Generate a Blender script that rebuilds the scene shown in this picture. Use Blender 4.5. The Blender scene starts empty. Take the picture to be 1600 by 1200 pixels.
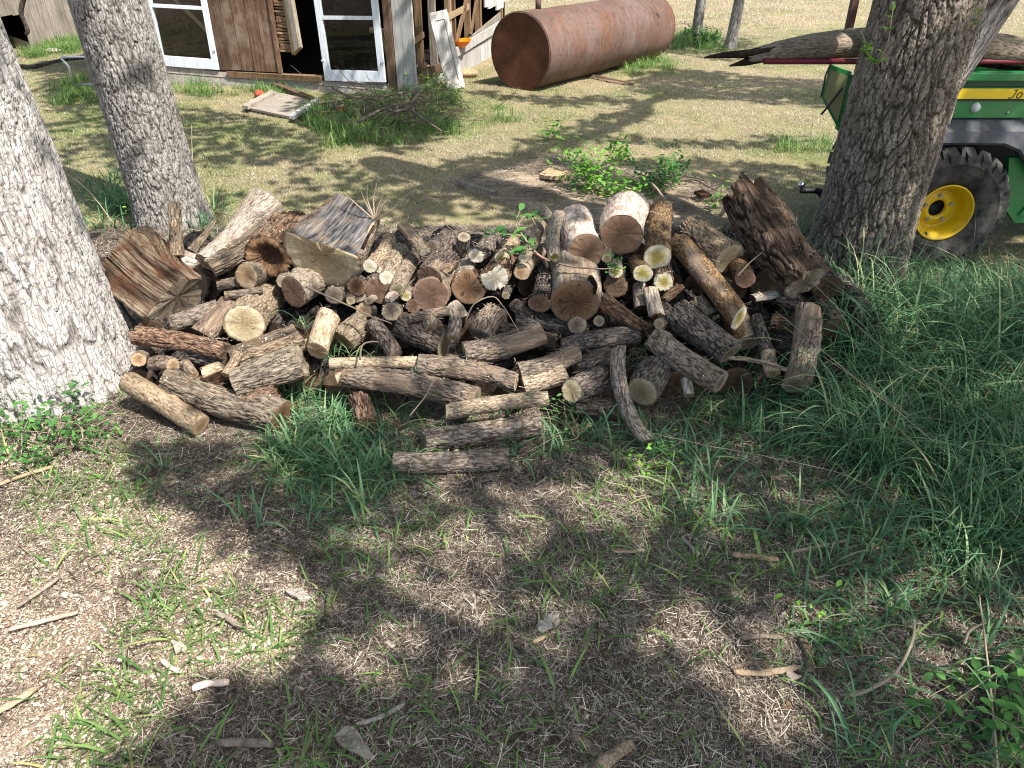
import bpy, math, random
import numpy as np
from mathutils import Vector, Matrix

random.seed(7)
RNG = np.random.default_rng(7)
SC = bpy.context.scene
COL = SC.collection
R = math.radians

# ------------------------------------------------------------------ camera, sky, sun, exposure
CAM_H, PITCH, FPX = 1.45, 31.7, 1155.0
cam_d = bpy.data.cameras.new('camera')
cam = bpy.data.objects.new('camera', cam_d)
COL.objects.link(cam)
cam.location = (0, 0, CAM_H)
cam.rotation_euler = (R(90 - PITCH), 0, 0)
cam_d.sensor_width = 36.0
cam_d.lens = FPX * 36.0 / 1600.0
cam_d.clip_start = 0.05
cam_d.clip_end = 1500
SC.camera = cam

SUN_EL, SUN_H = 56.0, (0.77, -0.64)
world = bpy.data.worlds.new('World')
SC.world = world
world.use_nodes = True
wn = world.node_tree.nodes
wn.clear()
sky = wn.new('ShaderNodeTexSky')
sky.sky_type = 'NISHITA'
sky.sun_disc = False
sky.sun_elevation = R(SUN_EL)
sky.sun_rotation = math.atan2(SUN_H[0], SUN_H[1])
sky.air_density = 1.0
sky.dust_density = 2.5
bg = wn.new('ShaderNodeBackground')
bg.inputs['Strength'].default_value = 0.15
wo = wn.new('ShaderNodeOutputWorld')
world.node_tree.links.new(sky.outputs[0], bg.inputs[0])
world.node_tree.links.new(bg.outputs[0], wo.inputs[0])

sun_d = bpy.data.lights.new('sun', 'SUN')
sun_d.energy = 5.0
sun_d.angle = R(0.55)
sun_d.color = (1.0, 0.955, 0.885)
sun = bpy.data.objects.new('sun', sun_d)
COL.objects.link(sun)
SDIR = np.array([SUN_H[0] * math.cos(R(SUN_EL)), SUN_H[1] * math.cos(R(SUN_EL)), math.sin(R(SUN_EL))])
SDIR /= np.linalg.norm(SDIR)
sun.rotation_euler = Vector(-SDIR).to_track_quat('-Z', 'Y').to_euler()

SC.view_settings.view_transform = 'Standard'
SC.view_settings.look = 'None'
SC.view_settings.gamma = 1.0
SC.view_settings.exposure = 0.92
SC.view_settings.use_curve_mapping = False
SC.cycles.filter_width = 1.1
SC.cycles.denoising_prefilter = 'NONE'
SC.cycles.max_bounces = 6
SC.cycles.transparent_max_bounces = 12
SC.cycles.caustics_reflective = False
SC.cycles.caustics_refractive = False

# ------------------------------------------------------------------ measuring helpers (a pixel of the 1600x1200 survey photo -> a point of the place)
ct, st = math.cos(R(PITCH)), math.sin(R(PITCH))
O = np.array([0, 0, CAM_H])

def ray(u, v):
    a = (u - 800) / FPX
    b = -(v - 600) / FPX
    return np.array([a, ct + b * st, -st + b * ct])

def G(u, v, z=0.0):
    d = ray(u, v)
    return O + d * (z - CAM_H) / d[2]

def PY(u, v, y):
    d = ray(u, v)
    return O + d * y / d[1]

def depth(p):
    return p[1] * ct - (p[2] - CAM_H) * st

def proj(P):
    P = np.asarray(P, float)
    zc = P[..., 1] * ct - (P[..., 2] - CAM_H) * st
    zc = np.where(zc < 0.05, 0.05, zc)
    return 800 + FPX * P[..., 0] / zc, 600 - FPX * (P[..., 1] * st + (P[..., 2] - CAM_H) * ct) / zc

def inside(poly, u, v):
    poly = np.asarray(poly, float)
    res = np.zeros(np.shape(u), bool)
    j = len(poly) - 1
    for i in range(len(poly)):
        xi, yi = poly[i]
        xj, yj = poly[j]
        if yi != yj:
            c = ((yi > v) != (yj > v)) & (u < (xj - xi) * (v - yi) / (yj - yi) + xi)
            res ^= c
        j = i
    return res

# ------------------------------------------------------------------ noise
def _hash(ix, iy, iz, seed):
    h = (ix.astype(np.int64) * 374761393 + iy.astype(np.int64) * 668265263 + iz.astype(np.int64) * 1274126177 + seed * 974634777) & 0xffffffff
    h = ((h ^ (h >> 13)) * 1274126177) & 0xffffffff
    h = ((h ^ (h >> 16)) * 2246822519) & 0xffffffff
    return ((h ^ (h >> 15)) & 0xffffff) / float(0xffffff)

def vnoise(P, seed=0):
    P = np.asarray(P, float)
    i = np.floor(P).astype(np.int64)
    f = P - i
    f = f * f * (3 - 2 * f)
    out = 0
    for dx in (0, 1):
        for dy in (0, 1):
            for dz in (0, 1):
                w = (f[:, 0] if dx else 1 - f[:, 0]) * (f[:, 1] if dy else 1 - f[:, 1]) * (f[:, 2] if dz else 1 - f[:, 2])
                out = out + w * _hash(i[:, 0] + dx, i[:, 1] + dy, i[:, 2] + dz, seed)
    return out * 2 - 1

def fbm(P, octs=3, seed=0):
    P = np.asarray(P, float)
    a, s, t = 1.0, 0.0, 0.0
    for o in range(octs):
        s = s + a * vnoise(P * (2 ** o) + 13.7 * o, seed + o)
        t += a
        a *= 0.5
    return s / t

def worley(P, seed=0):
    i = np.floor(P).astype(np.int64)
    f = P - i
    F1 = np.full(len(P), 9.0)
    F2 = np.full(len(P), 9.0)
    for dx in (-1, 0, 1):
        for dy in (-1, 0, 1):
            for dz in (-1, 0, 1):
                cx, cy, cz = i[:, 0] + dx, i[:, 1] + dy, i[:, 2] + dz
                d = (dx + _hash(cx, cy, cz, seed) - f[:, 0]) ** 2 + (dy + _hash(cx, cy, cz, seed + 5) - f[:, 1]) ** 2 + (dz + _hash(cx, cy, cz, seed + 9) - f[:, 2]) ** 2
                F2 = np.where(d < F1, F1, np.minimum(F2, d))
                F1 = np.minimum(F1, d)
    return np.sqrt(F1), np.sqrt(F2)

def sstep(a, b, x):
    t = np.clip((x - a) / (b - a), 0, 1)
    return t * t * (3 - 2 * t)

# ------------------------------------------------------------------ mesh helpers
def mk(name, V, faces, mat=None, parent=None, smooth=True, uv=None, attr=None, mats=None, midx=None, link=True):
    """faces: list of int arrays (n,4) / (n,3), or a python list of lists"""
    me = bpy.data.meshes.new(name)
    V = np.asarray(V, np.float32)
    if isinstance(faces, list) and len(faces) and isinstance(faces[0], np.ndarray) and faces[0].ndim == 2:
        arrs = [f for f in faces if len(f)]
        loops = np.concatenate([f.ravel() for f in arrs]).astype(np.int32)
        tot = np.concatenate([np.full(len(f), f.shape[1]) for f in arrs]).astype(np.int32)
        starts = np.concatenate([[0], np.cumsum(tot)[:-1]]).astype(np.int32)
        me.vertices.add(len(V)); me.vertices.foreach_set('co', V.ravel())
        me.loops.add(len(loops)); me.loops.foreach_set('vertex_index', loops)
        me.polygons.add(len(tot)); me.polygons.foreach_set('loop_start', starts)
        me.polygons.foreach_set('loop_total', tot)
    else:
        me.from_pydata(V.tolist(), [], [list(map(int, f)) for f in faces])
    me.update(calc_edges=True)
    me.validate()
    if smooth:
        me.polygons.foreach_set('use_smooth', np.ones(len(me.polygons), bool))
    if uv is not None:
        l = me.uv_layers.new(name='uv')
        li = np.empty(len(me.loops), np.int32)
        me.loops.foreach_get('vertex_index', li)
        l.data.foreach_set('uv', np.asarray(uv, np.float32)[li].ravel())
    if attr:
        for k, a in attr.items():
            at = me.attributes.new(k, 'FLOAT', 'POINT')
            at.data.foreach_set('value', np.asarray(a, np.float32))
    for m in (mats or ([mat] if mat else [])):
        me.materials.append(m)
    if midx is not None:
        me.polygons.foreach_set('material_index', np.asarray(midx, np.int32))
    ob = bpy.data.objects.new(name, me)
    if link:
        COL.objects.link(ob)
    if parent is not None:
        ob.parent = parent
    return ob

def tag(o, label=None, cat=None, group=None, kind=None):
    if label: o['label'] = label
    if cat: o['category'] = cat
    if group: o['group'] = group
    if kind: o['kind'] = kind
    return o

def empty(name, label, cat, loc=(0, 0, 0), rz=0, group=None):
    o = bpy.data.objects.new(name, None)
    COL.objects.link(o)
    o.location = loc
    o.rotation_euler = (0, 0, rz)
    o.empty_display_size = 0.1
    return tag(o, label, cat, group)

class MB:
    """collects simple pieces into one mesh"""
    def __init__(s):
        s.V, s.F, s.n = [], [], 0
    def add(s, V, F):
        V = np.asarray(V, float)
        s.V.append(V)
        s.F += [[i + s.n for i in f] for f in F]
        s.n += len(V)
        return s
    def box(s, c, size, M=None, jit=0.0):
        x, y, z = np.array(size) / 2
        V = np.array([[a, b, d] for a in (-x, x) for b in (-y, y) for d in (-z, z)], float)
        if jit: V = V + RNG.normal(0, jit, V.shape)
        if M is not None: V = V @ np.array(M).T
        return s.add(V + np.array(c), [[0, 1, 3, 2], [4, 6, 7, 5], [0, 4, 5, 1], [2, 3, 7, 6], [0, 2, 6, 4], [1, 5, 7, 3]])
    def tube(s, path, rad, n=8, cap=True, sq=1.0):
        V, F = tube(path, rad, n, cap, sq)
        return s.add(V, F)
    def build(s, name, mat, parent=None, smooth=False, **k):
        return mk(name, np.concatenate(s.V), s.F, mat, parent, smooth, **k)

def tube(path, rad, n=8, cap=True, sq=1.0):
    P = np.asarray(path, float)
    m = len(P)
    rad = np.broadcast_to(np.asarray(rad, float), (m,))
    T = np.gradient(P, axis=0)
    T /= np.linalg.norm(T, axis=1)[:, None] + 1e-9
    ref = np.array([0, 0, 1.0]) if abs(T[0][2]) < 0.9 else np.array([1.0, 0, 0])
    V = []
    a = np.linspace(0, 2 * np.pi, n, endpoint=False)
    x = np.cross(ref, T[0]); x /= np.linalg.norm(x)
    for i in range(m):
        x = x - T[i] * (x @ T[i]); x /= np.linalg.norm(x) + 1e-9
        y = np.cross(T[i], x)
        V.append(P[i] + rad[i] * (np.cos(a)[:, None] * x + sq * np.sin(a)[:, None] * y))
    V = np.concatenate(V)
    F = [[i * n + j, i * n + (j + 1) % n, (i + 1) * n + (j + 1) % n, (i + 1) * n + j] for i in range(m - 1) for j in range(n)]
    if cap:
        F += [list(range(n))[::-1], [(m - 1) * n + j for j in range(n)]]
    return V, F

def spline(pts, n):
    P = np.asarray(pts, float)
    if len(P) < 3:
        t = np.linspace(0, 1, n)[:, None]
        return P[0] * (1 - t) + P[-1] * t
    Q = np.vstack([2 * P[0] - P[1], P, 2 * P[-1] - P[-2]])
    out = []
    ts = np.linspace(0, len(P) - 1 - 1e-6, n)
    for t in ts:
        i = int(t); f = t - i
        a, b, c, d = Q[i], Q[i + 1], Q[i + 2], Q[i + 3]
        out.append(0.5 * (2 * b + (c - a) * f + (2 * a - 5 * b + 4 * c - d) * f * f + (3 * b - a - 3 * c + d) * f ** 3))
    return np.array(out)

def frame(d, up=(0, 0, 1)):
    """3x3 with columns x,y,z: z along d"""
    z = np.asarray(d, float); z = z / np.linalg.norm(z)
    u = np.asarray(up, float)
    if abs(z @ u) > 0.95 * np.linalg.norm(u): u = np.array([0, 1.0, 0])
    x = np.cross(u, z); x /= np.linalg.norm(x)
    y = np.cross(z, x)
    return np.stack([x, y, z], 1)

# ------------------------------------------------------------------ materials
def C(h):
    c = [int(h[i:i + 2], 16) / 255 for i in (0, 2, 4)]
    return tuple([(x / 12.92 if x <= 0.04045 else ((x + 0.055) / 1.055) ** 2.4) for x in c] + [1.0])

class MT:
    def __init__(s, name, rough=0.9, spec=0.2):
        s.m = bpy.data.materials.new(name)
        s.m.use_nodes = True
        s.t = s.m.node_tree
        s.t.nodes.clear()
        s.out = s.t.nodes.new('ShaderNodeOutputMaterial')
        s.b = s.t.nodes.new('ShaderNodeBsdfPrincipled')
        s.b.inputs['Roughness'].default_value = rough
        s.b.inputs['Specular IOR Level'].default_value = spec
        s.t.links.new(s.b.outputs[0], s.out.inputs[0])
    def n(s, typ, ins=None, **props):
        nd = s.t.nodes.new('ShaderNode' + typ)
        for k, v in props.items(): setattr(nd, k, v)
        for k, v in (ins or {}).items():
            if hasattr(v, 'is_linked') or isinstance(v, bpy.types.NodeSocket): s.t.links.new(v, nd.inputs[k])
            else: nd.inputs[k].default_value = v
        return nd
    def coord(s, which='Object', scale=(1, 1, 1), off=None):
        tc = s.n('TexCoord')
        ins = {'Vector': tc.outputs[which], 'Scale': scale}
        mp = s.n('Mapping', ins)
        if off is not None: s.t.links.new(off, mp.inputs['Location'])
        return mp.outputs[0]
    def rnd(s):
        return s.n('ObjectInfo').outputs['Random']
    def noise(s, vec, scale, detail=4, rough=0.6, dist=0.0):
        return s.n('TexNoise', {'Vector': vec, 'Scale': scale, 'Detail': detail, 'Roughness': rough, 'Distortion': dist}).outputs[0]
    def ramp(s, fac, stops):
        r = s.n('ValToRGB', {'Fac': fac})
        el = r.color_ramp.elements
        while len(el) < len(stops): el.new(0.5)
        for e, (p, c) in zip(el, stops):
            e.position = p
            e.color = C(c) if isinstance(c, str) else ((c, c, c, 1) if isinstance(c, (int, float)) else c)
        return r.outputs[0]
    def mix(s, fac, a, b, mode='MIX'):
        m = s.n('Mix', data_type='RGBA', blend_type=mode)
        for k, v in ((0, fac), (6, a), (7, b)):
            if isinstance(v, bpy.types.NodeSocket): s.t.links.new(v, m.inputs[k])
            else: m.inputs[k].default_value = (C(v) if isinstance(v, str) else v)
        return m.outputs[2]
    def math(s, op, a, b=0.0, c=0.0):
        m = s.n('Math', operation=op)
        for k, v in enumerate((a, b, c)):
            if isinstance(v, bpy.types.NodeSocket): s.t.links.new(v, m.inputs[k])
            else: m.inputs[k].default_value = v
        return m.outputs[0]
    def attr(s, name):
        return s.n('Attribute', attribute_name=name).outputs['Fac']
    def color(s, c):
        if isinstance(c, bpy.types.NodeSocket): s.t.links.new(c, s.b.inputs['Base Color'])
        else: s.b.inputs['Base Color'].default_value = C(c) if isinstance(c, str) else c
        return s
    def bump(s, h, strength=0.5, dist=0.01):
        b = s.n('Bump', {'Height': h, 'Strength': strength, 'Distance': dist})
        s.t.links.new(b.outputs[0], s.b.inputs['Normal'])
        return s
    def hsv(s, col, h=0.5, sat=1.0, v=1.0):
        n = s.n('HueSaturation', {'Color': col})
        for k, x in (('Hue', h), ('Saturation', sat), ('Value', v)):
            if isinstance(x, bpy.types.NodeSocket): s.t.links.new(x, n.inputs[k])
            else: n.inputs[k].default_value = x
        return n.outputs[0]

def bark_mat(name, low, mid, high, stain=None, amt=0.5, zs=0.3, sc=160, lich=None, hiattr=True, bump=0.7, warmth=0.36):
    m = MT(name, 0.92, 0.1)
    off = m.n('CombineXYZ', {0: m.math('MULTIPLY', m.rnd(), 37.0), 1: m.math('MULTIPLY', m.rnd(), 11.0)}).outputs[0]
    v = m.coord('Object', (1, 1, zs), off)
    v = m.n('VectorMath', {0: v, 'Scale': m.math('ADD', m.math('MULTIPLY', m.rnd(), 0.55), 0.7)}, operation='SCALE').outputs[0]
    v1 = m.coord('Object', (1, 1, 1), off)
    fine = m.noise(v, sc, 5, 0.7)
    h = m.attr('h')
    big = m.noise(v1, 14, 3, 0.6)
    vor = m.n('TexVoronoi', {'Vector': v, 'Scale': sc * 0.6, 'Randomness': 1.0}, feature='DISTANCE_TO_EDGE').outputs[0]
    crack = m.ramp(vor, [(0.0, 0.0), (0.09, 1.0)])
    f = m.math('ADD', m.math('MULTIPLY', h, 0.62), m.math('MULTIPLY', fine, 0.42))
    f = m.math('MULTIPLY', f, m.math('ADD', m.math('MULTIPLY', crack, 0.22), 0.78))
    col = m.ramp(f, [(0.22, low), (0.52, mid), (0.84, high)])
    if stain:
        col = m.mix(m.ramp(big, [(0.48, 0.0), (0.66, amt)]), col, stain)
    if lich:
        l = m.noise(v1, 45, 3, 0.6)
        col = m.mix(m.ramp(l, [(0.63, 0.0), (0.70, 0.7)]), col, lich)
    warm = m.math('FRACT', m.math('MULTIPLY', m.rnd(), 7.31))
    col = m.mix(m.math('MULTIPLY', warm, warmth), col, m.mix(1.0, col, (1.0, 0.76, 0.56, 1), 'MULTIPLY'))
    patch = m.noise(v1, 7, 3, 0.6)
    col = m.hsv(col, 0.5, 1.0, m.math('ADD', m.math('MULTIPLY', patch, 0.9), m.math('ADD', m.math('MULTIPLY', m.rnd(), 0.4), 0.38 if warmth == 0.0 or lich else 0.20)))
    pw = m.attr('p')
    wood = m.ramp(m.noise(m.coord('Object', (60, 60, 4), off), 1.5, 5, 0.7), [(0.3, '54463a'), (0.5, '857262'), (0.72, 'a8967f')])
    col = m.mix(pw, col, wood)
    m.color(col)
    hh = m.math('ADD', fine, m.math('MULTIPLY', crack, 0.6))
    m.bump(hh, bump, 0.006)
    return m.m

BARK = {
    'grey': bark_mat('bark_grey', '382f28', '776c61', 'a89c90', '84705a', 0.45),
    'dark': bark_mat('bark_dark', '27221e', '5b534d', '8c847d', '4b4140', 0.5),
    'tan': bark_mat('bark_tan', '473b30', '8f806d', 'baab94', '7d6c5b', 0.5),
    'brown': bark_mat('bark_brown', '30261d', '67523e', '95805f', '574331', 0.4, 0.6, 120, bump=0.45),
    'sand': bark_mat('bark_sand', '5f5040', 'a5937b', 'c6b69d', '8b7861', 0.5, 0.5, 110, bump=0.4),
    'smooth': bark_mat('bark_smooth_grey', '4b4239', '8b8174', 'aea291', '746456', 0.5, 0.6, 130, bump=0.35),
    'peeled': bark_mat('wood_peeled', '9a7f72', 'cbbcae', 'e3dbd0', 'b08d7c', 0.6, 0.2, 60, bump=0.15),
    'rot': bark_mat('wood_rotten', '231a14', '57463a', '8d7a68', '6a4a36', 0.7, 0.15, 90, bump=0.9),
    'pink': bark_mat('wood_pink_brown', '2b211b', '6c5749', '9d8775', '4d3b34', 0.6, 0.25, 100, bump=0.9),
    'trunk': bark_mat('bark_torn_trunk', '1a1613', '463c35', '7b6e61', '75624f', 0.6, 0.3, 90, bump=0.9),
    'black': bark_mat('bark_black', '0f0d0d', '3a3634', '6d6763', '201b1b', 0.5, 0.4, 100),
    'silver': bark_mat('wood_silver', '5b544d', 'a39a8f', 'cdc6bc', '8c7a68', 0.5, 0.06, 150, bump=0.5),
    'stained': bark_mat('wood_stained', '2a211b', '6f5e4e', 'a0917d', '5a3a28', 0.8, 0.07, 150, bump=0.9),
    'blue': bark_mat('wood_blue_grey', '303236', '6a6d73', 'a19d96', '857a6d', 0.6, 0.07, 150, bump=0.8),
    'weather': bark_mat('wood_weathered', '352e28', '7c7164', 'a89b87', '6e5a42', 0.5, 0.12, 170, bump=0.8),
}

def cut_mat(name, heart, mid, sap, rim, split=0.75, ring=26, ringamt=0.25, crackw=0.02, saw=0.15, stain=None):
    m = MT(name, 0.85, 0.15)
    tc = m.n('TexCoord')
    uv = tc.outputs['UV']
    ob = m.n('Mapping', {'Vector': tc.outputs['Object'], 'Scale': (1, 1, 1)}).outputs[0]
    rn = m.rnd()
    seedv = m.n('CombineXYZ', {0: m.math('MULTIPLY', rn, 31.0), 1: m.math('MULTIPLY', rn, 17.0), 2: 0.0}).outputs[0]
    uvs = m.n('VectorMath', {0: uv, 1: seedv}, operation='ADD').outputs[0]
    warp = m.n('TexNoise', {'Vector': uvs, 'Scale': 1.6, 'Detail': 2.0})
    w = m.n('VectorMath', {0: warp.outputs['Color'], 1: (-0.5, -0.5, -0.5)}, operation='ADD').outputs[0]
    w = m.n('VectorMath', {0: w, 'Scale': 0.62}, operation='SCALE').outputs[0]
    p = m.n('VectorMath', {0: uv, 1: w}, operation='ADD').outputs[0]
    p = m.n('VectorMath', {0: p, 1: (1, 1, 0)}, operation='MULTIPLY').outputs[0]
    ln = m.n('VectorMath', {0: p}, operation='LENGTH').outputs['Value']
    ln0 = m.n('VectorMath', {0: uv}, operation='LENGTH').outputs['Value']
    dirv = m.n('VectorMath', {0: p}, operation='NORMALIZE').outputs[0]
    base = m.ramp(ln, [(0.0, heart), (split * 0.8, mid), (split, sap), (1.0, sap)])
    base = m.mix(m.ramp(ln0, [(0.90, 0.0), (0.95, 1.0)]), base, rim)
    ringv = m.math('SINE', m.math('MULTIPLY', m.math('ADD', ln, m.math('MULTIPLY', m.noise(uvs, 3, 2), 0.15)), ring * 2.0))
    base = m.mix(m.math('MULTIPLY', m.math('ADD', m.math('MULTIPLY', ringv, 0.5), 0.5), ringamt), base, (0.10, 0.055, 0.03, 1))
    # radial checks
    dd = m.n('VectorMath', {0: dirv, 'Scale': 2.6}, operation='SCALE').outputs[0]
    dd = m.n('VectorMath', {0: dd, 1: seedv}, operation='ADD').outputs[0]
    dd = m.n('VectorMath', {0: dd, 1: m.n('VectorMath', {0: w, 'Scale': 0.8}, operation='SCALE').outputs[0]}, operation='ADD').outputs[0]
    cn = m.noise(dd, 1.5, 2, 0.5)
    ab = m.math('ABSOLUTE', m.math('SUBTRACT', cn, 0.5))
    ab = m.math('ADD', ab, m.math('MULTIPLY', m.math('POWER', ln0, 3.0), 0.035))
    crack = m.ramp(ab, [(crackw * 0.45, 1.0), (crackw, 0.0)])
    base = m.mix(m.math('MULTIPLY', crack, 0.85), base, (0.02, 0.012, 0.008, 1))
    fine = m.noise(ob, 260, 4, 0.7)
    blot = m.noise(uvs, 2.2, 4, 0.65)
    base = m.mix(m.ramp(blot, [(0.45, 0.0), (0.75, 0.45)]), base, (stain or (0.22, 0.17, 0.12, 1)))
    sawv = m.n('Mapping', {'Vector': uvs, 'Scale': (1.0, 22.0, 1.0), 'Rotation': (0, 0, 0.6)}).outputs[0]
    sw = m.noise(sawv, 1.6, 3, 0.6)
    base = m.mix(m.math('MULTIPLY', sw, saw * 2), base, (0.12, 0.08, 0.05, 1))
    base = m.hsv(base, 0.5, 1.0, m.math('ADD', m.math('MULTIPLY', fine, 0.5), 0.75))
    m.color(base)
    hgt = m.math('ADD', m.math('ADD', m.math('MULTIPLY', sw, 0.6), m.math('MULTIPLY', fine, 0.3)), m.math('MULTIPLY', crack, -1.6))
    m.bump(hgt, 0.6, 0.004)
    return m.m

CUT = {
    'white': cut_mat('cut_fresh_white', 'cfc29f', 'd9d0b6', 'e3dcc6', '94826a', 0.5, 12, 0.12, 0.008, 0.22),
    'yellow': cut_mat('cut_yellow_heart', '8f8038', 'bfb368', 'e0d9b8', 'd9d2b4', 0.62, 10, 0.3, 0.006, 0.3),
    'red': cut_mat('cut_red_brown', '4a3329', '6d5346', '7c6355', '9c8270', 0.9, 20, 0.35, 0.012, 0.25),
    'brown': cut_mat('cut_ringed_brown', '523a2c', '7a604d', '8a6f5b', '8f7a66', 0.85, 22, 0.4, 0.008, 0.2),
    'cream': cut_mat('cut_cream', '96825f', 'b8a886', 'c9bc9c', '857660', 0.8, 18, 0.2, 0.012, 0.25, (0.26, 0.24, 0.16, 1)),
    'grey': cut_mat('cut_weathered_grey', '6f6455', '9b8f7d', 'aa9e8b', '6e6355', 0.8, 20, 0.3, 0.022, 0.3),
    'tan': cut_mat('cut_tan', '8a6a48', 'b09473', 'bda686', '937b60', 0.7, 20, 0.3, 0.010, 0.25),
    'orange': cut_mat('cut_orange_brown', '422c1a', '765b44', '8b7058', '7a6854', 0.85, 24, 0.35, 0.030, 0.2, (0.15, 0.06, 0.02, 1)),
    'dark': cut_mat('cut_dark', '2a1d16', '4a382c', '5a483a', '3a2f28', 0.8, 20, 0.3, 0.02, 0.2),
    'rotten': cut_mat('cut_rotten_orange', '2a1b11', '6b4c36', '87684b', '6a5541', 0.7, 14, 0.3, 0.03, 0.3, (0.05, 0.02, 0.01, 1)),
}
# ------------------------------------------------------------------ ground
def dirtiness(X, Y):
    """0 = lawn, 1 = bare trampled dirt"""
    P = np.stack([X, Y, np.zeros_like(X)], -1).reshape(-1, 3)
    n = fbm(P * 0.9, 3, 3).reshape(X.shape)
    return np.clip(1.0 - sstep(3.0, 4.3, Y + n * 0.8), 0, 1)

def ground_z(x, y):
    P = np.stack([x, y, np.zeros_like(x)], -1)
    near = 1 - sstep(12, 30, np.hypot(x, y))
    return near * (0.018 * fbm(P * 1.7, 3, 21) + 0.007 * fbm(P * 9, 3, 22)) - 0.004 + 0.0 * x

ng = 420
t = np.linspace(-1, 1, ng)
gx = np.sinh(t * 7.6) / np.sinh(7.6) * 900
X, Yg = np.meshgrid(gx, gx + 2.0, indexing='ij')
Vg = np.stack([X.ravel(), Yg.ravel(), ground_z(X.ravel(), Yg.ravel())], -1)
ii, jj = np.meshgrid(np.arange(ng - 1), np.arange(ng - 1), indexing='ij')
a = (ii * ng + jj).ravel()
Fg = np.stack([a, a + ng, a + ng + 1, a + 1], -1)

m = MT('ground_dirt', 0.95, 0.1)
v = m.coord('Object')
big = m.noise(v, 1.1, 4, 0.6)
med = m.noise(v, 9, 5, 0.65)
fine = m.noise(v, 130, 5, 0.75)
vor = m.n('TexVoronoi', {'Vector': v, 'Scale': 95.0, 'Randomness': 1.0})
chipc = m.ramp(vor.outputs['Color'], [(0.0, '6b5d50'), (0.45, 'a89684'), (1.0, 'dccdb8')])
dirt = m.ramp(m.math('ADD', m.math('MULTIPLY', med, 0.5), m.math('MULTIPLY', fine, 0.5)), [(0.30, '5f5046'), (0.5, 'a08c7c'), (0.72, 'd0bdab')])
dirt = m.mix(m.math('MULTIPLY', m.ramp(vor.outputs['Distance'], [(0.25, 0.8), (0.6, 0.0)]), 0.8), dirt, chipc)
dirt = m.mix(m.ramp(big, [(0.40, 0.45), (0.62, 0.0)]), dirt, '54402f')
lawn = m.ramp(m.math('ADD', m.math('MULTIPLY', fine, 0.7), m.math('MULTIPLY', med, 0.3)), [(0.3, '5e5540'), (0.52, '948768'), (0.75, 'b5a988')])
lawn = m.mix(m.ramp(m.noise(v, 0.55, 4, 0.6), [(0.45, 0.0), (0.62, 0.6)]), lawn, '6f7a45')
sep = m.n('SeparateXYZ', {0: v})
yb = m.n('MapRange', {'Value': m.math('ADD', sep.outputs[1], m.math('MULTIPLY', big, 1.6)), 'From Min': 3.6, 'From Max': 5.0}).outputs[0]
m.color(m.mix(yb, dirt, lawn))
m.bump(m.math('ADD', m.math('MULTIPLY', vor.outputs['Distance'], 0.6), fine), 0.8, 0.01)
ground = tag(mk('ground', Vg, [Fg], m.m), kind='structure', label='bare dirt giving way to dry mown lawn behind the woodpile', cat='ground')

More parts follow.
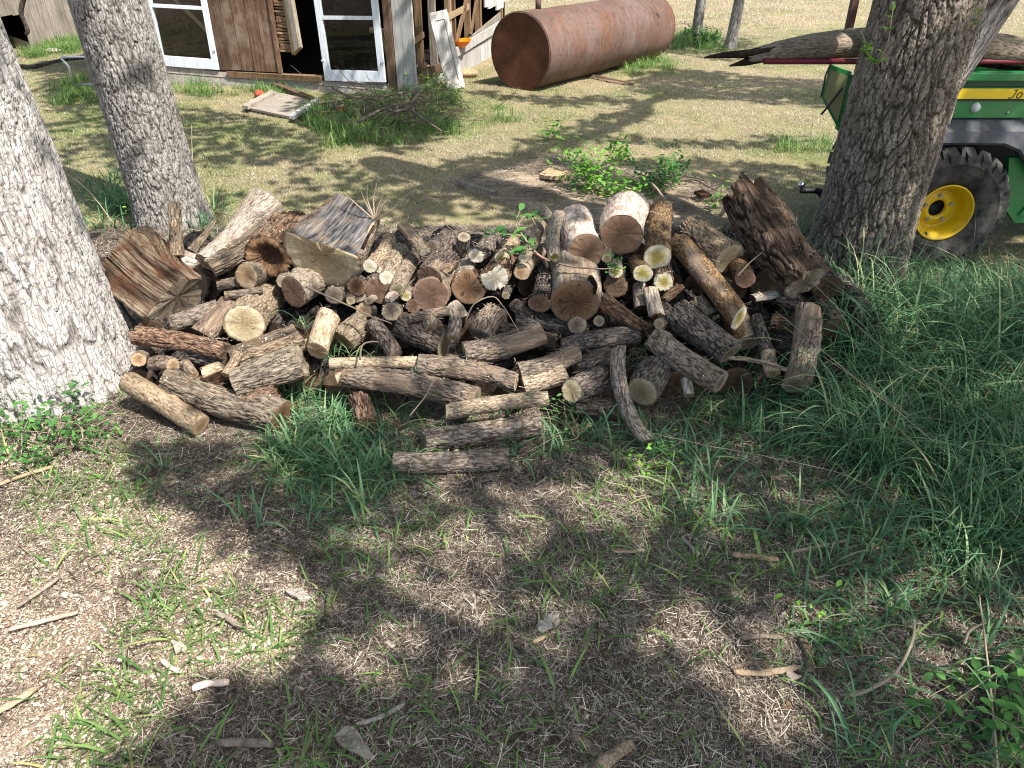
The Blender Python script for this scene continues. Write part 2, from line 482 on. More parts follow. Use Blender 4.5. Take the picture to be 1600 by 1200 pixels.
# ------------------------------------------------------------------ where shade falls (read off the photo): polygons on the ground, later ones win
SHADE = [
    (0.50, [(-900, 690), (2600, 690), (2600, 1500), (-900, 1500)]),
    (0.0, [(-700, 560), (175, 640), (262, 700), (300, 770), (390, 800), (470, 850), (525, 930), (500, 1000), (460, 1058), (300, 1082), (240, 1140), (180, 1230), (-700, 1500)]),
    (0.75, [(190, 690), (320, 700), (320, 760), (270, 790), (190, 735)]),
    (0.45, [(300, 780), (420, 800), (500, 860), (440, 880), (330, 840)]),
    (0.96, [(170, 1280), (235, 1145), (300, 1088), (430, 1066), (560, 1085), (640, 1082), (780, 1050), (940, 1040), (1040, 1085), (1110, 1165), (1160, 1280)]),
    (0.0, [(500, 1010), (560, 995), (640, 1005), (630, 1062), (540, 1072)]),
    (0.05, [(590, 900), (680, 890), (770, 930), (750, 1000), (650, 1005), (600, 960)]),
    (0.0, [(840, 770), (920, 735), (1000, 765), (975, 855), (880, 850)]),
    (0.15, [(600, 735), (760, 742), (820, 780), (700, 800)]),
    (0.08, [(1050, 770), (1150, 760), (1200, 825), (1090, 850)]),
    (0.0, [(985, 925), (1090, 935), (1140, 1000), (1190, 1080), (1250, 1190), (1270, 1300), (1190, 1300), (1120, 1130), (1060, 1050), (1000, 990)]),
    (0.0, [(820, 940), (900, 945), (895, 1005), (835, 1005)]),
    (0.10, [(1170, 920), (1270, 935), (1290, 1030), (1200, 1030)]),
    (0.10, [(1290, 880), (1420, 890), (1430, 1000), (1330, 1010)]),
    (0.15, [(990, 850), (1060, 855), (1050, 900), (990, 900)]),
    # the pile and what is beside it
    (0.12, [(150, 290), (470, 290), (560, 420), (540, 560), (470, 700), (150, 700), (-300, 560), (-300, 200), (150, 200)]),
    (0.30, [(470, 290), (900, 300), (900, 480), (700, 500), (540, 490)]),
    (0.22, [(880, 300), (1120, 300), (1140, 470), (1000, 480), (900, 420)]),
    (0.80, [(560, 500), (700, 500), (900, 480), (1140, 480), (1300, 440), (1300, 690), (760, 690), (640, 640)]),
    (0.15, [(540, 520), (700, 550), (880, 570), (930, 590), (910, 630), (800, 640), (640, 590), (530, 590)]),
    (0.1, [(690, 525), (750, 520), (790, 545), (720, 560)]),
    (0.1, [(640, 690), (700, 620), (900, 640), (870, 690)]),
    (0.6, [(540, 600), (640, 600), (700, 690), (560, 700)]),
    (0.45, [(1110, 300), (1300, 330), (1300, 470), (1180, 460), (1120, 420)]),
    (0.62, [(1290, 400), (1700, 400), (1700, 700), (1290, 700)]),
    (0.10, [(1390, 420), (1500, 430), (1520, 490), (1440, 500), (1390, 470)]),
    (0.10, [(1520, 420), (1650, 430), (1650, 480), (1540, 470)]),
    # behind the pile
    (0.9, [(960, 245), (1100, 250), (1300, 262), (1700, 270), (1700, 400), (1290, 400), (1280, 330), (1130, 300), (960, 285)]),
    (0.55, [(445, 262), (620, 250), (760, 268), (800, 300), (700, 330), (460, 330)]),
    (0.75, [(600, 268), (760, 240), (900, 195), (1000, 160), (1015, 178), (930, 220), (800, 262), (740, 300), (600, 300)]),
    (0.12, [(730, 290), (800, 262), (900, 252), (1040, 275), (1110, 295), (1120, 365), (880, 350), (780, 318)]),
    (0.6, [(100, 175), (330, 170), (470, 205), (500, 250), (330, 262), (180, 262)]),
    (0.85, [(470, 130), (700, 130), (720, 190), (640, 235), (480, 225), (450, 170)]),
    (0.9, [(985, 115), (1060, 108), (1300, 128), (1300, 170), (1150, 158), (990, 148)]),
    (0.8, [(740, 142), (860, 152), (990, 150), (990, 160), (860, 164), (740, 152)]),
    (0.7, [(930, 210), (1100, 218), (1250, 212), (1250, 224), (1100, 230), (930, 222)]),
    (0.7, [(60, 95), (160, 95), (160, 175), (80, 175)]),
    (0.8, [(960, -20), (1075, 0), (1060, 85), (960, 80)]),
    (0.5, [(1050, 40), (1180, 60), (1170, 95), (1060, 90)]),
    (0.35, [(230, 60), (620, 60), (620, 120), (230, 110)]),
    (0.35, [(0, -30), (120, -30), (120, 60), (0, 70)]),
]

def pile_h(x, y):
    z = np.clip(0.568 * (y - 1.95), 0, 0.5)
    return np.where((y > 1.9) & (y < 3.1) & (x > -1.5) & (x < 1.4), z, 0)

def shade_at(P):
    u, vv = proj(P)
    d = np.full(len(P), 0.0)
    n = fbm(np.stack([P[:, 0], P[:, 1], P[:, 2] * 0], -1) * 3.0, 2, 40)
    n2 = fbm(np.stack([P[:, 0], P[:, 1], P[:, 2] * 0 + 7], -1) * 3.0, 2, 41)
    k = np.clip((vv - 100) / 500, 0.2, 2.2) * 15
    u = u + n * k; vv = vv + n2 * k * 0.7
    for val, poly in SHADE:
        d = np.where(inside(poly, u, vv), val, d)
    n3 = fbm(np.stack([P[:, 0], P[:, 1], P[:, 2] * 0 + 3], -1) * 6.5, 2, 44)
    mid = (d > 0.12) & (d < 0.9)
    return np.where(mid, np.clip(d + n3 * 1.1, 0, 1), d)

# ------------------------------------------------------------------ trees
LEAF = MT('leaf_green', 0.6, 0.25)
r_ = LEAF.attr('h')
LEAF.color(LEAF.ramp(r_, [(0.0, '3f6a24'), (0.5, '5a8a32'), (1.0, '7fa544')]))
LEAF.b.inputs['Subsurface Weight'].default_value = 0.0
tr = LEAF.n('BsdfTranslucent', {'Color': LEAF.ramp(r_, [(0.0, '55852a'), (1.0, '9ac24a')])})
mxs = LEAF.n('MixShader', {0: 0.22, 1: LEAF.b.outputs[0], 2: tr.outputs[0]})
LEAF.t.links.new(mxs.outputs[0], LEAF.out.inputs[0])
LEAF = LEAF.m

def leaf_cloud(Q, size, seed=0):
    rg = np.random.default_rng(seed)
    n = len(Q)
    th = rg.uniform(0, 2 * np.pi, n)
    tl = rg.normal(0, 0.5, n)
    d = np.stack([np.cos(th) * np.cos(tl), np.sin(th) * np.cos(tl), np.sin(tl) - 0.2], -1)
    s = np.stack([-np.sin(th), np.cos(th), rg.normal(0, 0.4, n)], -1)
    L = size * rg.uniform(0.7, 1.3, n)[:, None]
    w = 0.32
    nz = np.array([0, 0, 1.0]) * 0.1
    V = np.stack([Q, Q + d * L * 0.45 + s * L * w - nz * L, Q + d * L, Q + d * L * 0.45 - s * L * w - nz * L], 1).reshape(-1, 3)
    k = np.arange(n)[:, None] * 4
    F = np.concatenate([k + [[0, 1, 2]], k + [[0, 2, 3]]])
    return V, F, np.repeat(rg.uniform(0, 1, n), 4)

TREE_BARK = [
    bark_mat('bark_pale_old', '534d48', 'a5a09b', 'cdc9c5', '99918a', 0.5, 0.22, 120, bump=0.8, warmth=0.0),
    bark_mat('bark_grey_old', '3c3834', '87827c', 'b5b0ab', '736d67', 0.4, 0.3, 110, bump=0.9, warmth=0.0),
    bark_mat('bark_brown_old', '2f2a25', '71685e', '9c9285', '60584e', 0.4, 0.3, 110, '8a8548', bump=0.9, warmth=0.08),
]

def trunk_mesh(name, r0, h, lean, N, M, style, mat, seed, parent, hi=1.7, cut_amp=1.0, flare=0.22):
    zz = np.concatenate([np.linspace(-0.06, hi, M), np.linspace(hi, h, 26)[1:]])
    m2 = len(zz)
    aa = np.linspace(0, 2 * np.pi, N, endpoint=False)
    A, Z = np.meshgrid(aa, zz)
    A = A.ravel(); Z = Z.ravel()
    Zc = np.clip(Z, 0, None)
    r = r0 * (1 + flare * np.exp(-Zc / 0.14) * (1 + 0.55 * np.cos(5 * A + seed)) ) * (1 - 0.05 * Zc)
    C0 = np.stack([np.cos(A) * r0, np.sin(A) * r0, Z], -1)
    r *= 1 + 0.035 * fbm(C0 * np.array([4, 4, 1.5]), 3, seed)
    px, pz = style[0], style[1]
    W = np.stack([fbm(C0 * 5 + 3, 3, seed + 2), fbm(C0 * 5 + 9, 3, seed + 3), fbm(C0 * 5 + 20, 3, seed + 4)], -1)
    Q = (C0 + W * px * 0.9) / np.array([px, px, pz])
    F1, F2 = worley(Q, seed)
    crack = sstep(0.0, 0.17, F2 - F1)
    cellh = _hash(np.floor(Q[:, 0] * 0.8).astype(np.int64), np.floor(Q[:, 1] * 0.8).astype(np.int64), np.floor(Q[:, 2] * 0.8).astype(np.int64), 3)
    F1b, F2b = worley(Q * np.array([2.6, 2.6, 3.6]) + W * 1.5, seed + 8)
    crack2 = sstep(0.0, 0.16, F2b - F1b)
    fib = fbm(C0 * np.array([70, 70, 12]) + W * 3, 3, seed + 6)
    hgt = crack * (0.7 + 0.3 * cellh) * 0.5 + crack2 * 0.2 + 0.3 * (fib * 0.5 + 0.5)
    r = r + style[2] * (hgt - 0.6) * cut_amp
    lx, ly = lean
    V = np.stack([np.cos(A) * r + lx * Zc, np.sin(A) * r + ly * Zc, Z], -1)
    i, j = np.meshgrid(np.arange(m2 - 1), np.arange(N), indexing='ij')
    a = (i * N + j).ravel(); b = (i * N + (j + 1) % N).ravel()
    F = np.stack([a, b, b + N, a + N], -1)
    return mk(name, V, [F], mat, parent, attr={'h': np.clip(hgt * 1.15 - 0.08, 0, 1)})

tree_specs = [
    ('shade_tree', 'broad pale grey trunk with peeling bark at the far left of the woodpile', (-1.80, 2.42), 0.335, (-0.07, 0.0), 400, 420, (0.036, 0.20, 0.022), TREE_BARK[0], 3, 0.15),
    ('shade_tree', 'grey furrowed trunk between the pale trunk and the shed window', (-1.965, 4.15), 0.188, (-0.045, 0.0), 260, 320, (0.023, 0.085, 0.017), TREE_BARK[1], 11, 0.10),
    ('shade_tree', 'dark furrowed leaning trunk in front of the green utility vehicle', (1.57, 3.2), 0.205, (0.03, 0.0), 300, 360, (0.026, 0.11, 0.028), TREE_BARK[2], 23, 0.20),
]
trees = []
for nm, lab, (x, y), r0, lean, N, M, sty, mt, sd, fl in tree_specs:
    t = empty(nm, lab, 'tree', (x, y, 0), group='trees standing round the woodpile')
    trunk_mesh('trunk', r0, 5.2, lean, N, M, sty, mt, sd, t, flare=fl)
    trees.append((t, np.array([x, y, 0.0]), lean))
# second stem of the right-hand tree, rising from behind the first
stem = MB().tube(spline([(0.05, 0.14, 0.2), (0.12, 0.10, 0.7), (0.24, 0.06, 1.1), (0.46, 0.05, 1.7), (0.9, 0.1, 3.2), (1.1, 0.2, 4.6)], 60), np.linspace(0.13, 0.09, 60), 90)
V = np.concatenate(stem.V)
F1, F2 = worley(V / np.array([0.03, 0.03, 0.09]), 5)
cr = sstep(0, 0.3, F2 - F1)
V = V * 1.0
stem.V = [V]
stem.build('second_stem', TREE_BARK[1], trees[2][0], smooth=True, attr={'h': cr})
# a tree behind the photographer whose crown shades the foreground
t4 = empty('shade_tree', 'tall tree at the open side of the yard whose crown shades the foreground', 'tree', (4.6, -2.2, 0))
trunk_mesh('trunk', 0.24, 5.0, (-0.03, 0.03), 60, 60, (0.04, 0.12, 0.02), TREE_BARK[1], 31, t4)
trees.append((t4, np.array([4.6, -2.2, 0.0]), (-0.03, 0.03)))
t5 = empty('shade_tree', 'tall tree beyond the vehicle whose crown shades the far lawn', 'tree', (6.2, 6.0, 0))
trunk_mesh('trunk', 0.22, 5.0, (-0.03, 0.0), 60, 60, (0.04, 0.12, 0.02), TREE_BARK[1], 37, t5)
trees.append((t5, np.array([6.2, 6.0, 0.0]), (-0.03, 0.0)))

def _op(u, v):
    d = ray(u, v); t = (0.568 * -1.95 + 0.03 - CAM_H) / (d[2] - 0.568 * d[1]); return O + t * d
LITSPOTS = [((-1.62, 2.15, z), 0.36, 0.97) for z in (0.1, 0.35, 0.6)] + [((-1.75, 2.15, 0.85), 0.25, 0.8), ((-1.85, 4.0, 0.15), 0.2, 0.9), ((-1.80, 4.0, 0.4), 0.12, 0.9),
            ((1.78, 3.15, 0.5), 0.06, 0.9), ((1.80, 3.15, 0.8), 0.06, 0.9), ((1.72, 3.1, 0.25), 0.08, 0.8), ((1.95, 3.3, 1.2), 0.12, 0.8), ((2.45, 3.5, 0.8), 0.22, 0.85)]
LITSPOTS += [(_op(*q), r, 0.93) for q, r in (((230, 430), .22), ((400, 350), .2), ((510, 370), .2), ((380, 500), .2), ((300, 600), .2), ((420, 600), .18), ((500, 530), .12), ((250, 560), .2), ((600, 410), .12),
             ((655, 420), .07), ((745, 400), .05), ((905, 380), .09), ((975, 350), .12), ((1030, 360), .06), ((780, 430), .05), ((740, 545), .05), ((700, 580), .08), ((780, 590), .08), ((860, 600), .08),
             ((640, 570), .07), ((560, 530), .08), ((1130, 400), .07), ((1190, 410), .06), ((1160, 300), .05), ((1155, 497), .03), ((560, 590), .06), ((1100, 420), .05), ((880, 450), .05))]
LITSPOTS += [(tuple(G(*q)), r, 0.95) for q, r in (((555, 1035), .08), ((600, 1040), .05), ((680, 950), .09), ((640, 925), .06), ((730, 965), .06), ((930, 790), .10), ((905, 830), .05), ((960, 760), .05), ((860, 975), .04), ((1060, 1000), .07), ((1110, 1060), .07), ((1050, 950), .06), ((1000, 800), .06), ((560, 860), .05), ((820, 860), .04), ((1150, 1180), .06),
             ((1160, 1120), .05), ((1210, 1170), .05), ((1230, 980), .05), ((1340, 950), .07), ((1120, 800), .05), ((1440, 450), .10), ((1570, 450), .08), ((650, 770), .05), ((760, 765), .05), ((1190, 860), .04), ((1020, 720), .04), ((860, 285), .16), ((930, 310), .18), ((1010, 325), .18), ((1085, 335), .15), ((800, 290), .12), ((900, 270), .14), ((1000, 290), .15))]
LITSPOTS += [((T[0], T[1], T[2]), r, 0.9) for T, r in (((0.35, 8.6, 0.75), 0.42), ((0.75, 9.1, 0.75), 0.35), ((-1.2, 7.9, 0.6), 0.2), ((-2.0, 8.0, .5), .3), ((-3.3, 8.4, .5), .3))]

# crowns: leaves hang between 3.6 and 6.2 m, thick where the photo shows shade below and open where it shows sun
def crown_points(n, x0, x1, y0, y1, seed, zlo, zhi):
    rg = np.random.default_rng(seed)
    P = np.stack([rg.uniform(x0, x1, n), rg.uniform(y0, y1, n), np.zeros(n)], -1)
    P[:, 2] = pile_h(P[:, 0], P[:, 1])
    d = shade_at(P)
    keep = rg.uniform(0, 1, n) < d
    P = P[keep]
    z = rg.uniform(zlo, zhi, len(P))
    Q = P + SDIR * ((z - P[:, 2]) / SDIR[2])[:, None]
    for c, r, pk in LITSPOTS:          # gaps in the crown: sun reaches these places in the photo
        w = np.asarray(c) - Q
        dist = np.linalg.norm(w - (w @ SDIR)[:, None] * SDIR, axis=1)
        Q = Q[~((dist < r) & (rg.uniform(0, 1, len(Q)) < pk))]
    return Q

Q1 = crown_points(44000, -2.6, 3.4, 0.2, 3.6, 5, 3.4, 5.4)
Q2 = crown_points(52000, -6, 7.0, 3.6, 12.5, 6, 3.6, 5.8)
# ragged skirt of crown outside the picture so that the trees do not end in mid-air
Q3 = RNG.uniform([-7, -5, 4.6], [9, 7, 6.4], (9000, 3))
Gs = Q3 - SDIR * (Q3[:, 2] / SDIR[2])[:, None]
us, vs = proj(Gs)
vis = (us > -60) & (us < 1660) & (vs > -40) & (vs < 1260) & (Gs[:, 1] > 0.3)
Q3 = Q3[~vis & (Q3[:, 2] > 4)]
crown_c = np.array([[-2.0, 1.2, 5.0], [-1.4, 4.6, 5.2], [2.6, 3.0, 5.0], [3.4, -1.2, 5.0], [6.0, 5.6, 5.0]])
for k, (QQ, size) in enumerate(((Q1, 0.085), (Q2, 0.13), (Q3, 0.14))):
    own = np.argmin(((QQ[:, None, :2] - crown_c[None, :, :2]) ** 2).sum(-1), 1)
    for i in range(5):
        q = QQ[own == i]
        if not len(q): continue
        t = trees[i][0]
        Vl, Fl, hl = leaf_cloud(q - trees[i][1], size, 50 + i + 10 * k)
        tag(mk('crown', Vl, [Fl], LEAF, t, smooth=False, attr={'h': hl}), kind='stuff')
# limbs from the trunk tops out into the crowns; two of them throw the curved bands of shade across the lawn
def back(px, z, zt):
    P = G(*px)
    return P + SDIR * ((zt - P[2]) / SDIR[2])
limbs = {
    0: [[(0, 0, 4.2), (0.3, -0.6, 4.8), (0.9, -1.2, 5.1)], [(0, 0, 4.4), (-0.8, 0.3, 5.0), (-1.8, 0.4, 5.4)]],
    1: [[(-0.2, 0, 4.3), (0.6, 0.4, 4.9), (1.6, 0.8, 5.3)], [(-0.2, 0, 4.5), (-0.3, 1.0, 5.1), (-0.2, 2.2, 5.4)]],
    2: [[(0.15, 0, 4.0), (0.9, -0.6, 4.6), (1.6, -1.4, 4.9)]],
    3: [[(-0.1, 0.1, 4.0), (-1.0, 0.7, 4.6), (-2.4, 1.4, 4.9)], [(-0.1, 0.1, 4.2), (-0.6, -0.9, 4.9), (-1.6, -1.8, 5.2)]],
    4: [[(-0.1, 0, 4.0), (-0.8, 0.6, 4.7), (-1.9, 1.0, 5.0)]],
}
for i, ls in limbs.items():
    for path in ls:
        MB().tube(spline(path, 16), np.linspace(0.10, 0.03, 16), 10).build('limb', TREE_BARK[1], trees[i][0], smooth=True, attr=None)
p = [back(q, 0, 4.9) - trees[4][1] for q in [(1290, 150), (1180, 150), (1090, 145), (1010, 160), (1005, 178), (930, 208), (830, 238), (720, 280)]]
p = [np.array([-0.1, 0.0, 4.4])] + p
MB().tube(spline(p, 40), np.linspace(0.11, 0.05, 40), 10).build('limb', TREE_BARK[1], trees[4][0], smooth=True)
p = [back(q, 0, 4.9) - trees[4][1] for q in [(1010, 160), (930, 157), (840, 155), (750, 146)]]
MB().tube(spline(p, 24), np.linspace(0.05, 0.02, 24), 8).build('limb', TREE_BARK[1], trees[4][0], smooth=True)

# two slim trunks on the far lawn
for lab, (u, v_), r0, sd in (('slim dark trunk growing from green weeds on the far lawn, nearer the rusty tank', (1087, 62), 0.075, 41),
                             ('slim dark trunk on the far lawn, second one from the rusty tank', (1141, 76), 0.075, 42)):
    g = G(u, v_)
    t = empty('slim_tree', lab, 'tree', tuple(g), group='slim trees on the far lawn')
    trunk_mesh('trunk', r0, 4.6, (0.05 if sd == 42 else 0.02, 0.0), 40, 60, (0.03, 0.09, 0.012), TREE_BARK[1], sd, t, hi=1.5)
    q = np.random.default_rng(sd).normal(0, 1, (1500, 3)) * [0.9, 0.9, 0.5] + [0.2, 0, 4.4]
    Vl, Fl, hl = leaf_cloud(q, 0.12, sd)
    tag(mk('crown', Vl, [Fl], LEAF, t, smooth=False, attr={'h': hl}), kind='stuff')

# ------------------------------------------------------------------ wood and paint for the buildings
def board_mat(name, dark, mid, light, axis=2, peel=None, sc=1.0, rough=0.85, patch=None):
    m = MT(name, rough, 0.15)
    s = [38.0 * sc] * 3; s[axis] = 2.0 * sc
    off = m.n('CombineXYZ', {0: m.math('MULTIPLY', m.rnd(), 37.0), 1: m.math('MULTIPLY', m.rnd(), 23.0), 2: m.math('MULTIPLY', m.rnd(), 9.0)}).outputs[0]
    v = m.coord('Object', tuple(s), off)
    v1 = m.coord('Object', (1, 1, 1), off)
    g = m.noise(v, 2.0, 5, 0.65, 0.6)
    g2 = m.noise(v1, 5, 4, 0.6)
    col = m.ramp(m.math('ADD', m.math('MULTIPLY', g, 0.75), m.math('MULTIPLY', g2, 0.25)), [(0.3, dark), (0.5, mid), (0.72, light)])
    if peel:
        pn = m.noise(m.coord('Object', (14.0 if axis != 0 else 4.0, 14.0, 4.0 if axis == 2 else 14.0), off), 1.3, 5, 0.7)
        col = m.mix(m.ramp(pn, [(0.50, 0.0), (0.60, 0.85)]), col, peel)
    if patch:
        col = m.mix(m.ramp(g2, [(0.5, 0.0), (0.68, 0.7)]), col, patch)
    col = m.hsv(col, 0.5, 1.0, m.math('ADD', m.math('MULTIPLY', m.rnd(), 0.4), 0.8))
    m.color(col)
    m.bump(g, 0.7, 0.006)
    return m.m

B_GREY = board_mat('boards_weathered', '4f4740', '8f857a', 'b7ada0')
B_WHITE = board_mat('boards_old_whitewash', '7d7974', 'b4b1ad', 'd8d6d2', patch='9b958e')
B_BROWN = board_mat('boards_red_brown', '372a22', '67503f', '8b7261', patch='857769')
B_FRAME = board_mat('framing_lumber', '3f3024', '776049', '9e8568')
B_SHADE = board_mat('boards_shade_painted', '080706', '110e0c', '1a1613')  # near-black colour puts the sheds' inner darkness into the boards
B_TAN = board_mat('boards_tan', '6a5642', '9c8567', 'bfaa8a')
PAINT = board_mat('paint_white_window', 'b9bfc6', 'dfe3e8', 'eef1f3', rough=0.5, patch='c3c8cc')
CONC = MT('concrete_footing', 0.95, 0.1)
vv_ = CONC.coord('Object')
CONC.color(CONC.ramp(CONC.noise(vv_, 14, 6, 0.7), [(0.3, '77716a'), (0.55, 'a39c92'), (0.75, 'bcb5aa')])).bump(CONC.noise(vv_, 60, 4), 0.5, 0.01)
CONC = CONC.m
GLASS = MT('window_glass', 0.1, 0.5)
fr = GLASS.n('Fresnel', {'IOR': 1.36})
tp = GLASS.n('BsdfTransparent', {'Color': (0.78, 0.82, 0.82, 1)})
gl = GLASS.n('BsdfGlossy', {'Color': (1, 1, 1, 1), 'Roughness': 0.04})
df = GLASS.n('BsdfDiffuse', {'Color': (0.35, 0.35, 0.33, 1)})
dn = GLASS.noise(GLASS.coord('Object', (3, 3, 1.2)), 4, 5, 0.7, 1.5)
mg = GLASS.n('MixShader', {0: fr.outputs[0], 1: tp.outputs[0], 2: gl.outputs[0]})
mg2 = GLASS.n('MixShader', {0: GLASS.math('MULTIPLY', GLASS.ramp(dn, [(0.5, 0.0), (0.75, 1.0)]), 0.06), 1: mg.outputs[0], 2: df.outputs[0]})
GLASS.t.links.new(mg2.outputs[0], GLASS.out.inputs[0])
GLASS = GLASS.m

def metal(name, col, rough=0.45, met=0.0, spec=0.5, var=0.12, bumpa=0.0, dirt=None):
    m = MT(name, rough, spec)
    v = m.coord('Object')
    n = m.noise(v, 9, 5, 0.65)
    c = m.hsv(m.mix(0.0, C(col), C(col)), 0.5, 1.0, m.math('ADD', m.math('MULTIPLY', n, var * 2), 1 - var))
    if dirt: c = m.mix(m.ramp(n, [(0.45, 0.0), (0.7, 0.6)]), c, dirt)
    m.color(c)
    m.b.inputs['Metallic'].default_value = met
    if bumpa: m.bump(m.noise(v, 80, 3), bumpa, 0.003)
    return m.m

# ------------------------------------------------------------------ the old shed
A0 = G(640, 150); B0 = G(255, 128)
e1 = (B0 - A0) / np.linalg.norm(B0 - A0)
shed = empty('old_shed', 'brown weathered shed with white framed windows and an open broken side wall', 'shed', tuple(A0), math.atan2(e1[1], e1[0]))
# local frame: x runs along the front wall (away from the corner), +y is outward, z up
def sbox(name, mat, x0, x1, y0, y1, z0, z1, parent=None, jit=0.002, tilt=0.0):
    c = ((x0 + x1) / 2, (y0 + y1) / 2, (z0 + z1) / 2)
    Mx = np.array(Matrix.Rotation(tilt, 3, 'Y')) if tilt else None
    mb = MB().box((0, 0, 0), (x1 - x0, y1 - y0, z1 - z0), Mx, jit)
    o = mb.build(name, mat, parent or shed)
    o.location = c
    return o
f_ = MB()
f_.add([(0.0, 0.05, -0.1), (3.66, 0.05, -0.1), (3.66, 0.03, 0.12), (0.0, 0.03, 0.035), (0.0, -0.15, -0.1), (3.66, -0.15, -0.1), (3.66, -0.15, 0.12), (0.0, -0.15, 0.035)],
       [[0, 1, 2, 3], [5, 4, 7, 6], [3, 2, 6, 7], [0, 3, 7, 4], [1, 5, 6, 2]])
f_.build('foundation', CONC, shed)
f_ = MB()
f_.add([(0.19, 0.035, 0.043), (3.66, 0.035, 0.125), (3.66, 0.02, 0.185), (0.19, 0.02, 0.085), (0.19, -0.12, 0.043), (3.66, -0.12, 0.125), (3.66, -0.12, 0.185), (0.19, -0.12, 0.085)],
       [[0, 1, 2, 3], [5, 4, 7, 6], [3, 2, 6, 7], [0, 3, 7, 4], [1, 5, 6, 2]])
f_.build('sill_beam', B_GREY, shed)
sbox('sill_beam', B_FRAME, 0.95, 2.05, -0.02, 0.055, 0.10, 0.155, jit=0.008)

def window(x0, x1, z0, z1, tilt):
    w = empty('window', None, None); w.parent = shed
    w.location = ((x0 + x1) / 2, 0.03, z0)
    w.rotation_euler = (0, tilt, 0)
    W_, H_ = (x1 - x0), z1 - z0
    mb = MB()
    s_ = 0.062
    for sx in (-1, 1):
        mb.box((sx * (W_ / 2 - s_ / 2), 0, H_ / 2), (s_, 0.036, H_))
    mb.box((0, 0, 0.05), (W_ - 2 * s_, 0.034, 0.10)); mb.box((0, 0, H_ - 0.03), (W_ - 2 * s_, 0.034, 0.06))
    mb.build('sash', PAINT, w)
    nb = 3; bar = 0.032
    zz = np.linspace(0.10, H_ - 0.06, nb + 1)
    for k in range(nb):
        mk('pane', [(-W_ / 2 + s_, 0, zz[k]), (W_ / 2 - s_, 0, zz[k]), (W_ / 2 - s_, 0, zz[k + 1]), (-W_ / 2 + s_, 0, zz[k + 1])], [[0, 1, 2, 3]], GLASS, w, False)
        if k:
            MB().box((0, 0.002, zz[k]), (W_ - 2 * s_, 0.030, bar)).build('glazing_bar', PAINT, w)
    for sx in (-1, 1):
        MB().box((sx * (W_ / 2 - 0.005), 0.022, 0.19), (0.03, 0.008, 0.012)).build('catch', PAINT, w)
window(0.235, 0.905, 0.12, 1.72, 0.02)
window(2.155, 2.885, 0.17, 1.78, -0.02)
window(2.915, 3.62, 0.20, 1.80, -0.02)
# door of five brown boards
xs = [1.435, 1.585, 1.72, 1.87, 2.0, 2.14]
for a_, b_ in zip(xs[:-1], xs[1:]):
    sbox('plank', B_BROWN, a_ + 0.003, b_ - 0.003, 0.0, 0.028 + RNG.uniform(0, 0.006), 0.165, 1.80)
sbox('door_trim', B_BROWN, 1.405, 1.435, 0.0, 0.045, 0.16, 1.80)
# louvred shutter hanging in the opening, and the loose board beside it
z_ = 0.36
while z_ < 1.3:
    sbox('slat', B_FRAME, 1.275, 1.40, -0.05, 0.0, z_, z_ + 0.022, jit=0.004, tilt=R(RNG.uniform(-4, 4)))
    z_ += 0.028
b = MB(); b.add([(1.27, 0.01, 0.34), (1.14, 0.06, 0.42), (1.20, 0.03, 1.4), (1.30, 0.0, 1.4), (1.25, -0.02, 0.33), (1.12, 0.03, 0.41), (1.18, 0.0, 1.4), (1.28, -0.03, 1.4)],
               [[0, 1, 2, 3], [5, 4, 7, 6], [0, 4, 5, 1], [1, 5, 6, 2], [0, 3, 7, 4]])
b.build('shutter_board', B_TAN, shed)
b = MB(); b.add([(1.20, 0.062, 0.38), (1.135, 0.07, 0.42), (1.20, 0.05, 1.4), (1.28, 0.03, 1.4), (1.20, 0.03, 0.38), (1.12, 0.04, 0.42), (1.18, 0.02, 1.4), (1.26, 0.0, 1.4)],
               [[0, 1, 2, 3], [5, 4, 7, 6], [0, 4, 5, 1], [1, 5, 6, 2], [0, 3, 7, 4]])
b.build('shutter_board', B_GREY, shed)
# corner: brown strip, pale corner board
sbox('corner_strip', B_BROWN, 0.125, 0.205, -0.02, 0.035, 0.055, 2.0, jit=0.004)
sbox('corner_board', B_WHITE, -0.09, 0.118, -0.01, 0.022, -0.02, 2.0, jit=0.004)
sbox('brick', metal('brick_red', 'a4735a', 0.9), 0.115, 0.2, -0.05, 0.06, -0.03, 0.045)
# wall left of the windows and above everything
x_ = 3.64
while x_ < 3.5:
    sbox('plank', B_BROWN, x_, x_ + 0.135, 0.0, 0.025, 0.17, 1.8); x_ += 0.14
z_ = 1.83
while z_ < 2.25:
    sbox('siding_board', B_GREY, 0.125, 3.66, 0.0, 0.028, z_, z_ + 0.135); z_ += 0.14
# inside: floor, back and far walls with darkness painted in, roof
sbox('floor_boards', B_SHADE, 0.02, 3.62, -3.3, -0.16, 0.05, 0.09)
sbox('inner_wall', B_SHADE, 0.0, 3.66, -3.42, -3.36, 0.0, 2.3)
sbox('inner_wall', B_SHADE, 3.62, 3.66, -3.36, -0.0, 0.0, 2.3)
rf = MB().box((1.8, -1.68, 2.36), (4.2, 4.1, 0.05), np.array(Matrix.Rotation(R(-4), 3, 'X')))
rf.build('roof', B_GREY, shed)
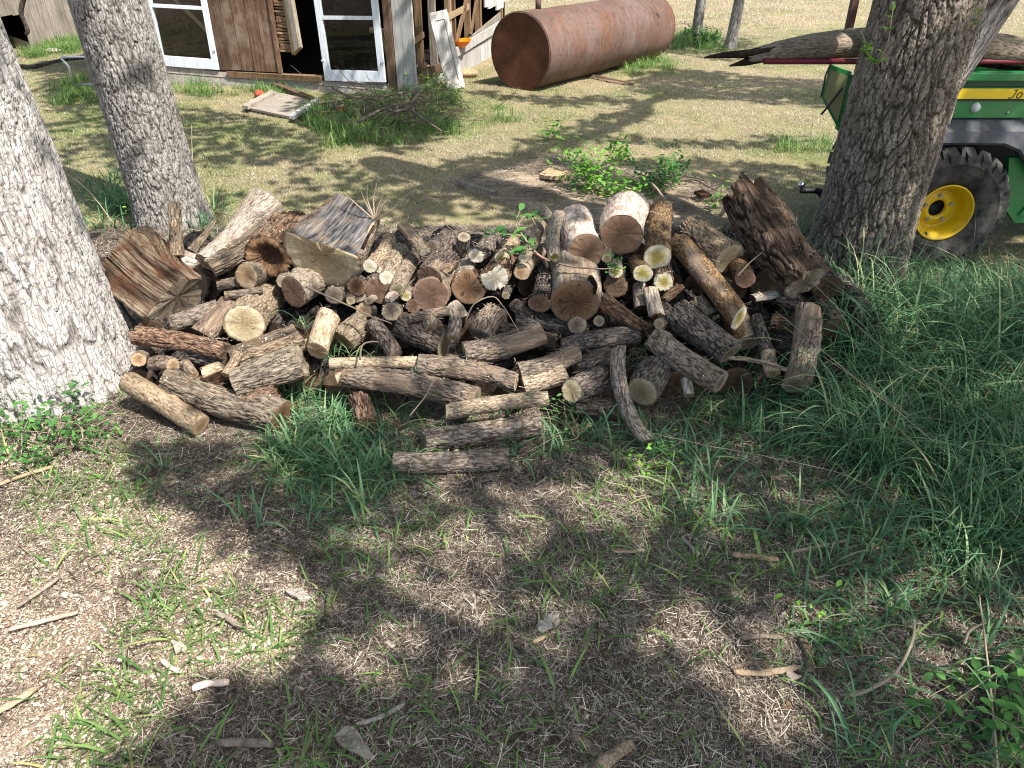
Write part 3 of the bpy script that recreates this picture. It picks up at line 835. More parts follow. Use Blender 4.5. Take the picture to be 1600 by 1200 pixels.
# broken side wall: studs, rails, lapping boards
for yy, w_, z1_, mt in ((-0.10, 0.045, 2.2, B_FRAME), (-0.42, 0.04, 2.2, B_FRAME), (-0.80, 0.05, 2.2, B_GREY), (-1.28, 0.05, 2.2, B_TAN), (-1.42, 0.04, 2.2, B_FRAME), (-1.95, 0.05, 2.2, B_FRAME), (-2.35, 0.05, 2.2, B_FRAME), (-3.3, 0.06, 2.2, B_FRAME)):
    sbox('stud', mt, 0.0, 0.07, yy - w_, yy, 0.0, z1_, jit=0.004)
def sideboard(name, mat, p, q, w, t=0.022, xo=-0.015):
    """board on the side wall from p=(y,z) to q=(y,z), w wide"""
    p = np.array(p, float); q = np.array(q, float)
    d = (q - p); L = np.linalg.norm(d); d /= L; nrm = np.array([-d[1], d[0]]) * w / 2
    pts = [p - nrm, q - nrm * RNG.uniform(0.8, 1.1), q + nrm * RNG.uniform(0.8, 1.1), p + nrm]
    V = [(xo, a[0], a[1]) for a in pts] + [(xo + t, a[0], a[1]) for a in pts]
    return MB().add(V, [[3, 2, 1, 0], [4, 5, 6, 7], [0, 1, 5, 4], [1, 2, 6, 5], [2, 3, 7, 6], [3, 0, 4, 7]]).build(name, mat, shed)
sideboard('siding_board', B_BROWN, (-0.12, 0.10), (-1.2, 0.16), 0.11)
sideboard('siding_board', B_WHITE, (-0.2, 0.015), (-1.3, 0.05), 0.09, 0.02, -0.035)
sideboard('siding_board', B_WHITE, (-1.2, 0.10), (-2.3, 0.10), 0.20, 0.02, -0.02)
sideboard('siding_board', B_WHITE, (-1.05, 0.22), (-3.3, 0.36), 0.10, 0.02, -0.045)
sideboard('siding_board', B_GREY, (-1.9, 0.24), (-3.2, 0.40), 0.17)
sideboard('rail', B_TAN, (-0.80, 0.58), (-1.9, 0.66), 0.06)
sideboard('rail', B_FRAME, (-0.1, 0.47), (-0.45, 0.52), 0.05)
sideboard('rail', B_FRAME, (-1.42, 0.30), (-1.95, 0.85), 0.07)
sideboard('rail', B_FRAME, (-1.95, 0.35), (-2.35, 0.9), 0.05)
sideboard('shelf', B_FRAME, (-1.25, 0.24), (-1.75, 0.26), 0.03, 0.25, -0.04)
yy = -2.2
while yy > -3.4:
    w_ = RNG.uniform(0.12, 0.19)
    sideboard('siding_board', B_WHITE, (yy - w_ / 2, 0.0 if yy < -2.6 else 0.0), (yy - w_ / 2, 0.28), w_ - 0.008, 0.02, -0.012)
    if yy < -2.35:
        sideboard('siding_board', B_WHITE, (yy - w_ / 2, RNG.uniform(0.5, 0.62)), (yy - w_ / 2 + 0.03, 2.2), w_ - 0.008, 0.02, -0.03)
    yy -= w_
for k in range(5):
    sideboard('siding_board', B_GREY, (-0.1, 1.0 + 0.0 + k * 0.26), (-3.35, 1.0 + k * 0.26), 0.2) if k > 1 else None

def shed_pt(x, y, z):
    a = math.atan2(e1[1], e1[0])
    return np.array([A0[0] + x * math.cos(a) - y * math.sin(a), A0[1] + x * math.sin(a) + y * math.cos(a), z])

# things in and against the shed
bw = empty('bowl', 'bright orange plastic bowl on a rail of the broken side wall', 'bowl', tuple(shed_pt(-0.02, -1.5, 0.27)))
prof = [(0.0, 0.0), (0.06, 0.0), (0.10, 0.03), (0.13, 0.075), (0.14, 0.08), (0.125, 0.07), (0.09, 0.03), (0.0, 0.02)]
nseg = 20
V = [(r * math.cos(2 * math.pi * k / nseg), r * math.sin(2 * math.pi * k / nseg), z + (0.008 * math.sin(4 * math.pi * k / nseg) if r > 0.1 else 0)) for r, z in prof for k in range(nseg)]
F = [[i * nseg + k, i * nseg + (k + 1) % nseg, (i + 1) * nseg + (k + 1) % nseg, (i + 1) * nseg + k] for i in range(len(prof) - 1) for k in range(nseg)]
mk('bowl_shell', V, F, metal('plastic_orange', 'f07a10', 0.4), bw)
# narrow panelled door leaning at the side wall
p0 = G(712, 139); top = PY(683, 18, p0[1] + 0.12)
d_ = top - p0
L_ = np.linalg.norm(d_)
nar = empty('narrow_door', 'narrow grey panelled cupboard door leaning against the broken side wall', 'door', tuple(p0))
Fm = frame(d_, (0.55, -0.85, 0))
Rm = np.stack([np.cross(Fm[:, 2], -Fm[:, 0]), Fm[:, 0], Fm[:, 2]], 1)
# x across, y outward
outw = np.array([0.35, -0.93, 0.0]); z_ax = d_ / L_; outw = outw - z_ax * (outw @ z_ax); outw /= np.linalg.norm(outw); x_ax = np.cross(outw, z_ax)
Rm = np.stack([x_ax, outw, z_ax], 1)
nar.rotation_euler = Matrix(Rm.tolist()).to_euler()
for nm, c_, s_ in (('panel', (0, 0.004, L_ / 2), (0.10, 0.012, L_ - 0.1)), ('stile', (-0.075, 0.006, L_ / 2), (0.05, 0.026, L_)), ('stile', (0.072, 0.006, L_ / 2), (0.044, 0.026, L_)),
                   ('rail', (0, 0.006, 0.04), (0.10, 0.024, 0.08)), ('rail', (0, 0.006, L_ - 0.04), (0.10, 0.024, 0.08))):
    o = MB().box((0, 0, 0), s_, None, 0.001).build(nm, B_WHITE, nar); o.location = c_
# shapes seen dimly behind the window glass
cb = MB().tube([shed_pt(2.95, -0.35, 0.9), shed_pt(2.6, -0.32, 0.62), shed_pt(2.42, -0.3, 0.46), shed_pt(2.40, -0.3, 0.32)], [0.03, 0.035, 0.035, 0.03], 8, True, 0.4)
tag(cb.build('curved_board', B_TAN, None, True), 'pale bent board standing inside the shed behind the window nearer the trunk', 'board')
cb = MB().tube([shed_pt(0.32, -0.3, 0.25), shed_pt(0.42, -0.35, 0.55)], [0.025, 0.025], 6).tube([shed_pt(0.28, -0.3, 0.54), shed_pt(0.52, -0.32, 0.56)], [0.03, 0.03], 6)
tag(cb.build('wooden_bracket', B_TAN), 'small tan wooden bracket inside the shed behind the window by the corner', 'bracket')

# far plank shed at the top left
wa, wb = G(50, 74), G(124, 57)
wd = (wb - wa) / np.linalg.norm(wb - wa)
ps = empty('plank_shed', 'grey plank outbuilding with a dark hole beyond the pale trunk', 'shed', tuple(wa), math.atan2(wd[1], wd[0]))
def pbox(name, mat, x0, x1, y0, y1, z0, z1, jit=0.006):
    o = MB().box((0, 0, 0), (x1 - x0, y1 - y0, z1 - z0), None, jit).build(name, mat, ps)
    o.location = ((x0 + x1) / 2, (y0 + y1) / 2, (z0 + z1) / 2)
    return o
x_ = 0.0
while x_ < 2.6:
    w_ = RNG.uniform(0.16, 0.24)
    pbox('plank', B_GREY, x_ + 0.004, x_ + w_ - 0.004, -0.012, 0.012 + RNG.uniform(0, 0.012), RNG.uniform(-0.02, 0.02), 2.0, 0.004); x_ += w_
x_ = -1.6
while x_ < -0.02:
    w_ = 0.2
    pbox('plank', B_GREY, x_ + 0.004, x_ + w_ - 0.004, -0.01, 0.016, 0.42 + RNG.uniform(0, 0.03) if x_ > -0.9 else 0.0, 2.0, 0.004); x_ += w_
pbox('inner_wall', B_SHADE, -1.6, 2.6, 1.4, 1.45, 0, 2.0); pbox('inner_wall', B_SHADE, -1.62, -1.58, 0.02, 1.4, 0, 2.0); pbox('inner_wall', B_SHADE, 2.58, 2.62, 0.02, 1.4, 0, 2.0)
pbox('roof', B_GREY, -1.75, 2.75, -0.15, 1.6, 2.0, 2.06)
hb = MB().tube(spline([PY(38, -8, 11.0), PY(33, 18, 11.0), PY(38, 34, 11.0), PY(44, 48, 11.0), PY(40, 54, 11.0)], 16), np.linspace(0.035, 0.02, 16), 8)
tag(hb.build('bent_branch', TREE_BARK[1], None, True), 'bent bare branch hanging over the dark hole of the plank outbuilding', 'branch')
sl = MB().add([G(10, 70, 0.0), G(48, 82, 0.0), G(44, 66, 0.12), G(6, 52, 0.16), G(10, 70, -0.03), G(48, 82, -0.03), G(44, 66, 0.08), G(6, 52, 0.12)], [[0, 1, 2, 3], [5, 4, 7, 6], [0, 4, 5, 1], [1, 5, 6, 2], [2, 6, 7, 3], [3, 7, 4, 0]])
tag(sl.build('stone_slab', CONC), 'grey slab tilted at the hole of the plank outbuilding', 'slab')

# ------------------------------------------------------------------ rusty tank
T1p, T2p = G(812, 141), G(1000, 92)
td = T2p - T1p; td /= np.linalg.norm(td)
TR = 0.375; TL = 2.85
RUST = MT('rusted_steel', 0.8, 0.25)
v = RUST.coord('Object'); vs_ = RUST.coord('Object', (3.5, 1, 1))
n1 = RUST.noise(v, 2.4, 6, 0.65); n2 = RUST.noise(vs_, 8, 6, 0.7); n3 = RUST.noise(v, 90, 4, 0.7)
col = RUST.ramp(n2, [(0.3, '40302a'), (0.5, '5c483e'), (0.7, '6f5a4e')])
col = RUST.mix(RUST.ramp(n1, [(0.48, 0.0), (0.70, 0.5)]), col, '75492f')
col = RUST.mix(RUST.ramp(RUST.noise(v, 1.6, 5, 0.6), [(0.5, 0.0), (0.75, 0.5)]), col, '7d6e6c')
col = RUST.mix(RUST.ramp(RUST.noise(v, 22, 4, 0.6), [(0.58, 0.0), (0.72, 0.6)]), col, '3f251c')
RUST.color(RUST.hsv(col, 0.5, 1.0, RUST.math('ADD', RUST.math('MULTIPLY', n3, 0.5), 0.75)))
RUST.bump(RUST.math('ADD', n3, RUST.math('MULTIPLY', n2, 0.5)), 0.35, 0.006)
RUST = RUST.m
REND = MT('rusted_end_plate', 0.85, 0.2)
v = REND.coord('Object')
REND.color(REND.ramp(REND.noise(v, 3, 6, 0.7), [(0.3, '4a2c20'), (0.55, '63402f'), (0.8, '7d553c')])).bump(REND.noise(v, 70, 4), 0.3, 0.005)
REND = REND.m
tank = empty('fuel_tank', 'large rusty steel tank lying on the lawn beside the shed', 'tank', tuple(T1p + [0, 0, TR - 0.01]), math.atan2(td[1], td[0]))
nn = 96
xs = np.concatenate([[0.0, 0.012], np.linspace(0.03, TL - 0.03, 60), [TL - 0.012, TL]])
rr = np.concatenate([[TR - 0.012, TR - 0.003], np.full(60, TR), [TR - 0.003, TR - 0.012]])
A_, X_ = np.meshgrid(np.linspace(0, 2 * np.pi, nn, endpoint=False), xs)
R_ = np.repeat(rr, nn)
Pn = np.stack([X_.ravel(), np.cos(A_.ravel()) * TR, np.sin(A_.ravel()) * TR], -1)
R_ = R_ + 0.009 * fbm(Pn * 2.2, 3, 77)
seam = 0.007 * (np.exp(-((X_.ravel() - 0.95) / 0.008) ** 2) + np.exp(-((X_.ravel() - 1.9) / 0.008) ** 2))
R_ = R_ + seam
V = np.stack([X_.ravel(), np.cos(A_.ravel()) * R_, np.sin(A_.ravel()) * R_], -1)
i, j = np.meshgrid(np.arange(len(xs) - 1), np.arange(nn), indexing='ij')
a = (i * nn + j).ravel(); b = (i * nn + (j + 1) % nn).ravel()
mk('shell', V, [np.stack([a, a + nn, b + nn, b], -1)], RUST, tank)
for x_e, sgn in ((0.006, 1), (TL - 0.006, -1)):
    rr2 = np.linspace(0, 1, 12)[1:] * (TR - 0.012)
    V = [(x_e + sgn * 0.004, 0, 0)] + [(x_e + sgn * 0.004 * (1 - (r / TR) ** 2), r * math.cos(t_), r * math.sin(t_)) for r in rr2 for t_ in np.linspace(0, 2 * np.pi, 64, endpoint=False)]
    F = [[0, 1 + k, 1 + (k + 1) % 64] for k in range(64)] + [[1 + q * 64 + k, 1 + (q + 1) * 64 + k, 1 + (q + 1) * 64 + (k + 1) % 64, 1 + q * 64 + (k + 1) % 64] for q in range(10) for k in range(64)]
    mk('end_plate', V, F, REND, tank)
a_ = np.linspace(0, 2 * np.pi, 80)
for x_ in (0.012, TL - 0.012):
    V, F = tube(np.stack([0 * a_ + x_, np.cos(a_) * (TR - 0.004), np.sin(a_) * (TR - 0.004)], -1), [0.008] * 80, 6, False)
    MB().add(V, F).build('weld_bead', RUST, tank, True)
MB().tube([(0.35, 0.02, TR - 0.01), (0.35, 0.02, TR + 0.10)], [0.03, 0.03], 12).build('filler_neck', RUST, tank, True)
tb = MB().add([G(915, 120, 0.0), G(985, 134, 0.0), G(992, 130, 0.02), G(925, 116, 0.035), G(915, 120, -0.02), G(985, 134, -0.02), G(992, 130, -0.02), G(925, 116, -0.02)],
              [[0, 1, 2, 3], [0, 4, 5, 1], [1, 5, 6, 2], [2, 6, 7, 3], [3, 7, 4, 0], [4, 7, 6, 5]])
tag(tb.build('broken_board', B_BROWN), 'short broken brown board wedged under the rusty tank', 'board')

# ------------------------------------------------------------------ green utility vehicle
GREEN = metal('paint_green', '1f7a3f', 0.4, 0.0, 0.5, 0.15, 0, '5d6e4c')
DGREEN = metal('paint_green_dark', '1c4a30', 0.5)
FEND = metal('plastic_dark_grey', '474a52', 0.6, 0, 0.4, 0.2, 0.2, '77726a')
YEL = metal('paint_yellow', 'e0b80c', 0.45, 0, 0.5, 0.1, 0, 'b08a1a')
YDEC = metal('decal_yellow', 'e8c81c', 0.45)
BLK = metal('black_plastic', '17171a', 0.6)
STEEL = metal('bolt_steel', '9fa3a6', 0.4, 0.8)
REDM = metal('paint_dark_red', '6e2430', 0.5, 0, 0.4, 0.2)
RUB = MT('tyre_rubber', 0.85, 0.25)
v = RUB.coord('Object')
RUB.color(RUB.mix(RUB.ramp(RUB.noise(v, 12, 5, 0.65), [(0.4, 0.0), (0.7, 0.8)]), '2c2c2d', '6a665f')).bump(RUB.noise(v, 90, 3), 0.2, 0.003)
RUB = RUB.m
YV = 3.55
veh = empty('utility_vehicle', 'green utility vehicle with a cargo box, yellow wheels and a red pipe rack', 'utility vehicle', (2.14, YV + 0.6, 0))
def vbox(name, mat, x0, x1, y0, y1, z0, z1, parent=None, bev=0.0):
    c = np.array([(x0 + x1) / 2 - 2.14, (y0 + y1) / 2 - YV - 0.6, (z0 + z1) / 2])
    o = MB().box((0, 0, 0), (x1 - x0, y1 - y0, z1 - z0)).build(name, mat, parent or veh)
    o.location = c
    if bev:
        bm = o.modifiers.new('bevel', 'BEVEL'); bm.width = bev; bm.segments = 2
    return o
X0, X1 = 1.545, 3.0
Y1 = YV + 0.86
# cargo box near side: lip, upper rib, stripe, lower panel
vbox('box_lip', GREEN, X0, X1, YV - 0.02, YV + 0.03, 0.862, 0.900, bev=0.006)
vbox('side_rib', DGREEN, X0 + 0.005, X1, YV + 0.012, YV + 0.03, 0.836, 0.860)
vbox('side_panel', GREEN, X0, X1, YV, YV + 0.03, 0.700, 0.834, bev=0.004)
vbox('stripe', YDEC, X0 + 0.03, X1 - 0.03, YV - 0.004, YV - 0.001, 0.786, 0.830)
vbox('stripe_edge', BLK, X0 + 0.03, X1 - 0.03, YV - 0.005, YV - 0.001, 0.776, 0.785)
vbox('far_side_panel', GREEN, 1.97, X1, Y1 - 0.03, Y1, 0.60, 0.90)
vbox('box_floor', DGREEN, 1.93, X1, YV + 0.03, Y1 - 0.03, 0.64, 0.66)
vbox('front_panel', GREEN, X1 - 0.03, X1, YV + 0.03, Y1 - 0.03, 0.66, 0.90)
# tailgate: green end flange, frame and pale inset seen at an angle, with a black strap
def vquad(name, mat, pts, thick, parent=None):
    P = [np.array(q) for q in pts]
    nrm = np.cross(P[1] - P[0], P[2] - P[0]); nrm /= np.linalg.norm(nrm)
    k = len(P)
    V = np.array(P + [q + nrm * thick for q in P]) - [2.14, YV + 0.6, 0]
    F = [list(range(k)), list(range(2 * k - 1, k - 1, -1))] + [[q, k + q, k + (q + 1) % k, (q + 1) % k] for q in range(k)]
    return MB().add(V, F).build(name, mat, parent or veh)
tgl = PY(1283, 152, YV + 0.10); 
vquad('tailgate_flange', GREEN, [PY(1327, 118, YV), PY(1350, 118, YV), PY(1340, 212, YV), PY(1320, 213, YV), PY(1308, 203, YV)], 0.03)
tgp = [PY(1297, 101, YV + 0.04), PY(1331, 113, YV + 0.005), PY(1310, 203, YV + 0.005), PY(1283, 152, YV + 0.04)]
vquad('tailgate_frame', GREEN, tgp, 0.02)
cc = sum(tgp) / 4
PALE = metal('pale_inset', '8a8a5e', 0.5, 0, 0.5, 0.3)
vquad('tailgate_inset', PALE, [cc + (q - cc) * 0.80 + np.array([-0.003, -0.006, 0.0]) for q in tgp], 0.004)
sp = MB().tube([PY(1316, 138, YV - 0.02) - [2.14, YV + 0.6, 0], PY(1296, 164, YV - 0.02) - [2.14, YV + 0.6, 0], PY(1283, 179, YV - 0.02) - [2.14, YV + 0.6, 0]], 0.005, 6)
sp.tube([PY(1298, 100, YV - 0.01) - [2.14, YV + 0.6, 0], PY(1290, 118, YV - 0.01) - [2.14, YV + 0.6, 0], PY(1283, 152, YV - 0.01) - [2.14, YV + 0.6, 0]], 0.004, 6)
sp.build('strap', BLK, veh)
# round reflector
bt = MB(); 
th = np.linspace(0, 2 * np.pi, 20, endpoint=False)
def disc(name, mat, c, r, t_, parent, n=20, dome=0.0):
    """disc facing -y"""
    c = np.array(c) - [2.14, YV + 0.6, 0]
    th = np.linspace(0, 2 * np.pi, n, endpoint=False)
    V = [(c[0], c[1] - t_ - dome, c[2])] + [(c[0] + r * 0.8 * math.cos(a), c[1] - t_, c[2] + r * 0.8 * math.sin(a)) for a in th] + [(c[0] + r * math.cos(a), c[1], c[2] + r * math.sin(a)) for a in th]
    F = [[0, 1 + (k + 1) % n, 1 + k] for k in range(n)] + [[1 + k, 1 + (k + 1) % n, 1 + n + (k + 1) % n, 1 + n + k] for k in range(n)]
    return mk(name, V, F, mat, parent)
disc('reflector', metal('reflector', 'c9ced2', 0.25, 0, 0.6), (2.125, YV - 0.001, 0.748), 0.022, 0.012, veh, dome=0.004)
for x_, z_ in ((1.75, 0.725), (1.98, 0.725), (2.28, 0.725), (2.5, 0.725)):
    disc('bolt', STEEL, (x_, YV - 0.001, z_), 0.007, 0.004, veh, 10)
# lettering that shows beside the frame's edge
def _lt(pts, w=0.0045):
    V, F = tube(spline(pts, 14), [w * 0.5] * 14, 6, True, 1.0)
    V[:, 1] = V[:, 1] * 0.3
    return V, F
lm = MB()
lm.add(*_lt([(0.030, 0, 0.036), (0.022, 0, 0.036), (0.012, 0, 0.035)]))
lm.add(*_lt([(0.026, 0, 0.036), (0.020, 0, 0.018), (0.014, 0, 0.004), (0.004, 0, 0.0), (-0.004, 0, 0.003)]))
lm.build('letter_j', BLK, veh).location = (2.262 - 2.14, -0.6 - 0.0055, 0.789)
a_ = np.linspace(0, 2 * np.pi, 20)
V, F = tube(np.stack([0.043 + 0.011 * np.cos(a_) + 0.003 * np.sin(a_), 0 * a_, 0.0125 + 0.0125 * np.sin(a_)], -1), [0.0023] * 20, 6, False)
V[:, 1] *= 0.3
MB().add(V, F).build('letter_o', BLK, veh).location = (2.262 - 2.14, -0.6 - 0.0055, 0.789)
# fender: flat flare over the wheel, curving down in front
fp = [(1.60, 0.60), (1.78, 0.60), (1.80, 0.592), (2.26, 0.592), (2.33, 0.575), (2.38, 0.54), (2.44, 0.44), (2.60, 0.36), (3.4, 0.36), (3.4, 0.30), (2.58, 0.30), (2.40, 0.40), (2.34, 0.50), (2.29, 0.538), (2.25, 0.55), (1.80, 0.55), (1.60, 0.56)]
xs_f = [(1.70, 0.698, 0.600), (1.80, 0.698, 0.592), (2.10, 0.698, 0.592), (2.28, 0.698, 0.590), (2.36, 0.698, 0.560), (2.42, 0.66, 0.50), (2.50, 0.58, 0.42), (2.62, 0.46, 0.36)]
V, F = [], []
for x_, zt, zb in xs_f:
    V += [(x_ - 2.14, -0.6 + 0.02, zt), (x_ - 2.14, -0.6 - 0.055, zt - 0.045), (x_ - 2.14, -0.6 - 0.062, zb + 0.012), (x_ - 2.14, -0.6 - 0.05, zb), (x_ - 2.14, -0.6 + 0.02, zb + 0.01)]
for k in range(len(xs_f) - 1):
    F += [[5 * k + q, 5 * k + 5 + q, 5 * k + 6 + q, 5 * k + 1 + q] for q in range(4)]
F += [[0, 1, 2, 3, 4], [5 * (len(xs_f) - 1) + q for q in (4, 3, 2, 1, 0)]]
mk('fender', V, F, FEND, veh, False)
for x_ in (1.84, 2.18):
    vbox('fender_seam', BLK, x_, x_ + 0.004, YV - 0.056, YV - 0.03, 0.60, 0.655)
# body ahead of the wheel and under the box
vquad('body_panel', GREEN, [(2.36, YV + 0.03, 0.52), (3.4, YV + 0.03, 0.52), (3.4, YV + 0.03, 0.20), (2.50, YV + 0.03, 0.20), (2.44, YV + 0.03, 0.26)], -0.03)
vquad('body_crease', GREEN, [(2.50, YV - 0.01, 0.24), (3.4, YV - 0.01, 0.24), (3.4, YV - 0.01, 0.42), (2.58, YV - 0.01, 0.40)], -0.03)
vbox('wheel_well', BLK, 1.84, 2.75, YV + 0.30, YV + 0.34, 0.18, 0.62)
vbox('chassis', BLK, 1.95, 4.4, YV + 0.35, Y1 - 0.35, 0.24, 0.34)
vbox('seat_base', BLK, 3.15, 3.6, YV + 0.1, Y1 - 0.1, 0.5, 0.72, bev=0.03)
vbox('seat_back', BLK, 3.08, 3.18, YV + 0.1, Y1 - 0.1, 0.72, 1.1, bev=0.03)
vbox('floor_pan', BLK, 3.4, 4.0, YV + 0.05, Y1 - 0.05, 0.34, 0.38)
vbox('hood', GREEN, 3.95, 4.6, YV + 0.15, Y1 - 0.15, 0.38, 0.80, bev=0.06)
# hitch with ball
hp = PY(1252, 290, 4.1) - [2.14, YV + 0.6, 0]
hb = MB()
hb.tube(spline([hp + [0.50, 0.0, 0.02], hp + [0.25, 0, -0.07], hp + [0.14, 0, -0.06], hp + [0.10, 0, -0.03], hp + [0, 0, -0.03]], 14), np.linspace(0.022, 0.016, 14), 8)
hb.build('hitch_bar', BLK, veh, True)
bl = MB().tube([hp + [0, 0, -0.03], hp + [0, 0, -0.012], hp + [0, 0, -0.008], hp + [0, 0, 0.004], hp + [0, 0, 0.016], hp + [0, 0, 0.022]], [0.010, 0.010, 0.017, 0.022, 0.016, 0.004], 14)
bl.build('hitch_ball', metal('chrome', 'c8ccd0', 0.15, 1.0), veh, True)
# red pipe rack
rk = lambda p: np.array(p) - [2.14, YV + 0.6, 0]
MB().tube([rk((1.14, YV + 0.06, 0.935)), rk((3.1, YV + 0.06, 0.935))], 0.013, 12).build('rack_rail', REDM, veh, True)
MB().tube([rk((1.97, Y1 - 0.05, 0.925)), rk((3.1, Y1 - 0.05, 0.925))], 0.013, 12).build('rack_rail', REDM, veh, True)
MB().tube([rk((1.60, YV + 0.06, 0.935)), rk((1.97, Y1 - 0.05, 0.930))], 0.013, 12).build('rack_rail', REDM, veh, True)
PST = metal('post_brown_red', '4a2a26', 0.6)
for x_, y_ in ((1.575, YV + 0.02), (1.80, Y1 - 0.05), (2.38, YV + 0.12)):
    MB().box((0, 0, 0.62), (0.035, 0.035, 1.24)).build('rack_post', PST, veh).location = rk((x_, y_, 0.88))
# wheels
def wheel(loc, flip=1):
    w = empty('wheel', None, None); w.parent = veh; w.location = rk(loc)
    w.scale = (1.07, 1.0, 1.07)
    if flip < 0: w.rotation_euler = (0, 0, math.pi)
    RO, n = 0.272, 72
    prof = [(0.122, -0.015), (0.130, -0.030), (0.150, -0.048), (0.195, -0.064), (0.222, -0.066), (0.224, -0.068), (0.229, -0.066), (0.250, -0.050), (0.264, -0.028), (RO, 0.0), (RO + 0.001, 0.08), (RO, 0.16), (0.25, 0.20), (0.20, 0.22), (0.15, 0.20)]
    V = [(r * math.cos(a), y, r * math.sin(a)) for r, y in prof for a in np.linspace(0, 2 * np.pi, n, endpoint=False)]
    F = [[i * n + k, i * n + (k + 1) % n, (i + 1) * n + (k + 1) % n, (i + 1) * n + k] for i in range(len(prof) - 1) for k in range(n)]
    mk('tyre', V, F, RUB, w)
    mb = MB()
    nl = 22
    for k in range(nl):
        for side in (0, 1):
            a0 = 2 * math.pi * (k + 0.5 * side) / nl
            wd_ = 0.62 * 2 * math.pi / nl * (0.9 if side == 0 else 0.8)
            if side == 0:   # shoulder lug: wraps from the side wall over the tread
                st_ = [(0.232, -0.066, 0.0), (0.262, -0.062, 0.1), (0.292, -0.02, 0.5), (0.294, 0.075, 1.2)]
            else:
                st_ = [(0.250, -0.052, 0.0), (0.286, -0.034, 0.2), (0.292, 0.10, 1.4)]
                wd_ *= 0.6
            V = []
            for r, y, sk in st_:
                aa_ = a0 + sk * 0.09 * (1 if side == 0 else -1)
                for rr_ in (r, r - 0.032):
                    for s_ in (-0.5, 0.5):
                        V.append((rr_ * math.cos(aa_ + s_ * wd_), y + (0.01 if rr_ != r else 0), rr_ * math.sin(aa_ + s_ * wd_)))
            F = []
            for q in range(len(st_) - 1):
                o_ = q * 4
                F += [[o_, o_ + 1, o_ + 5, o_ + 4], [o_ + 1, o_ + 3, o_ + 7, o_ + 5], [o_ + 2, o_, o_ + 4, o_ + 6]]
            F += [[0, 2, 3, 1], [len(V) - 4, len(V) - 3, len(V) - 1, len(V) - 2]]
            mb.add(V, F)
    mb.build('tread_lugs', RUB, w)
    prof = [(0.127, -0.030), (0.130, -0.038), (0.124, -0.040), (0.119, -0.030), (0.108, -0.016), (0.100, 0.0), (0.094, 0.040), (0.086, 0.050), (0.074, 0.044), (0.058, 0.034), (0.040, 0.032), (0.038, 0.05)]
    n = 48
    V = [(r * math.cos(a), y, r * math.sin(a)) for r, y in prof for a in np.linspace(0, 2 * np.pi, n, endpoint=False)]
    F = [[i * n + k, (i + 1) * n + k, (i + 1) * n + (k + 1) % n, i * n + (k + 1) % n] for i in range(len(prof) - 1) for k in range(n)]
    mk('rim', V, F, YEL, w)
    V = [(0.040 * math.cos(a), y, 0.040 * math.sin(a)) for y in (0.036, 0.09) for a in np.linspace(0, 2 * np.pi, 20, endpoint=False)]
    mk('hub', V, [[k, (k + 1) % 20, 20 + (k + 1) % 20, 20 + k] for k in range(20)] + [list(range(20, 40))], BLK, w)
    for k in range(5):
        a = 2 * math.pi * k / 5 + 0.35
        V, F = tube([(0.060 * math.cos(a), 0.042, 0.060 * math.sin(a)), (0.060 * math.cos(a), 0.026, 0.060 * math.sin(a))], 0.009, 6)
        mk('bolt', V, F, STEEL, w, False)
    V, F = tube([(-0.045, -0.008, -0.100), (-0.047, -0.026, -0.103)], 0.006, 6)
    mk('valve', V, F, BLK, w, False)
wheel((2.095, 3.52, 0.272))
wheel((2.185, Y1 + 0.0, 0.268), -1)
wheel((4.1, 3.52, 0.268)); wheel((4.1, Y1 + 0.03, 0.268), -1)
# ------------------------------------------------------------------ the woodpile
KP, Y0P = 0.568, 1.95
NP_ = np.array([0, -KP, 1.0]) / math.hypot(1, KP)
PSTY = {'grey': (0.0105, 0.055, 0.0062), 'dark': (0.0105, 0.05, 0.0070), 'tan': (0.0095, 0.045, 0.0050), 'brown': (0.012, 0.03, 0.0012), 'sand': (0.012, 0.05, 0.001),
        'smooth': (0.012, 0.03, 0.0022), 'peeled': (0.02, 0.06, 0.0014), 'rot': (0.012, 0.09, 0.010), 'pink': (0.011, 0.08, 0.009), 'black': (0.016, 0.06, 0.006), 'trunk': (0.022, 0.11, 0.012),
        'silver': (0.006, 0.16, 0.003), 'weather': (0.007, 0.2, 0.008), 'blue': (0.007, 0.2, 0.006)}

def on_plane(u, v, off=0.0, zmin=0.0):
    d = ray(u, v)
    q = off * math.hypot(1, KP)
    t = (KP * (-Y0P) + q - CAM_H) / (d[2] - KP * d[1])
    p = O + t * d
    if p[2] < zmin: p = G(u, v, zmin)
    return p

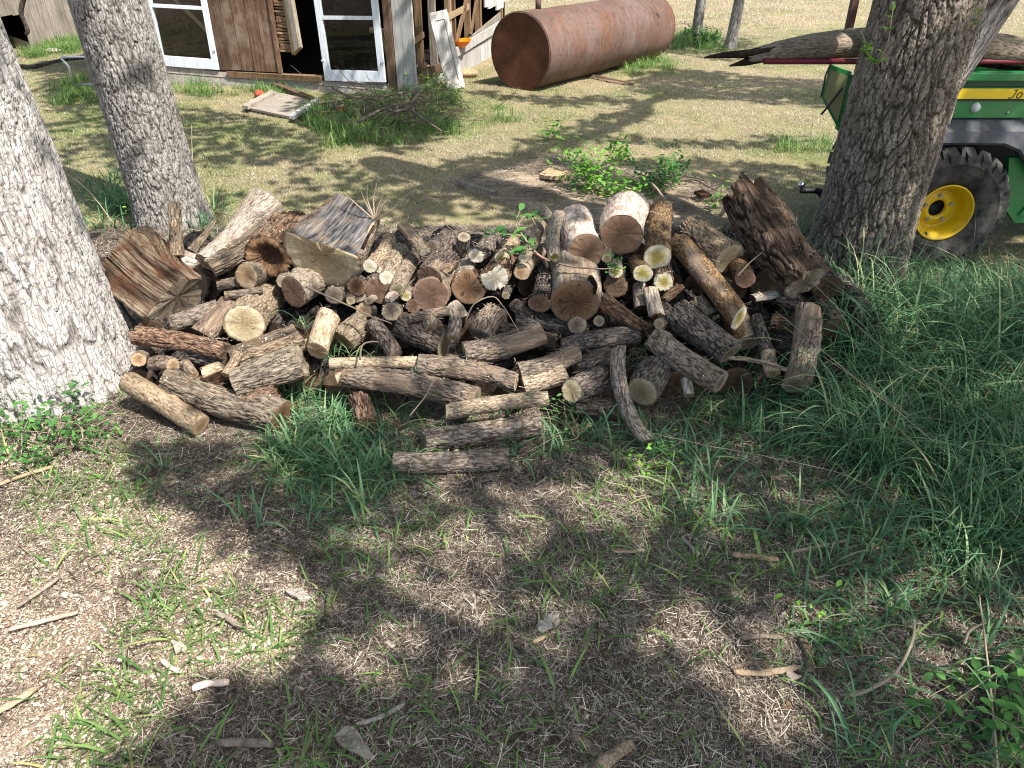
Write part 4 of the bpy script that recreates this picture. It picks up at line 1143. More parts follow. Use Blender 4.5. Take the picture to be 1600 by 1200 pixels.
def log_piece(name, label, P1, P2, r1, r2, bark='grey', cut1='cream', cut2='grey', bend=None, oval=1.0, roll=0.0, tilt1=(0, 0), tilt2=(0, 0), rag1=0.0, rag2=0.0,
              cuts=(), wood='weather', lump=0.065, knots=(), taper=None, hollow=0.0, seed=0, group='logs of the woodpile', cat='log', res=1.0, amp=1.0, capdisp=0.0):
    P1 = np.array(P1, float); P2 = np.array(P2, float)
    d = P2 - P1; L = np.linalg.norm(d)
    lr = np.random.default_rng(seed + 900)
    wob = lr.normal(0, 0.025, 2) * L
    lump = lump * lr.uniform(0.8, 1.9)
    if not cuts and oval == 1.0: oval = lr.uniform(0.86, 1.0)
    tilt1 = (tilt1[0] + lr.normal(0, 0.07), tilt1[1] + lr.normal(0, 0.07)); tilt2 = (tilt2[0] + lr.normal(0, 0.12), tilt2[1] + lr.normal(0, 0.12))
    if rag1 == 0: rag1 = max(r1, r2) * 0.05
    F3 = frame(d)
    if roll:
        c_, s_ = math.cos(roll), math.sin(roll)
        F3 = F3 @ np.array([[c_, -s_, 0], [s_, c_, 0], [0, 0, 1]])
    rm = max(r1, r2)
    N = int(np.clip(rm * 1700, 30, 120) * res); M = int(np.clip(L * 170, 14, 90) * res)
    a = np.linspace(0, 2 * np.pi, N, endpoint=False)
    T, A = np.meshgrid(np.linspace(0, 1, M), a, indexing='ij')
    T = T.ravel(); A = A.ravel()
    rr = r1 + (r2 - r1) * T
    if taper is not None:
        rr = np.interp(T, taper[0], taper[1]) * rm
    mult = np.ones_like(A)
    flat = np.zeros(len(A), bool)
    for a0, c in cuts:
        cs = np.cos(A - math.radians(a0))
        lim = np.where(cs > 1e-3, c / np.maximum(cs, 1e-3), 9)
        flat |= lim < mult
        mult = np.minimum(mult, lim)
    CP = np.stack([np.cos(A) * rr, np.sin(A) * rr, T * L], -1)
    sd = seed * 3.71
    mult = mult * (1 + lump * 1.6 * fbm(CP * np.array([13, 13, 6]) + sd, 3, seed))
    px, pz, am = PSTY[bark]
    s_ = 0.6 + rm * 6
    am = am * amp * min(1.3, 0.45 + rm * 12)
    Wp = np.stack([fbm(CP * 22 + sd, 2, seed + 2), fbm(CP * 22 + sd + 5, 2, seed + 3), fbm(CP * 22 + 11 + sd, 2, seed + 4)], -1)
    Q = (CP + Wp * px * s_ * 0.8) / np.array([px * s_, px * s_, pz * s_]) + sd
    F1, F2 = worley(Q, seed)
    h = sstep(0, 0.20, F2 - F1) * 0.70 + 0.30 * (fbm(CP * np.array([130, 130, 40]) + sd, 2, seed + 5) * 0.5 + 0.5)
    if flat.any():
        fib = 0.5 * fbm(CP * np.array([150, 150, 6]) + sd, 3, seed + 6) + 1.0 * fbm(CP * np.array([55, 55, 2.5]) + sd, 2, seed + 9) * (1.0 if rm > 0.1 else 0.4) + 0.5
        h = np.where(flat, fib, h)
    pz_ = np.zeros(len(A))
    if bark in ('grey', 'dark', 'tan', 'smooth', 'brown') and lr.random() < 0.5:
        pn = fbm(CP * np.array([8, 8, 4]) + sd + 31, 3, seed + 21)
        pz_ = sstep(0.24, 0.30, pn + lr.uniform(-0.12, 0.06)) * (~flat)
    R2 = rr * mult + am * (h - 0.6) * (1 - 0.85 * pz_) - 0.0035 * pz_ * min(1, rm / 0.04)
    if not knots and L > 0.2 and lr.random() < 0.5:
        knots = tuple((lr.uniform(20, 160), lr.uniform(0.15, 0.85), lr.uniform(0.15, 0.35) * rm, lr.uniform(0.25, 0.45) * rm) for _ in range(2))
    for ka, kz, kh, kw in knots:
        dA = np.angle(np.exp(1j * (A - math.radians(ka))))
        R2 = R2 + kh * np.exp(-((dA * rm / kw) ** 2 + ((T - kz) * L / kw) ** 2))
    off1 = (tilt1[0] * np.cos(A) + tilt1[1] * np.sin(A)) * rr + rag1 * fbm(np.stack([np.cos(A) * 3, np.sin(A) * 3, A * 0 + seed], -1), 3, seed + 7)
    off2 = (tilt2[0] * np.cos(A) + tilt2[1] * np.sin(A)) * rr + rag2 * fbm(np.stack([np.cos(A) * 3, np.sin(A) * 3, A * 0 + seed + 4], -1), 3, seed + 8)
    Z = T * L + off1 * (1 - T) + off2 * T
    bx, by = wob
    if bend is not None:
        b = F3.T @ np.array(bend, float); bx, by = b[0] + wob[0] * 0.4, b[1] + wob[1] * 0.4
    q4 = 4 * T * (1 - T)
    V = np.stack([np.cos(A) * R2 + bx * q4, np.sin(A) * R2 * oval + by * q4, Z], -1)
    i, j = np.meshgrid(np.arange(M - 1), np.arange(N), indexing='ij')
    q0 = (i * N + j).ravel(); q1 = (i * N + (j + 1) % N).ravel()
    Fq = np.stack([q0, q1, q1 + N, q0 + N], -1)
    mats = [BARK[bark]]; midx = None
    if flat.any():
        mats.append(BARK[wood]); midx = (flat[q0] & flat[q1]).astype(int)
    root = mk(name, V, [Fq], None, None, mats=mats, midx=midx, attr={'h': np.clip(h, 0, 1), 'p': pz_ * 0.9})
    Mx = Matrix(F3.tolist()).to_4x4(); Mx.translation = Vector(P1)
    root.matrix_world = Mx
    tag(root, label, cat, group)
    for which, sgn in ((0, -1), (M - 1, 1)):
        ring = V[which * N:(which + 1) * N]
        cen = np.array([0, 0, which / (M - 1) * L])
        fr_ = [1.0, 0.96, 0.85, 0.7, 0.5, 0.3, 0.12]
        Vc, uvc = [], []
        rag = rag1 if which == 0 else rag2
        cd = capdisp or (0.0012 + rag * 0.5)
        rref = (r1 if which == 0 else r2)
        for f in fr_:
            q = cen + (ring - cen) * [f, f, f] if f < 1 else ring.copy()
            q = q * 1.0
            nz = fbm(np.concatenate([q[:, :2] * (1.6 / max(rref, 0.01)), np.full((N, 1), seed + which)], 1), 3, seed + 12)
            if f < 1: q[:, 2] += cd * nz * (1 - 0.4 * f) * 1.5
            if f < 0.96 and hollow and which == 0: q[:, 2] += hollow * sstep(0.62, 0.30, f + 0.12 * nz)
            q[:, 2] += -sgn * 0.0012 * (1 if f == 1.0 else 0)
            Vc.append(q); uvc.append((ring[:, :2] - cen[:2]) * f / rref)
        Vc = np.concatenate(Vc + [np.array([[cen[0], cen[1], Vc[-1][:, 2].mean()]])]); uvc = np.concatenate(uvc + [np.zeros((1, 2))])
        K = len(fr_)
        i, j = np.meshgrid(np.arange(K - 1), np.arange(N), indexing='ij')
        q0 = (i * N + j).ravel(); q1 = (i * N + (j + 1) % N).ravel()
        Fc = np.stack([q0, q0 + N, q1 + N, q1] if sgn > 0 else [q0, q1, q1 + N, q0 + N], -1)[:, ::-1]
        kk = np.arange(N)
        Ft = np.stack([(K - 1) * N + kk, (K - 1) * N + (kk + 1) % N, np.full(N, K * N)], -1)
        if sgn < 0: Ft = Ft[:, ::-1]
        mk('cut_face', Vc, [np.ascontiguousarray(Fc), np.ascontiguousarray(Ft)], CUT[cut1 if which == 0 else cut2], root, uv=uvc)
    return root

LOGN = [0]
def L(label, a, b, r1, r2=None, mode='p', off=0.0, bark='grey', c1='cream', c2='grey', name='firewood_log', mid=None, off2=None, **k):
    """a, b: picture places of the two end centres; mode 'p': both lie on the face of the pile; a number: b lies farther off along its own line of sight"""
    r2 = r1 if r2 is None else r2
    LOGN[0] += 1
    seed = k.pop('seed', LOGN[0])
    base = on_plane(a[0], a[1], off)
    m1 = r1 * depth(base) / FPX
    if mode == 'p':
        m2 = r2 * depth(on_plane(b[0], b[1], off)) / FPX
        P1 = on_plane(a[0], a[1], off - m1, m1 + 0.014)
        P2 = on_plane(b[0], b[1], (off if off2 is None else off2) - m2, m2 + 0.014)
        m1 = r1 * depth(P1) / FPX; m2 = r2 * depth(P2) / FPX
    else:
        P1 = on_plane(a[0], a[1], off, m1 + 0.012)
        d2 = ray(*b); d2 = d2 / np.linalg.norm(d2)
        P2 = O + d2 * (np.linalg.norm(P1 - O) + (0.27 if mode < 0.5 else mode - 0.5))
        m1 = r1 * depth(P1) / FPX; m2 = r2 * depth(P2) / FPX
    bend = None
    if mid is not None:
        zz = (P1 + P2) / 2
        d = ray(*mid)
        # nearest point of the ray to the chord's middle
        t = ((zz - O) @ d) / (d @ d)
        bend = (O + t * d) - zz
    return log_piece(name, label, P1, P2, m1, m2, bark, c1, c2, bend=bend, seed=seed, **k)

# --- big and odd pieces
L('largest orange-stained split block beside the pale trunk, grain running down to a grey bark rim', (196, 398), (277, 464), 62, 56, 'p', 0.10, 'weather', 'rot' if False else 'orange', 'grey', 'stump_block',
  cuts=((138, 0.42), (62, 0.72)), wood='stained', rag1=0.035, rag2=0.01, lump=0.07, cat='wood block', off2=0.08)
L('short weathered board standing behind the orange-stained block', (222, 360), (262, 388), 15, 14, 'p', -0.02, 'weather', 'cream', 'cream', 'split_log', oval=0.5, rag1=0.01)
L('upright grey stub standing against the middle trunk', (277, 402), (273, 320), 10, 8, 'p', 0.0, 'weather', 'grey', 'grey', 'branch_stub', rag2=0.02, off2=0.06, cat='stub')
L('pale pointed splinter leaning beside the upright stub', (300, 392), (334, 346), 11, 3, 'p', -0.02, 'weather', 'tan', 'tan', 'splinter', oval=0.5, rag2=0.02, cat='splinter')
L('grey shelf of weathered wood between the orange-stained block and the silver flared limb', (262, 400), (318, 412), 20, 20, 'p', -0.02, 'silver', 'grey', 'grey', 'split_log', oval=0.6)
L('silver flared limb, smooth and pale, widening to its upper end', (322, 410), (420, 315), 20, 34, 'p', 0.06, 'silver', 'grey', 'tan', 'split_log', mid=(362, 372), oval=0.75, wood='weather', rag1=0.01, amp=0.3,
  taper=([0, 0.3, 0.55, 0.8, 1.0], [0.62, 0.55, 0.62, 0.9, 1.0]), off2=0.10)
L('dark-grained split slab lying along the underside of the silver limb', (328, 416), (424, 352), 18, 22, 'p', 0.09, 'weather', 'grey', 'grey', 'split_log', cuts=((90, 0.45),), rag1=0.008, off2=0.10)
L('short orange rotten log with a black hollow in its end', (418, 402), (462, 362), 35, 33, 0.0, 0.05, 'rot', 'rotten', 'dark', hollow=0.07, rag1=0.012, lump=0.09)
L('grey slab tucked under the blue-grey wedge block', (450, 360), (500, 345), 17, 15, 'p', -0.02, 'weather', 'grey', 'grey', 'split_log')
L('large blue-grey split wedge block with a cream cut end facing down', (503, 396), (558, 326), 66, 40, 0.72, 0.10, 'grey', 'cream', 'grey', 'stump_block', cuts=((106, 0.30),), wood='blue', lump=0.06, roll=0.0, rag1=0.01, cat='wood block', amp=0.8)
L('fat pale peeled log with a ringed brown end, the narrower of the two peeled ones', (916, 392), (900, 342), 29, 26, 0.03, 0.07, 'peeled', 'brown', 'tan', rag2=0.012, lump=0.03)
L('fattest pale peeled log with a ringed brown end, next to the short brown log', (972, 366), (984, 328), 34, 34, 0.02, 0.08, 'peeled', 'brown', 'tan', lump=0.065, knots=((100, 0.6, 0.02, 0.05),))
L('large cracked orange-brown log end in the middle of the pile, grey bark above it', (898, 472), (890, 408), 39, 37, 0.10, 0.05, 'smooth', 'orange', 'grey', lump=0.03)
L('big broken dark trunk piece lying highest on the pile with a ragged torn top', (1258, 442), (1168, 312), 36, 36, 'p', 0.15, 'trunk', 'grey', 'rotten', 'trunk_piece', rag2=0.09, rag1=0.02, lump=0.13, knots=((60, 0.35, 0.03, 0.06), (110, 0.7, 0.02, 0.08)), cuts=((70, 0.93),), wood='trunk', cat='log', off2=0.16,
  taper=([0, 0.25, 0.6, 1.0], [1.0, 0.92, 0.98, 1.05]))
L('long smooth brown log slanting down with an oval yellow cut end', (1155, 497), (1058, 378), 20, 18, 'p', 0.10, 'brown', 'yellow', 'tan', lump=0.02, tilt1=(-0.5, 0.25), off2=0.06)
L('thick rough barked log with a pale axe-cut end above the long smooth brown log', (1140, 404), (1078, 352), 27, 21, 'p', 0.08, 'tan', 'cream', 'grey', amp=1.3, off2=0.03, tilt1=(0.1, 0.15))
L('small reddish cut end under the pale axe-cut log', (1164, 435), (1150, 400), 16, 16, 0.0, 0.05, 'brown', 'red', 'dark')
L('short upright brown log with an oval yellow-green cut, beside the peeled logs', (1027, 402), (1033, 325), 21, 17, 0.13, 0.07, 'brown', 'yellow', 'tan', lump=0.02, tilt1=(0.0, 0.25))
L('yellow-hearted cut end just below the short upright brown log', (1004, 427), (995, 392), 16, 15, 0.03, 0.06, 'brown', 'yellow', 'dark')
L('smaller yellow-hearted cut end half under its neighbour, with dark torn bark', (1037, 441), (1032, 410), 14, 14, 0.03, 0.05, 'pink', 'yellow', 'dark')
L('little white branch end with a sprig of leaves above it', (962, 425), (962, 403), 11, 10, 0.0, 0.05, 'smooth', 'yellow', 'grey')
L('black rotten end in shade beneath the little white branch end', (962, 446), (958, 425), 19, 18, 0.0, 0.0, 'black', 'dark', 'dark')
# --- row of small fresh-cut ends
L('first small fresh white cut end beside the blue-grey wedge block', (578, 416), (608, 374), 12, 12, 0.02, 0.05, 'tan', 'white', 'tan')
L('little fresh white chip of a branch end between two white-cut logs', (593, 422), (612, 394), 6, 6, 0.0, 0.03, 'tan', 'white', 'tan')
L('small fresh white cut end, lower of the pair beside the blue-grey wedge block', (604, 434), (626, 390), 12, 12, 0.02, 0.05, 'tan', 'white', 'tan')
L('pale cut log with grey bark slanting up from a jagged white branch stub', (620, 454), (652, 400), 12, 14, 0.03, 0.06, 'smooth', 'cream', 'grey')
L('jagged white splintered branch stub under the pale cut log', (608, 468), (618, 456), 8, 9, 'p', 0.06, 'peeled', 'white', 'white', 'branch_stub', rag1=0.02, cat='stub')
L('tiny yellowish cut end beside the jagged white stub', (634, 462), (648, 440), 9, 9, 0.0, 0.03, 'smooth', 'yellow', 'grey')
L('small log pointing down to a fresh white end, highest at the back of the row', (664, 394), (628, 352), 10, 10, 'p', 0.08, 'tan', 'white', 'tan')
L('dark thin log behind the small log with the fresh white end', (676, 386), (700, 362), 12, 11, 0.0, 0.02, 'dark', 'grey', 'grey')
L('dark barked log with an oval red-brown end and a white splinter on it', (672, 434), (706, 384), 22, 24, 0.0, 0.06, 'dark', 'red', 'dark', tilt1=(0.3, 0.0))
L('fat red-brown cut end below the oval red-brown one', (674, 460), (690, 430), 28, 27, 0.0, 0.02, 'smooth', 'red', 'dark')
L('lone small grey-tan cut end standing highest behind the row', (725, 370), (722, 392), 10, 11, 'p', 0.08, 'grey', 'grey', 'grey', off2=0.0)
L('rough black barked log with a clean round white end', (744, 400), (772, 368), 13, 15, 0.0, 0.05, 'dark', 'white', 'grey', amp=1.3)
L('small tan log with a white end and yellow heart, under the leafy twig', (783, 404), (806, 374), 11, 11, 0.0, 0.06, 'sand', 'yellow', 'tan')
L('red-brown cracked log end with a notch bitten out of its left side', (731, 448), (742, 420), 28, 27, 0.0, 0.03, 'smooth', 'orange', 'dark', cuts=((150, 0.72),), wood='rot')
L('splintered white broken end with a reddish core', (773, 434), (800, 412), 23, 20, 0.0, 0.06, 'pink', 'white', 'tan', rag1=0.005, capdisp=0.004, lump=0.14, cuts=((60, 0.62),), wood='rot')
L('cracked tan cut end below the smaller white one of the straight grey log', (815, 426), (840, 394), 13, 13, 0.0, 0.05, 'smooth', 'tan', 'grey')
L('straight grey log running back from a small white cut', (818, 404), (843, 352), 9, 10, 0.0, 0.07, 'smooth', 'white', 'grey')
L('crooked grey branch with a yellow-white torn cut at its foot', (866, 402), (873, 336), 11, 10, 'p', 0.09, 'smooth', 'yellow', 'tan', 'forked_branch', mid=(862, 365), rag1=0.008, lump=0.05, cat='branch')
L('short arm of grey branch behind the crooked grey branch', (868, 352), (848, 328), 9, 9, 'p', 0.06, 'smooth', 'grey', 'grey', 'branch')
L('black barked log with a brown-red lower edge left of the big cracked orange-brown end', (843, 474), (850, 418), 18, 18, 0.07, 0.04, 'black', 'red', 'dark')
L('rotten orange split piece with a pale splintered tip, right of the big cracked end', (940, 468), (1000, 508), 17, 11, 'p', 0.05, 'rot', 'rotten', 'rotten', 'split_log', oval=0.7, rag1=0.01, rag2=0.03)
L('small grey round end under the right side of the big cracked end', (936, 502), (930, 488), 9, 9, 0.0, 0.0, 'grey', 'grey', 'dark')
L('pale grey end half hidden directly under the big cracked end', (902, 508), (898, 490), 15, 15, 0.0, -0.02, 'grey', 'grey', 'dark')
L('weathered whitish stub with an orange broken base', (1026, 494), (1016, 452), 13, 12, 'p', 0.05, 'silver', 'rotten', 'grey', 'branch_stub', rag1=0.012, oval=0.7, cat='stub')
L('dark stub standing next to the whitish stub with the orange base', (1003, 482), (1000, 448), 12, 12, 'p', 0.0, 'smooth', 'dark', 'grey', 'branch_stub', cat='stub')
L('curl of reddish dead bark above the weathered whitish stub', (1038, 468), (1064, 446), 9, 8, 'p', 0.05, 'rot', 'rotten', 'rotten', 'bark_curl', oval=0.4, rag1=0.01, rag2=0.01, cat='bark')
# --- reddish ends, left centre
L('smooth grey log with a big oval reddish end under the blue-grey wedge block', (458, 456), (516, 418), 27, 27, 0.0, 0.04, 'smooth', 'red', 'grey', tilt1=(0.55, 0.0), lump=0.02)
L('small grey-tan cut end just right of the big oval reddish end', (522, 461), (540, 446), 15, 14, 0.0, 0.02, 'smooth', 'grey', 'grey')
L('orange round cut end with a pale bark ring', (558, 448), (566, 420), 15, 15, 0.0, 0.03, 'dark', 'orange', 'grey')
L('grey cut end showing as a crescent beneath the orange round one', (559, 461), (562, 446), 13, 13, 0.0, 0.0, 'smooth', 'grey', 'grey')
L('dark red cut end in shade behind the pale cut log', (592, 454), (600, 430), 22, 22, 0.0, 0.01, 'dark', 'red', 'dark')
L('little tan cut end with shaggy bark below the orange round one', (568, 485), (576, 470), 12, 13, 0.0, 0.01, 'dark', 'tan', 'grey')
L('grey weathered end with a wide crack below the jagged white stub', (612, 487), (616, 465), 16, 16, 0.0, 0.0, 'grey', 'grey', 'dark')
L('dim reddish end left of the fat red-brown end', (646, 478), (652, 462), 12, 12, 0.0, 0.0, 'dark', 'red', 'dark')
L('smooth grey stick end pointing down below the notched red-brown end', (708, 478), (722, 500), 14, 15, 'p', 0.0, 'smooth', 'grey', 'grey')
L('small grey round end with loops of bark in the dark middle of the pile', (801, 473), (826, 500), 10, 14, 'p', 0.02, 'dark', 'grey', 'dark', off2=-0.02)
L('stubby knob with a yellowish tip and a side twig', (673, 513), (672, 495), 9, 11, 'p', 0.05, 'grey', 'tan', 'grey', 'branch_stub', cat='stub', lump=0.15)
# --- left side
L('dark grey log under the rim of the orange-stained block', (272, 506), (344, 480), 15, 14, 'p', 0.02, 'grey', 'grey', 'grey')
L('grey furrowed log standing in front of the cream mossy end', (318, 524), (360, 474), 22, 19, 'p', 0.03, 'grey', 'tan', 'grey')
L('large cream mossy cut end with a fine pith crack', (382, 506), (420, 468), 32, 29, 0.0, 0.05, 'tan', 'cream', 'grey', lump=0.04)
L('oval tan cut end just above the cream mossy one', (385, 430), (420, 414), 22, 22, 0.0, 0.05, 'smooth', 'tan', 'grey', tilt1=(0.5, 0))
L('small dark log with a pinched tan end under the silver limb', (340, 446), (376, 440), 9, 10, 'p', 0.0, 'grey', 'tan', 'grey')
L('long pinkish-brown decayed log beside the pale trunk', (212, 524), (352, 549), 16, 15, 'p', 0.07, 'pink', 'dark', 'dark', 'split_log', rag1=0.01, rag2=0.015)
L('small round tan end nearest the pale trunk', (216, 562), (236, 546), 12, 12, 0.0, 0.06, 'grey', 'tan', 'grey')
L('second small round tan end from the pale trunk', (271, 571), (240, 568), 12, 12, 'p', 0.06, 'grey', 'tan', 'grey', off2=0.03)
L('little pale wedge between two small tan ends', (288, 568), (304, 586), 9, 7, 'p', 0.06, 'weather', 'tan', 'tan', 'split_log')
L('short split log showing an orange split face', (322, 590), (352, 578), 18, 16, 'p', 0.07, 'sand', 'tan', 'grey', 'split_log', cuts=((200, 0.6),), wood='rot', rag1=0.012)
L('dark slab under the long pinkish-brown log', (300, 556), (356, 566), 12, 12, 'p', 0.02, 'dark', 'dark', 'dark', 'split_log')
L('long smooth sandy log with a lengthwise groove, lowest by the pale trunk', (200, 596), (314, 665), 17, 18, 'p', 0.04, 'sand', 'tan', 'tan', lump=0.02, cuts=((60, 0.93),), wood='sand')
L('weathered silver-grey log running down to an orange cut end', (264, 594), (440, 650), 22, 25, 'p', 0.05, 'weather', 'tan', 'orange', knots=((90, 0.15, 0.01, 0.03), (80, 0.85, 0.02, 0.04)), mid=(345, 628))
L('chunky brown gnarled log above the weathered silver-grey log', (366, 600), (472, 562), 22, 25, 'p', 0.10, 'weather', 'dark', 'grey', lump=0.22, rag2=0.01)
L('broad pale tan slab with long cracks left of the upright tan log', (362, 562), (468, 522), 20, 21, 'p', 0.06, 'tan', 'tan', 'tan', 'split_log', cuts=((90, 0.6),), wood='weather')
L('pale ragged bark slab under the broad tan slab', (400, 572), (482, 538), 14, 14, 'p', 0.02, 'tan', 'tan', 'tan', 'split_log', oval=0.5, rag2=0.02)
L('short crumbly brown piece behind the orange cut end', (390, 628), (430, 612), 16, 15, 'p', 0.06, 'pink', 'rotten', 'rotten', 'split_log', rag2=0.02)
L('upright tan log with a broad worn end beside a grass tuft', (496, 548), (516, 492), 18, 18, 'p', 0.10, 'sand', 'tan', 'grey', lump=0.05, tilt1=(0.0, 0.3))
L('sunlit crumbly tan log behind the upright tan log', (536, 532), (572, 502), 24, 22, 'p', 0.02, 'tan', 'tan', 'grey', amp=1.3)
L('dark grey branch slanting down right of the sunlit crumbly tan log', (582, 504), (618, 556), 13, 12, 'p', 0.04, 'dark', 'cream', 'grey')
# --- middle
L('furrowed dark grey log lying across behind the mid-pile stub', (626, 508), (694, 538), 22, 23, 'p', 0.02, 'dark', 'grey', 'cream')
L('short grey forked piece standing beside the furrowed dark grey log', (708, 528), (712, 500), 11, 10, 'p', 0.06, 'dark', 'cream', 'grey')
L('upright forked grey piece with sunlit bark, middle of the pile', (752, 526), (776, 484), 22, 18, 'p', 0.03, 'grey', 'grey', 'grey', amp=1.2)
L('stout furrowed log with a pale cream end facing the grass', (726, 552), (846, 520), 20, 21, 'p', 0.07, 'grey', 'cream', 'grey', amp=1.3, lump=0.07)
L('thin light tan branch lying over the long mid-pile logs', (516, 568), (650, 566), 9, 10, 'p', 0.08, 'sand', 'tan', 'tan', 'branch', mid=(590, 566))
L('ridged log with deep grooves ending in a thin pale disc', (807, 597), (654, 570), 16, 18, 'p', 0.10, 'grey', 'cream', 'grey', amp=1.2)
L('long thick grey log, longest of the lower rows', (540, 586), (744, 624), 20, 21, 'p', 0.08, 'grey', 'tan', 'grey')
L('grey log rising to a thin pale edge above the sunlit short log', (902, 550), (812, 580), 17, 15, 'p', 0.08, 'grey', 'grey', 'grey')
L('short log with bright sunlit flaky bark, under the rising grey log', (818, 604), (882, 584), 17, 17, 'p', 0.07, 'tan', 'tan', 'cream', amp=1.2)
L('straw-coloured round end, brightest cut low in the pile', (893, 611), (944, 590), 19, 21, 'p', 0.10, 'dark', 'cream', 'grey', off2=0.04, amp=1.3, rag1=0.004)
L('dark log lying low under the straw-coloured round end', (900, 634), (962, 638), 14, 15, 'p', 0.03, 'dark', 'grey', 'grey')
L('slim curved log with a peeled scar, right above the two lowest logs', (856, 623), (696, 645), 12, 13, 'p', 0.10, 'tan', 'tan', 'grey', mid=(775, 630))
L('thick grey log second from the bottom with an oval knot', (845, 662), (662, 688), 19, 19, 'p', 0.06, 'grey', 'tan', 'grey', knots=((80, 0.35, 0.012, 0.02),))
L('lowest log of all, thin and grey, half in the grass', (795, 716), (616, 722), 16, 16, 'p', 0.02, 'grey', 'grey', 'grey')
L('short brown log poking out of the grass below the long thick grey log', (574, 662), (560, 618), 17, 16, 'p', 0.02, 'pink', 'orange', 'grey')
L('small pale stub end left of the long thick grey log', (526, 592), (548, 588), 9, 9, 'p', 0.05, 'sand', 'tan', 'tan')
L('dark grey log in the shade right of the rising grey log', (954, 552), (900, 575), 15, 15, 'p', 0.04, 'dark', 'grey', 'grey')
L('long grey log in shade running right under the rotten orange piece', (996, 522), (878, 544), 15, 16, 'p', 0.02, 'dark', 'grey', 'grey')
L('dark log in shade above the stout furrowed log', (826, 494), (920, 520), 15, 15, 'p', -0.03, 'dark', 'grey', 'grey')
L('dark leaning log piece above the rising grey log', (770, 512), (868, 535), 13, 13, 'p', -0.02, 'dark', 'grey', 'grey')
L('curved dark branch with a round knot at its upper end', (966, 545), (1012, 690), 12, 11, 'p', 0.11, 'grey', 'grey', 'grey', 'branch', mid=(973, 618), knots=((90, 0.06, 0.008, 0.012),), off2=0.02)
L('fat log behind the curved branch showing a mossy cream end low down', (1003, 612), (1028, 572), 26, 26, 'p', 0.04, 'dark', 'cream', 'grey', tilt1=(0.0, 0.35))
# --- right
L('long furrowed brown-grey log slanting down into the grass', (1018, 524), (1126, 598), 19, 20, 'p', 0.10, 'grey', 'grey', 'grey', amp=1.2)
L('blue-grey furrowed log parallel above the long furrowed brown-grey one', (1054, 484), (1142, 552), 24, 22, 'p', 0.06, 'dark', 'grey', 'grey', amp=1.3, lump=0.08)
L('brown log stub under the oval yellow cut end', (1170, 534), (1140, 478), 24, 21, 'p', 0.02, 'brown', 'cream', 'dark', amp=2.0)
L('slim branch with a peeled pink-tan lower end', (1204, 572), (1180, 496), 11, 9, 'p', 0.04, 'dark', 'tan', 'grey', 'branch')
L('peeled pink-tan tip of wood beneath the slim branch', (1208, 584), (1199, 548), 12, 11, 'p', 0.045, 'sand', 'tan', 'tan', 'branch_stub', cat='stub')
L('thin pale stick crossing low over the slim branch', (1138, 559), (1228, 578), 3, 4, 'p', 0.10, 'weather', 'tan', 'tan', 'stick', mid=(1180, 562), cat='stick')
L('upright grey ridged log at the right end of the pile', (1242, 602), (1263, 484), 22, 20, 'p', 0.08, 'grey', 'grey', 'grey', amp=1.2, mid=(1257, 545))
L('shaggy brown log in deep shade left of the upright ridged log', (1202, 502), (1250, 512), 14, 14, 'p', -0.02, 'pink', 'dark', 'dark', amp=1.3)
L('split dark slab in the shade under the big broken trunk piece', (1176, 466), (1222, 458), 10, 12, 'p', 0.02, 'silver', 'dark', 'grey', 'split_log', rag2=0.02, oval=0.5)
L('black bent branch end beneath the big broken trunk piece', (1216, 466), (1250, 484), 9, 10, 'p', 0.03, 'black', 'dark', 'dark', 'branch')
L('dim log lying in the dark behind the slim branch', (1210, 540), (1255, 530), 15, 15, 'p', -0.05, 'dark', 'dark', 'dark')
L('small broken log end showing behind the long smooth brown log', (1090, 470), (1112, 492), 12, 12, 'p', 0.0, 'weather', 'grey', 'grey', 'split_log', rag1=0.02)
L('small grey stump of wood standing in the grass by the long furrowed log', (1077, 618), (1072, 594), 7, 8, 'p', 0.03, 'silver', 'grey', 'grey', 'branch_stub', rag2=0.01, cat='stub')

# --- thin pieces filling the gaps of the upper rows
L('thin grey stick end low between the orange round end and the dark red one', (576, 470), (590, 450), 7, 7, 0.0, 0.04, 'smooth', 'grey', 'grey')
L('thin grey pole lying in the gap above the furrowed dark grey log', (640, 498), (700, 486), 8, 8, 'p', 0.05, 'grey', 'tan', 'grey')
L('small tan end squeezed between the notched red-brown end and the black barked log', (700, 418), (716, 390), 8, 8, 0.0, 0.05, 'tan', 'tan', 'grey')
L('thin dark stick end below the splintered white broken end', (790, 462), (806, 440), 7, 7, 0.0, 0.03, 'dark', 'cream', 'grey')
L('crooked thin branch lying in front of the black barked log with brown-red edge', (806, 500), (872, 512), 7, 6, 'p', 0.06, 'dark', 'grey', 'grey', 'branch', lump=0.1)
L('small grey end tucked beside the short orange rotten log', (442, 440), (462, 420), 10, 10, 0.0, 0.03, 'grey', 'grey', 'grey')
L('narrow stick end above the little tan cut with shaggy bark', (548, 470), (560, 452), 7, 7, 0.0, 0.02, 'tan', 'cream', 'grey')
L('thin bent branch lying below the oval tan cut end', (352, 462), (410, 452), 7, 6, 'p', 0.05, 'grey', 'tan', 'grey', 'branch', lump=0.1)
L('small split stick on the slope under the stout furrowed log', (700, 560), (760, 572), 8, 7, 'p', 0.03, 'weather', 'tan', 'grey', 'split_log', oval=0.6)
L('grey stick end peeping out above the long furrowed brown-grey log', (1030, 506), (1050, 492), 9, 9, 0.0, 0.02, 'grey', 'cream', 'grey')
L('thin branch with flaking bark under the broad tan slab', (352, 586), (372, 552), 8, 8, 'p', 0.07, 'tan', 'tan', 'grey', 'branch', lump=0.1)
L('short forked twig end between the two yellow-hearted cuts and the big cracked end', (948, 404), (940, 372), 8, 8, 0.0, 0.05, 'smooth', 'cream', 'grey')
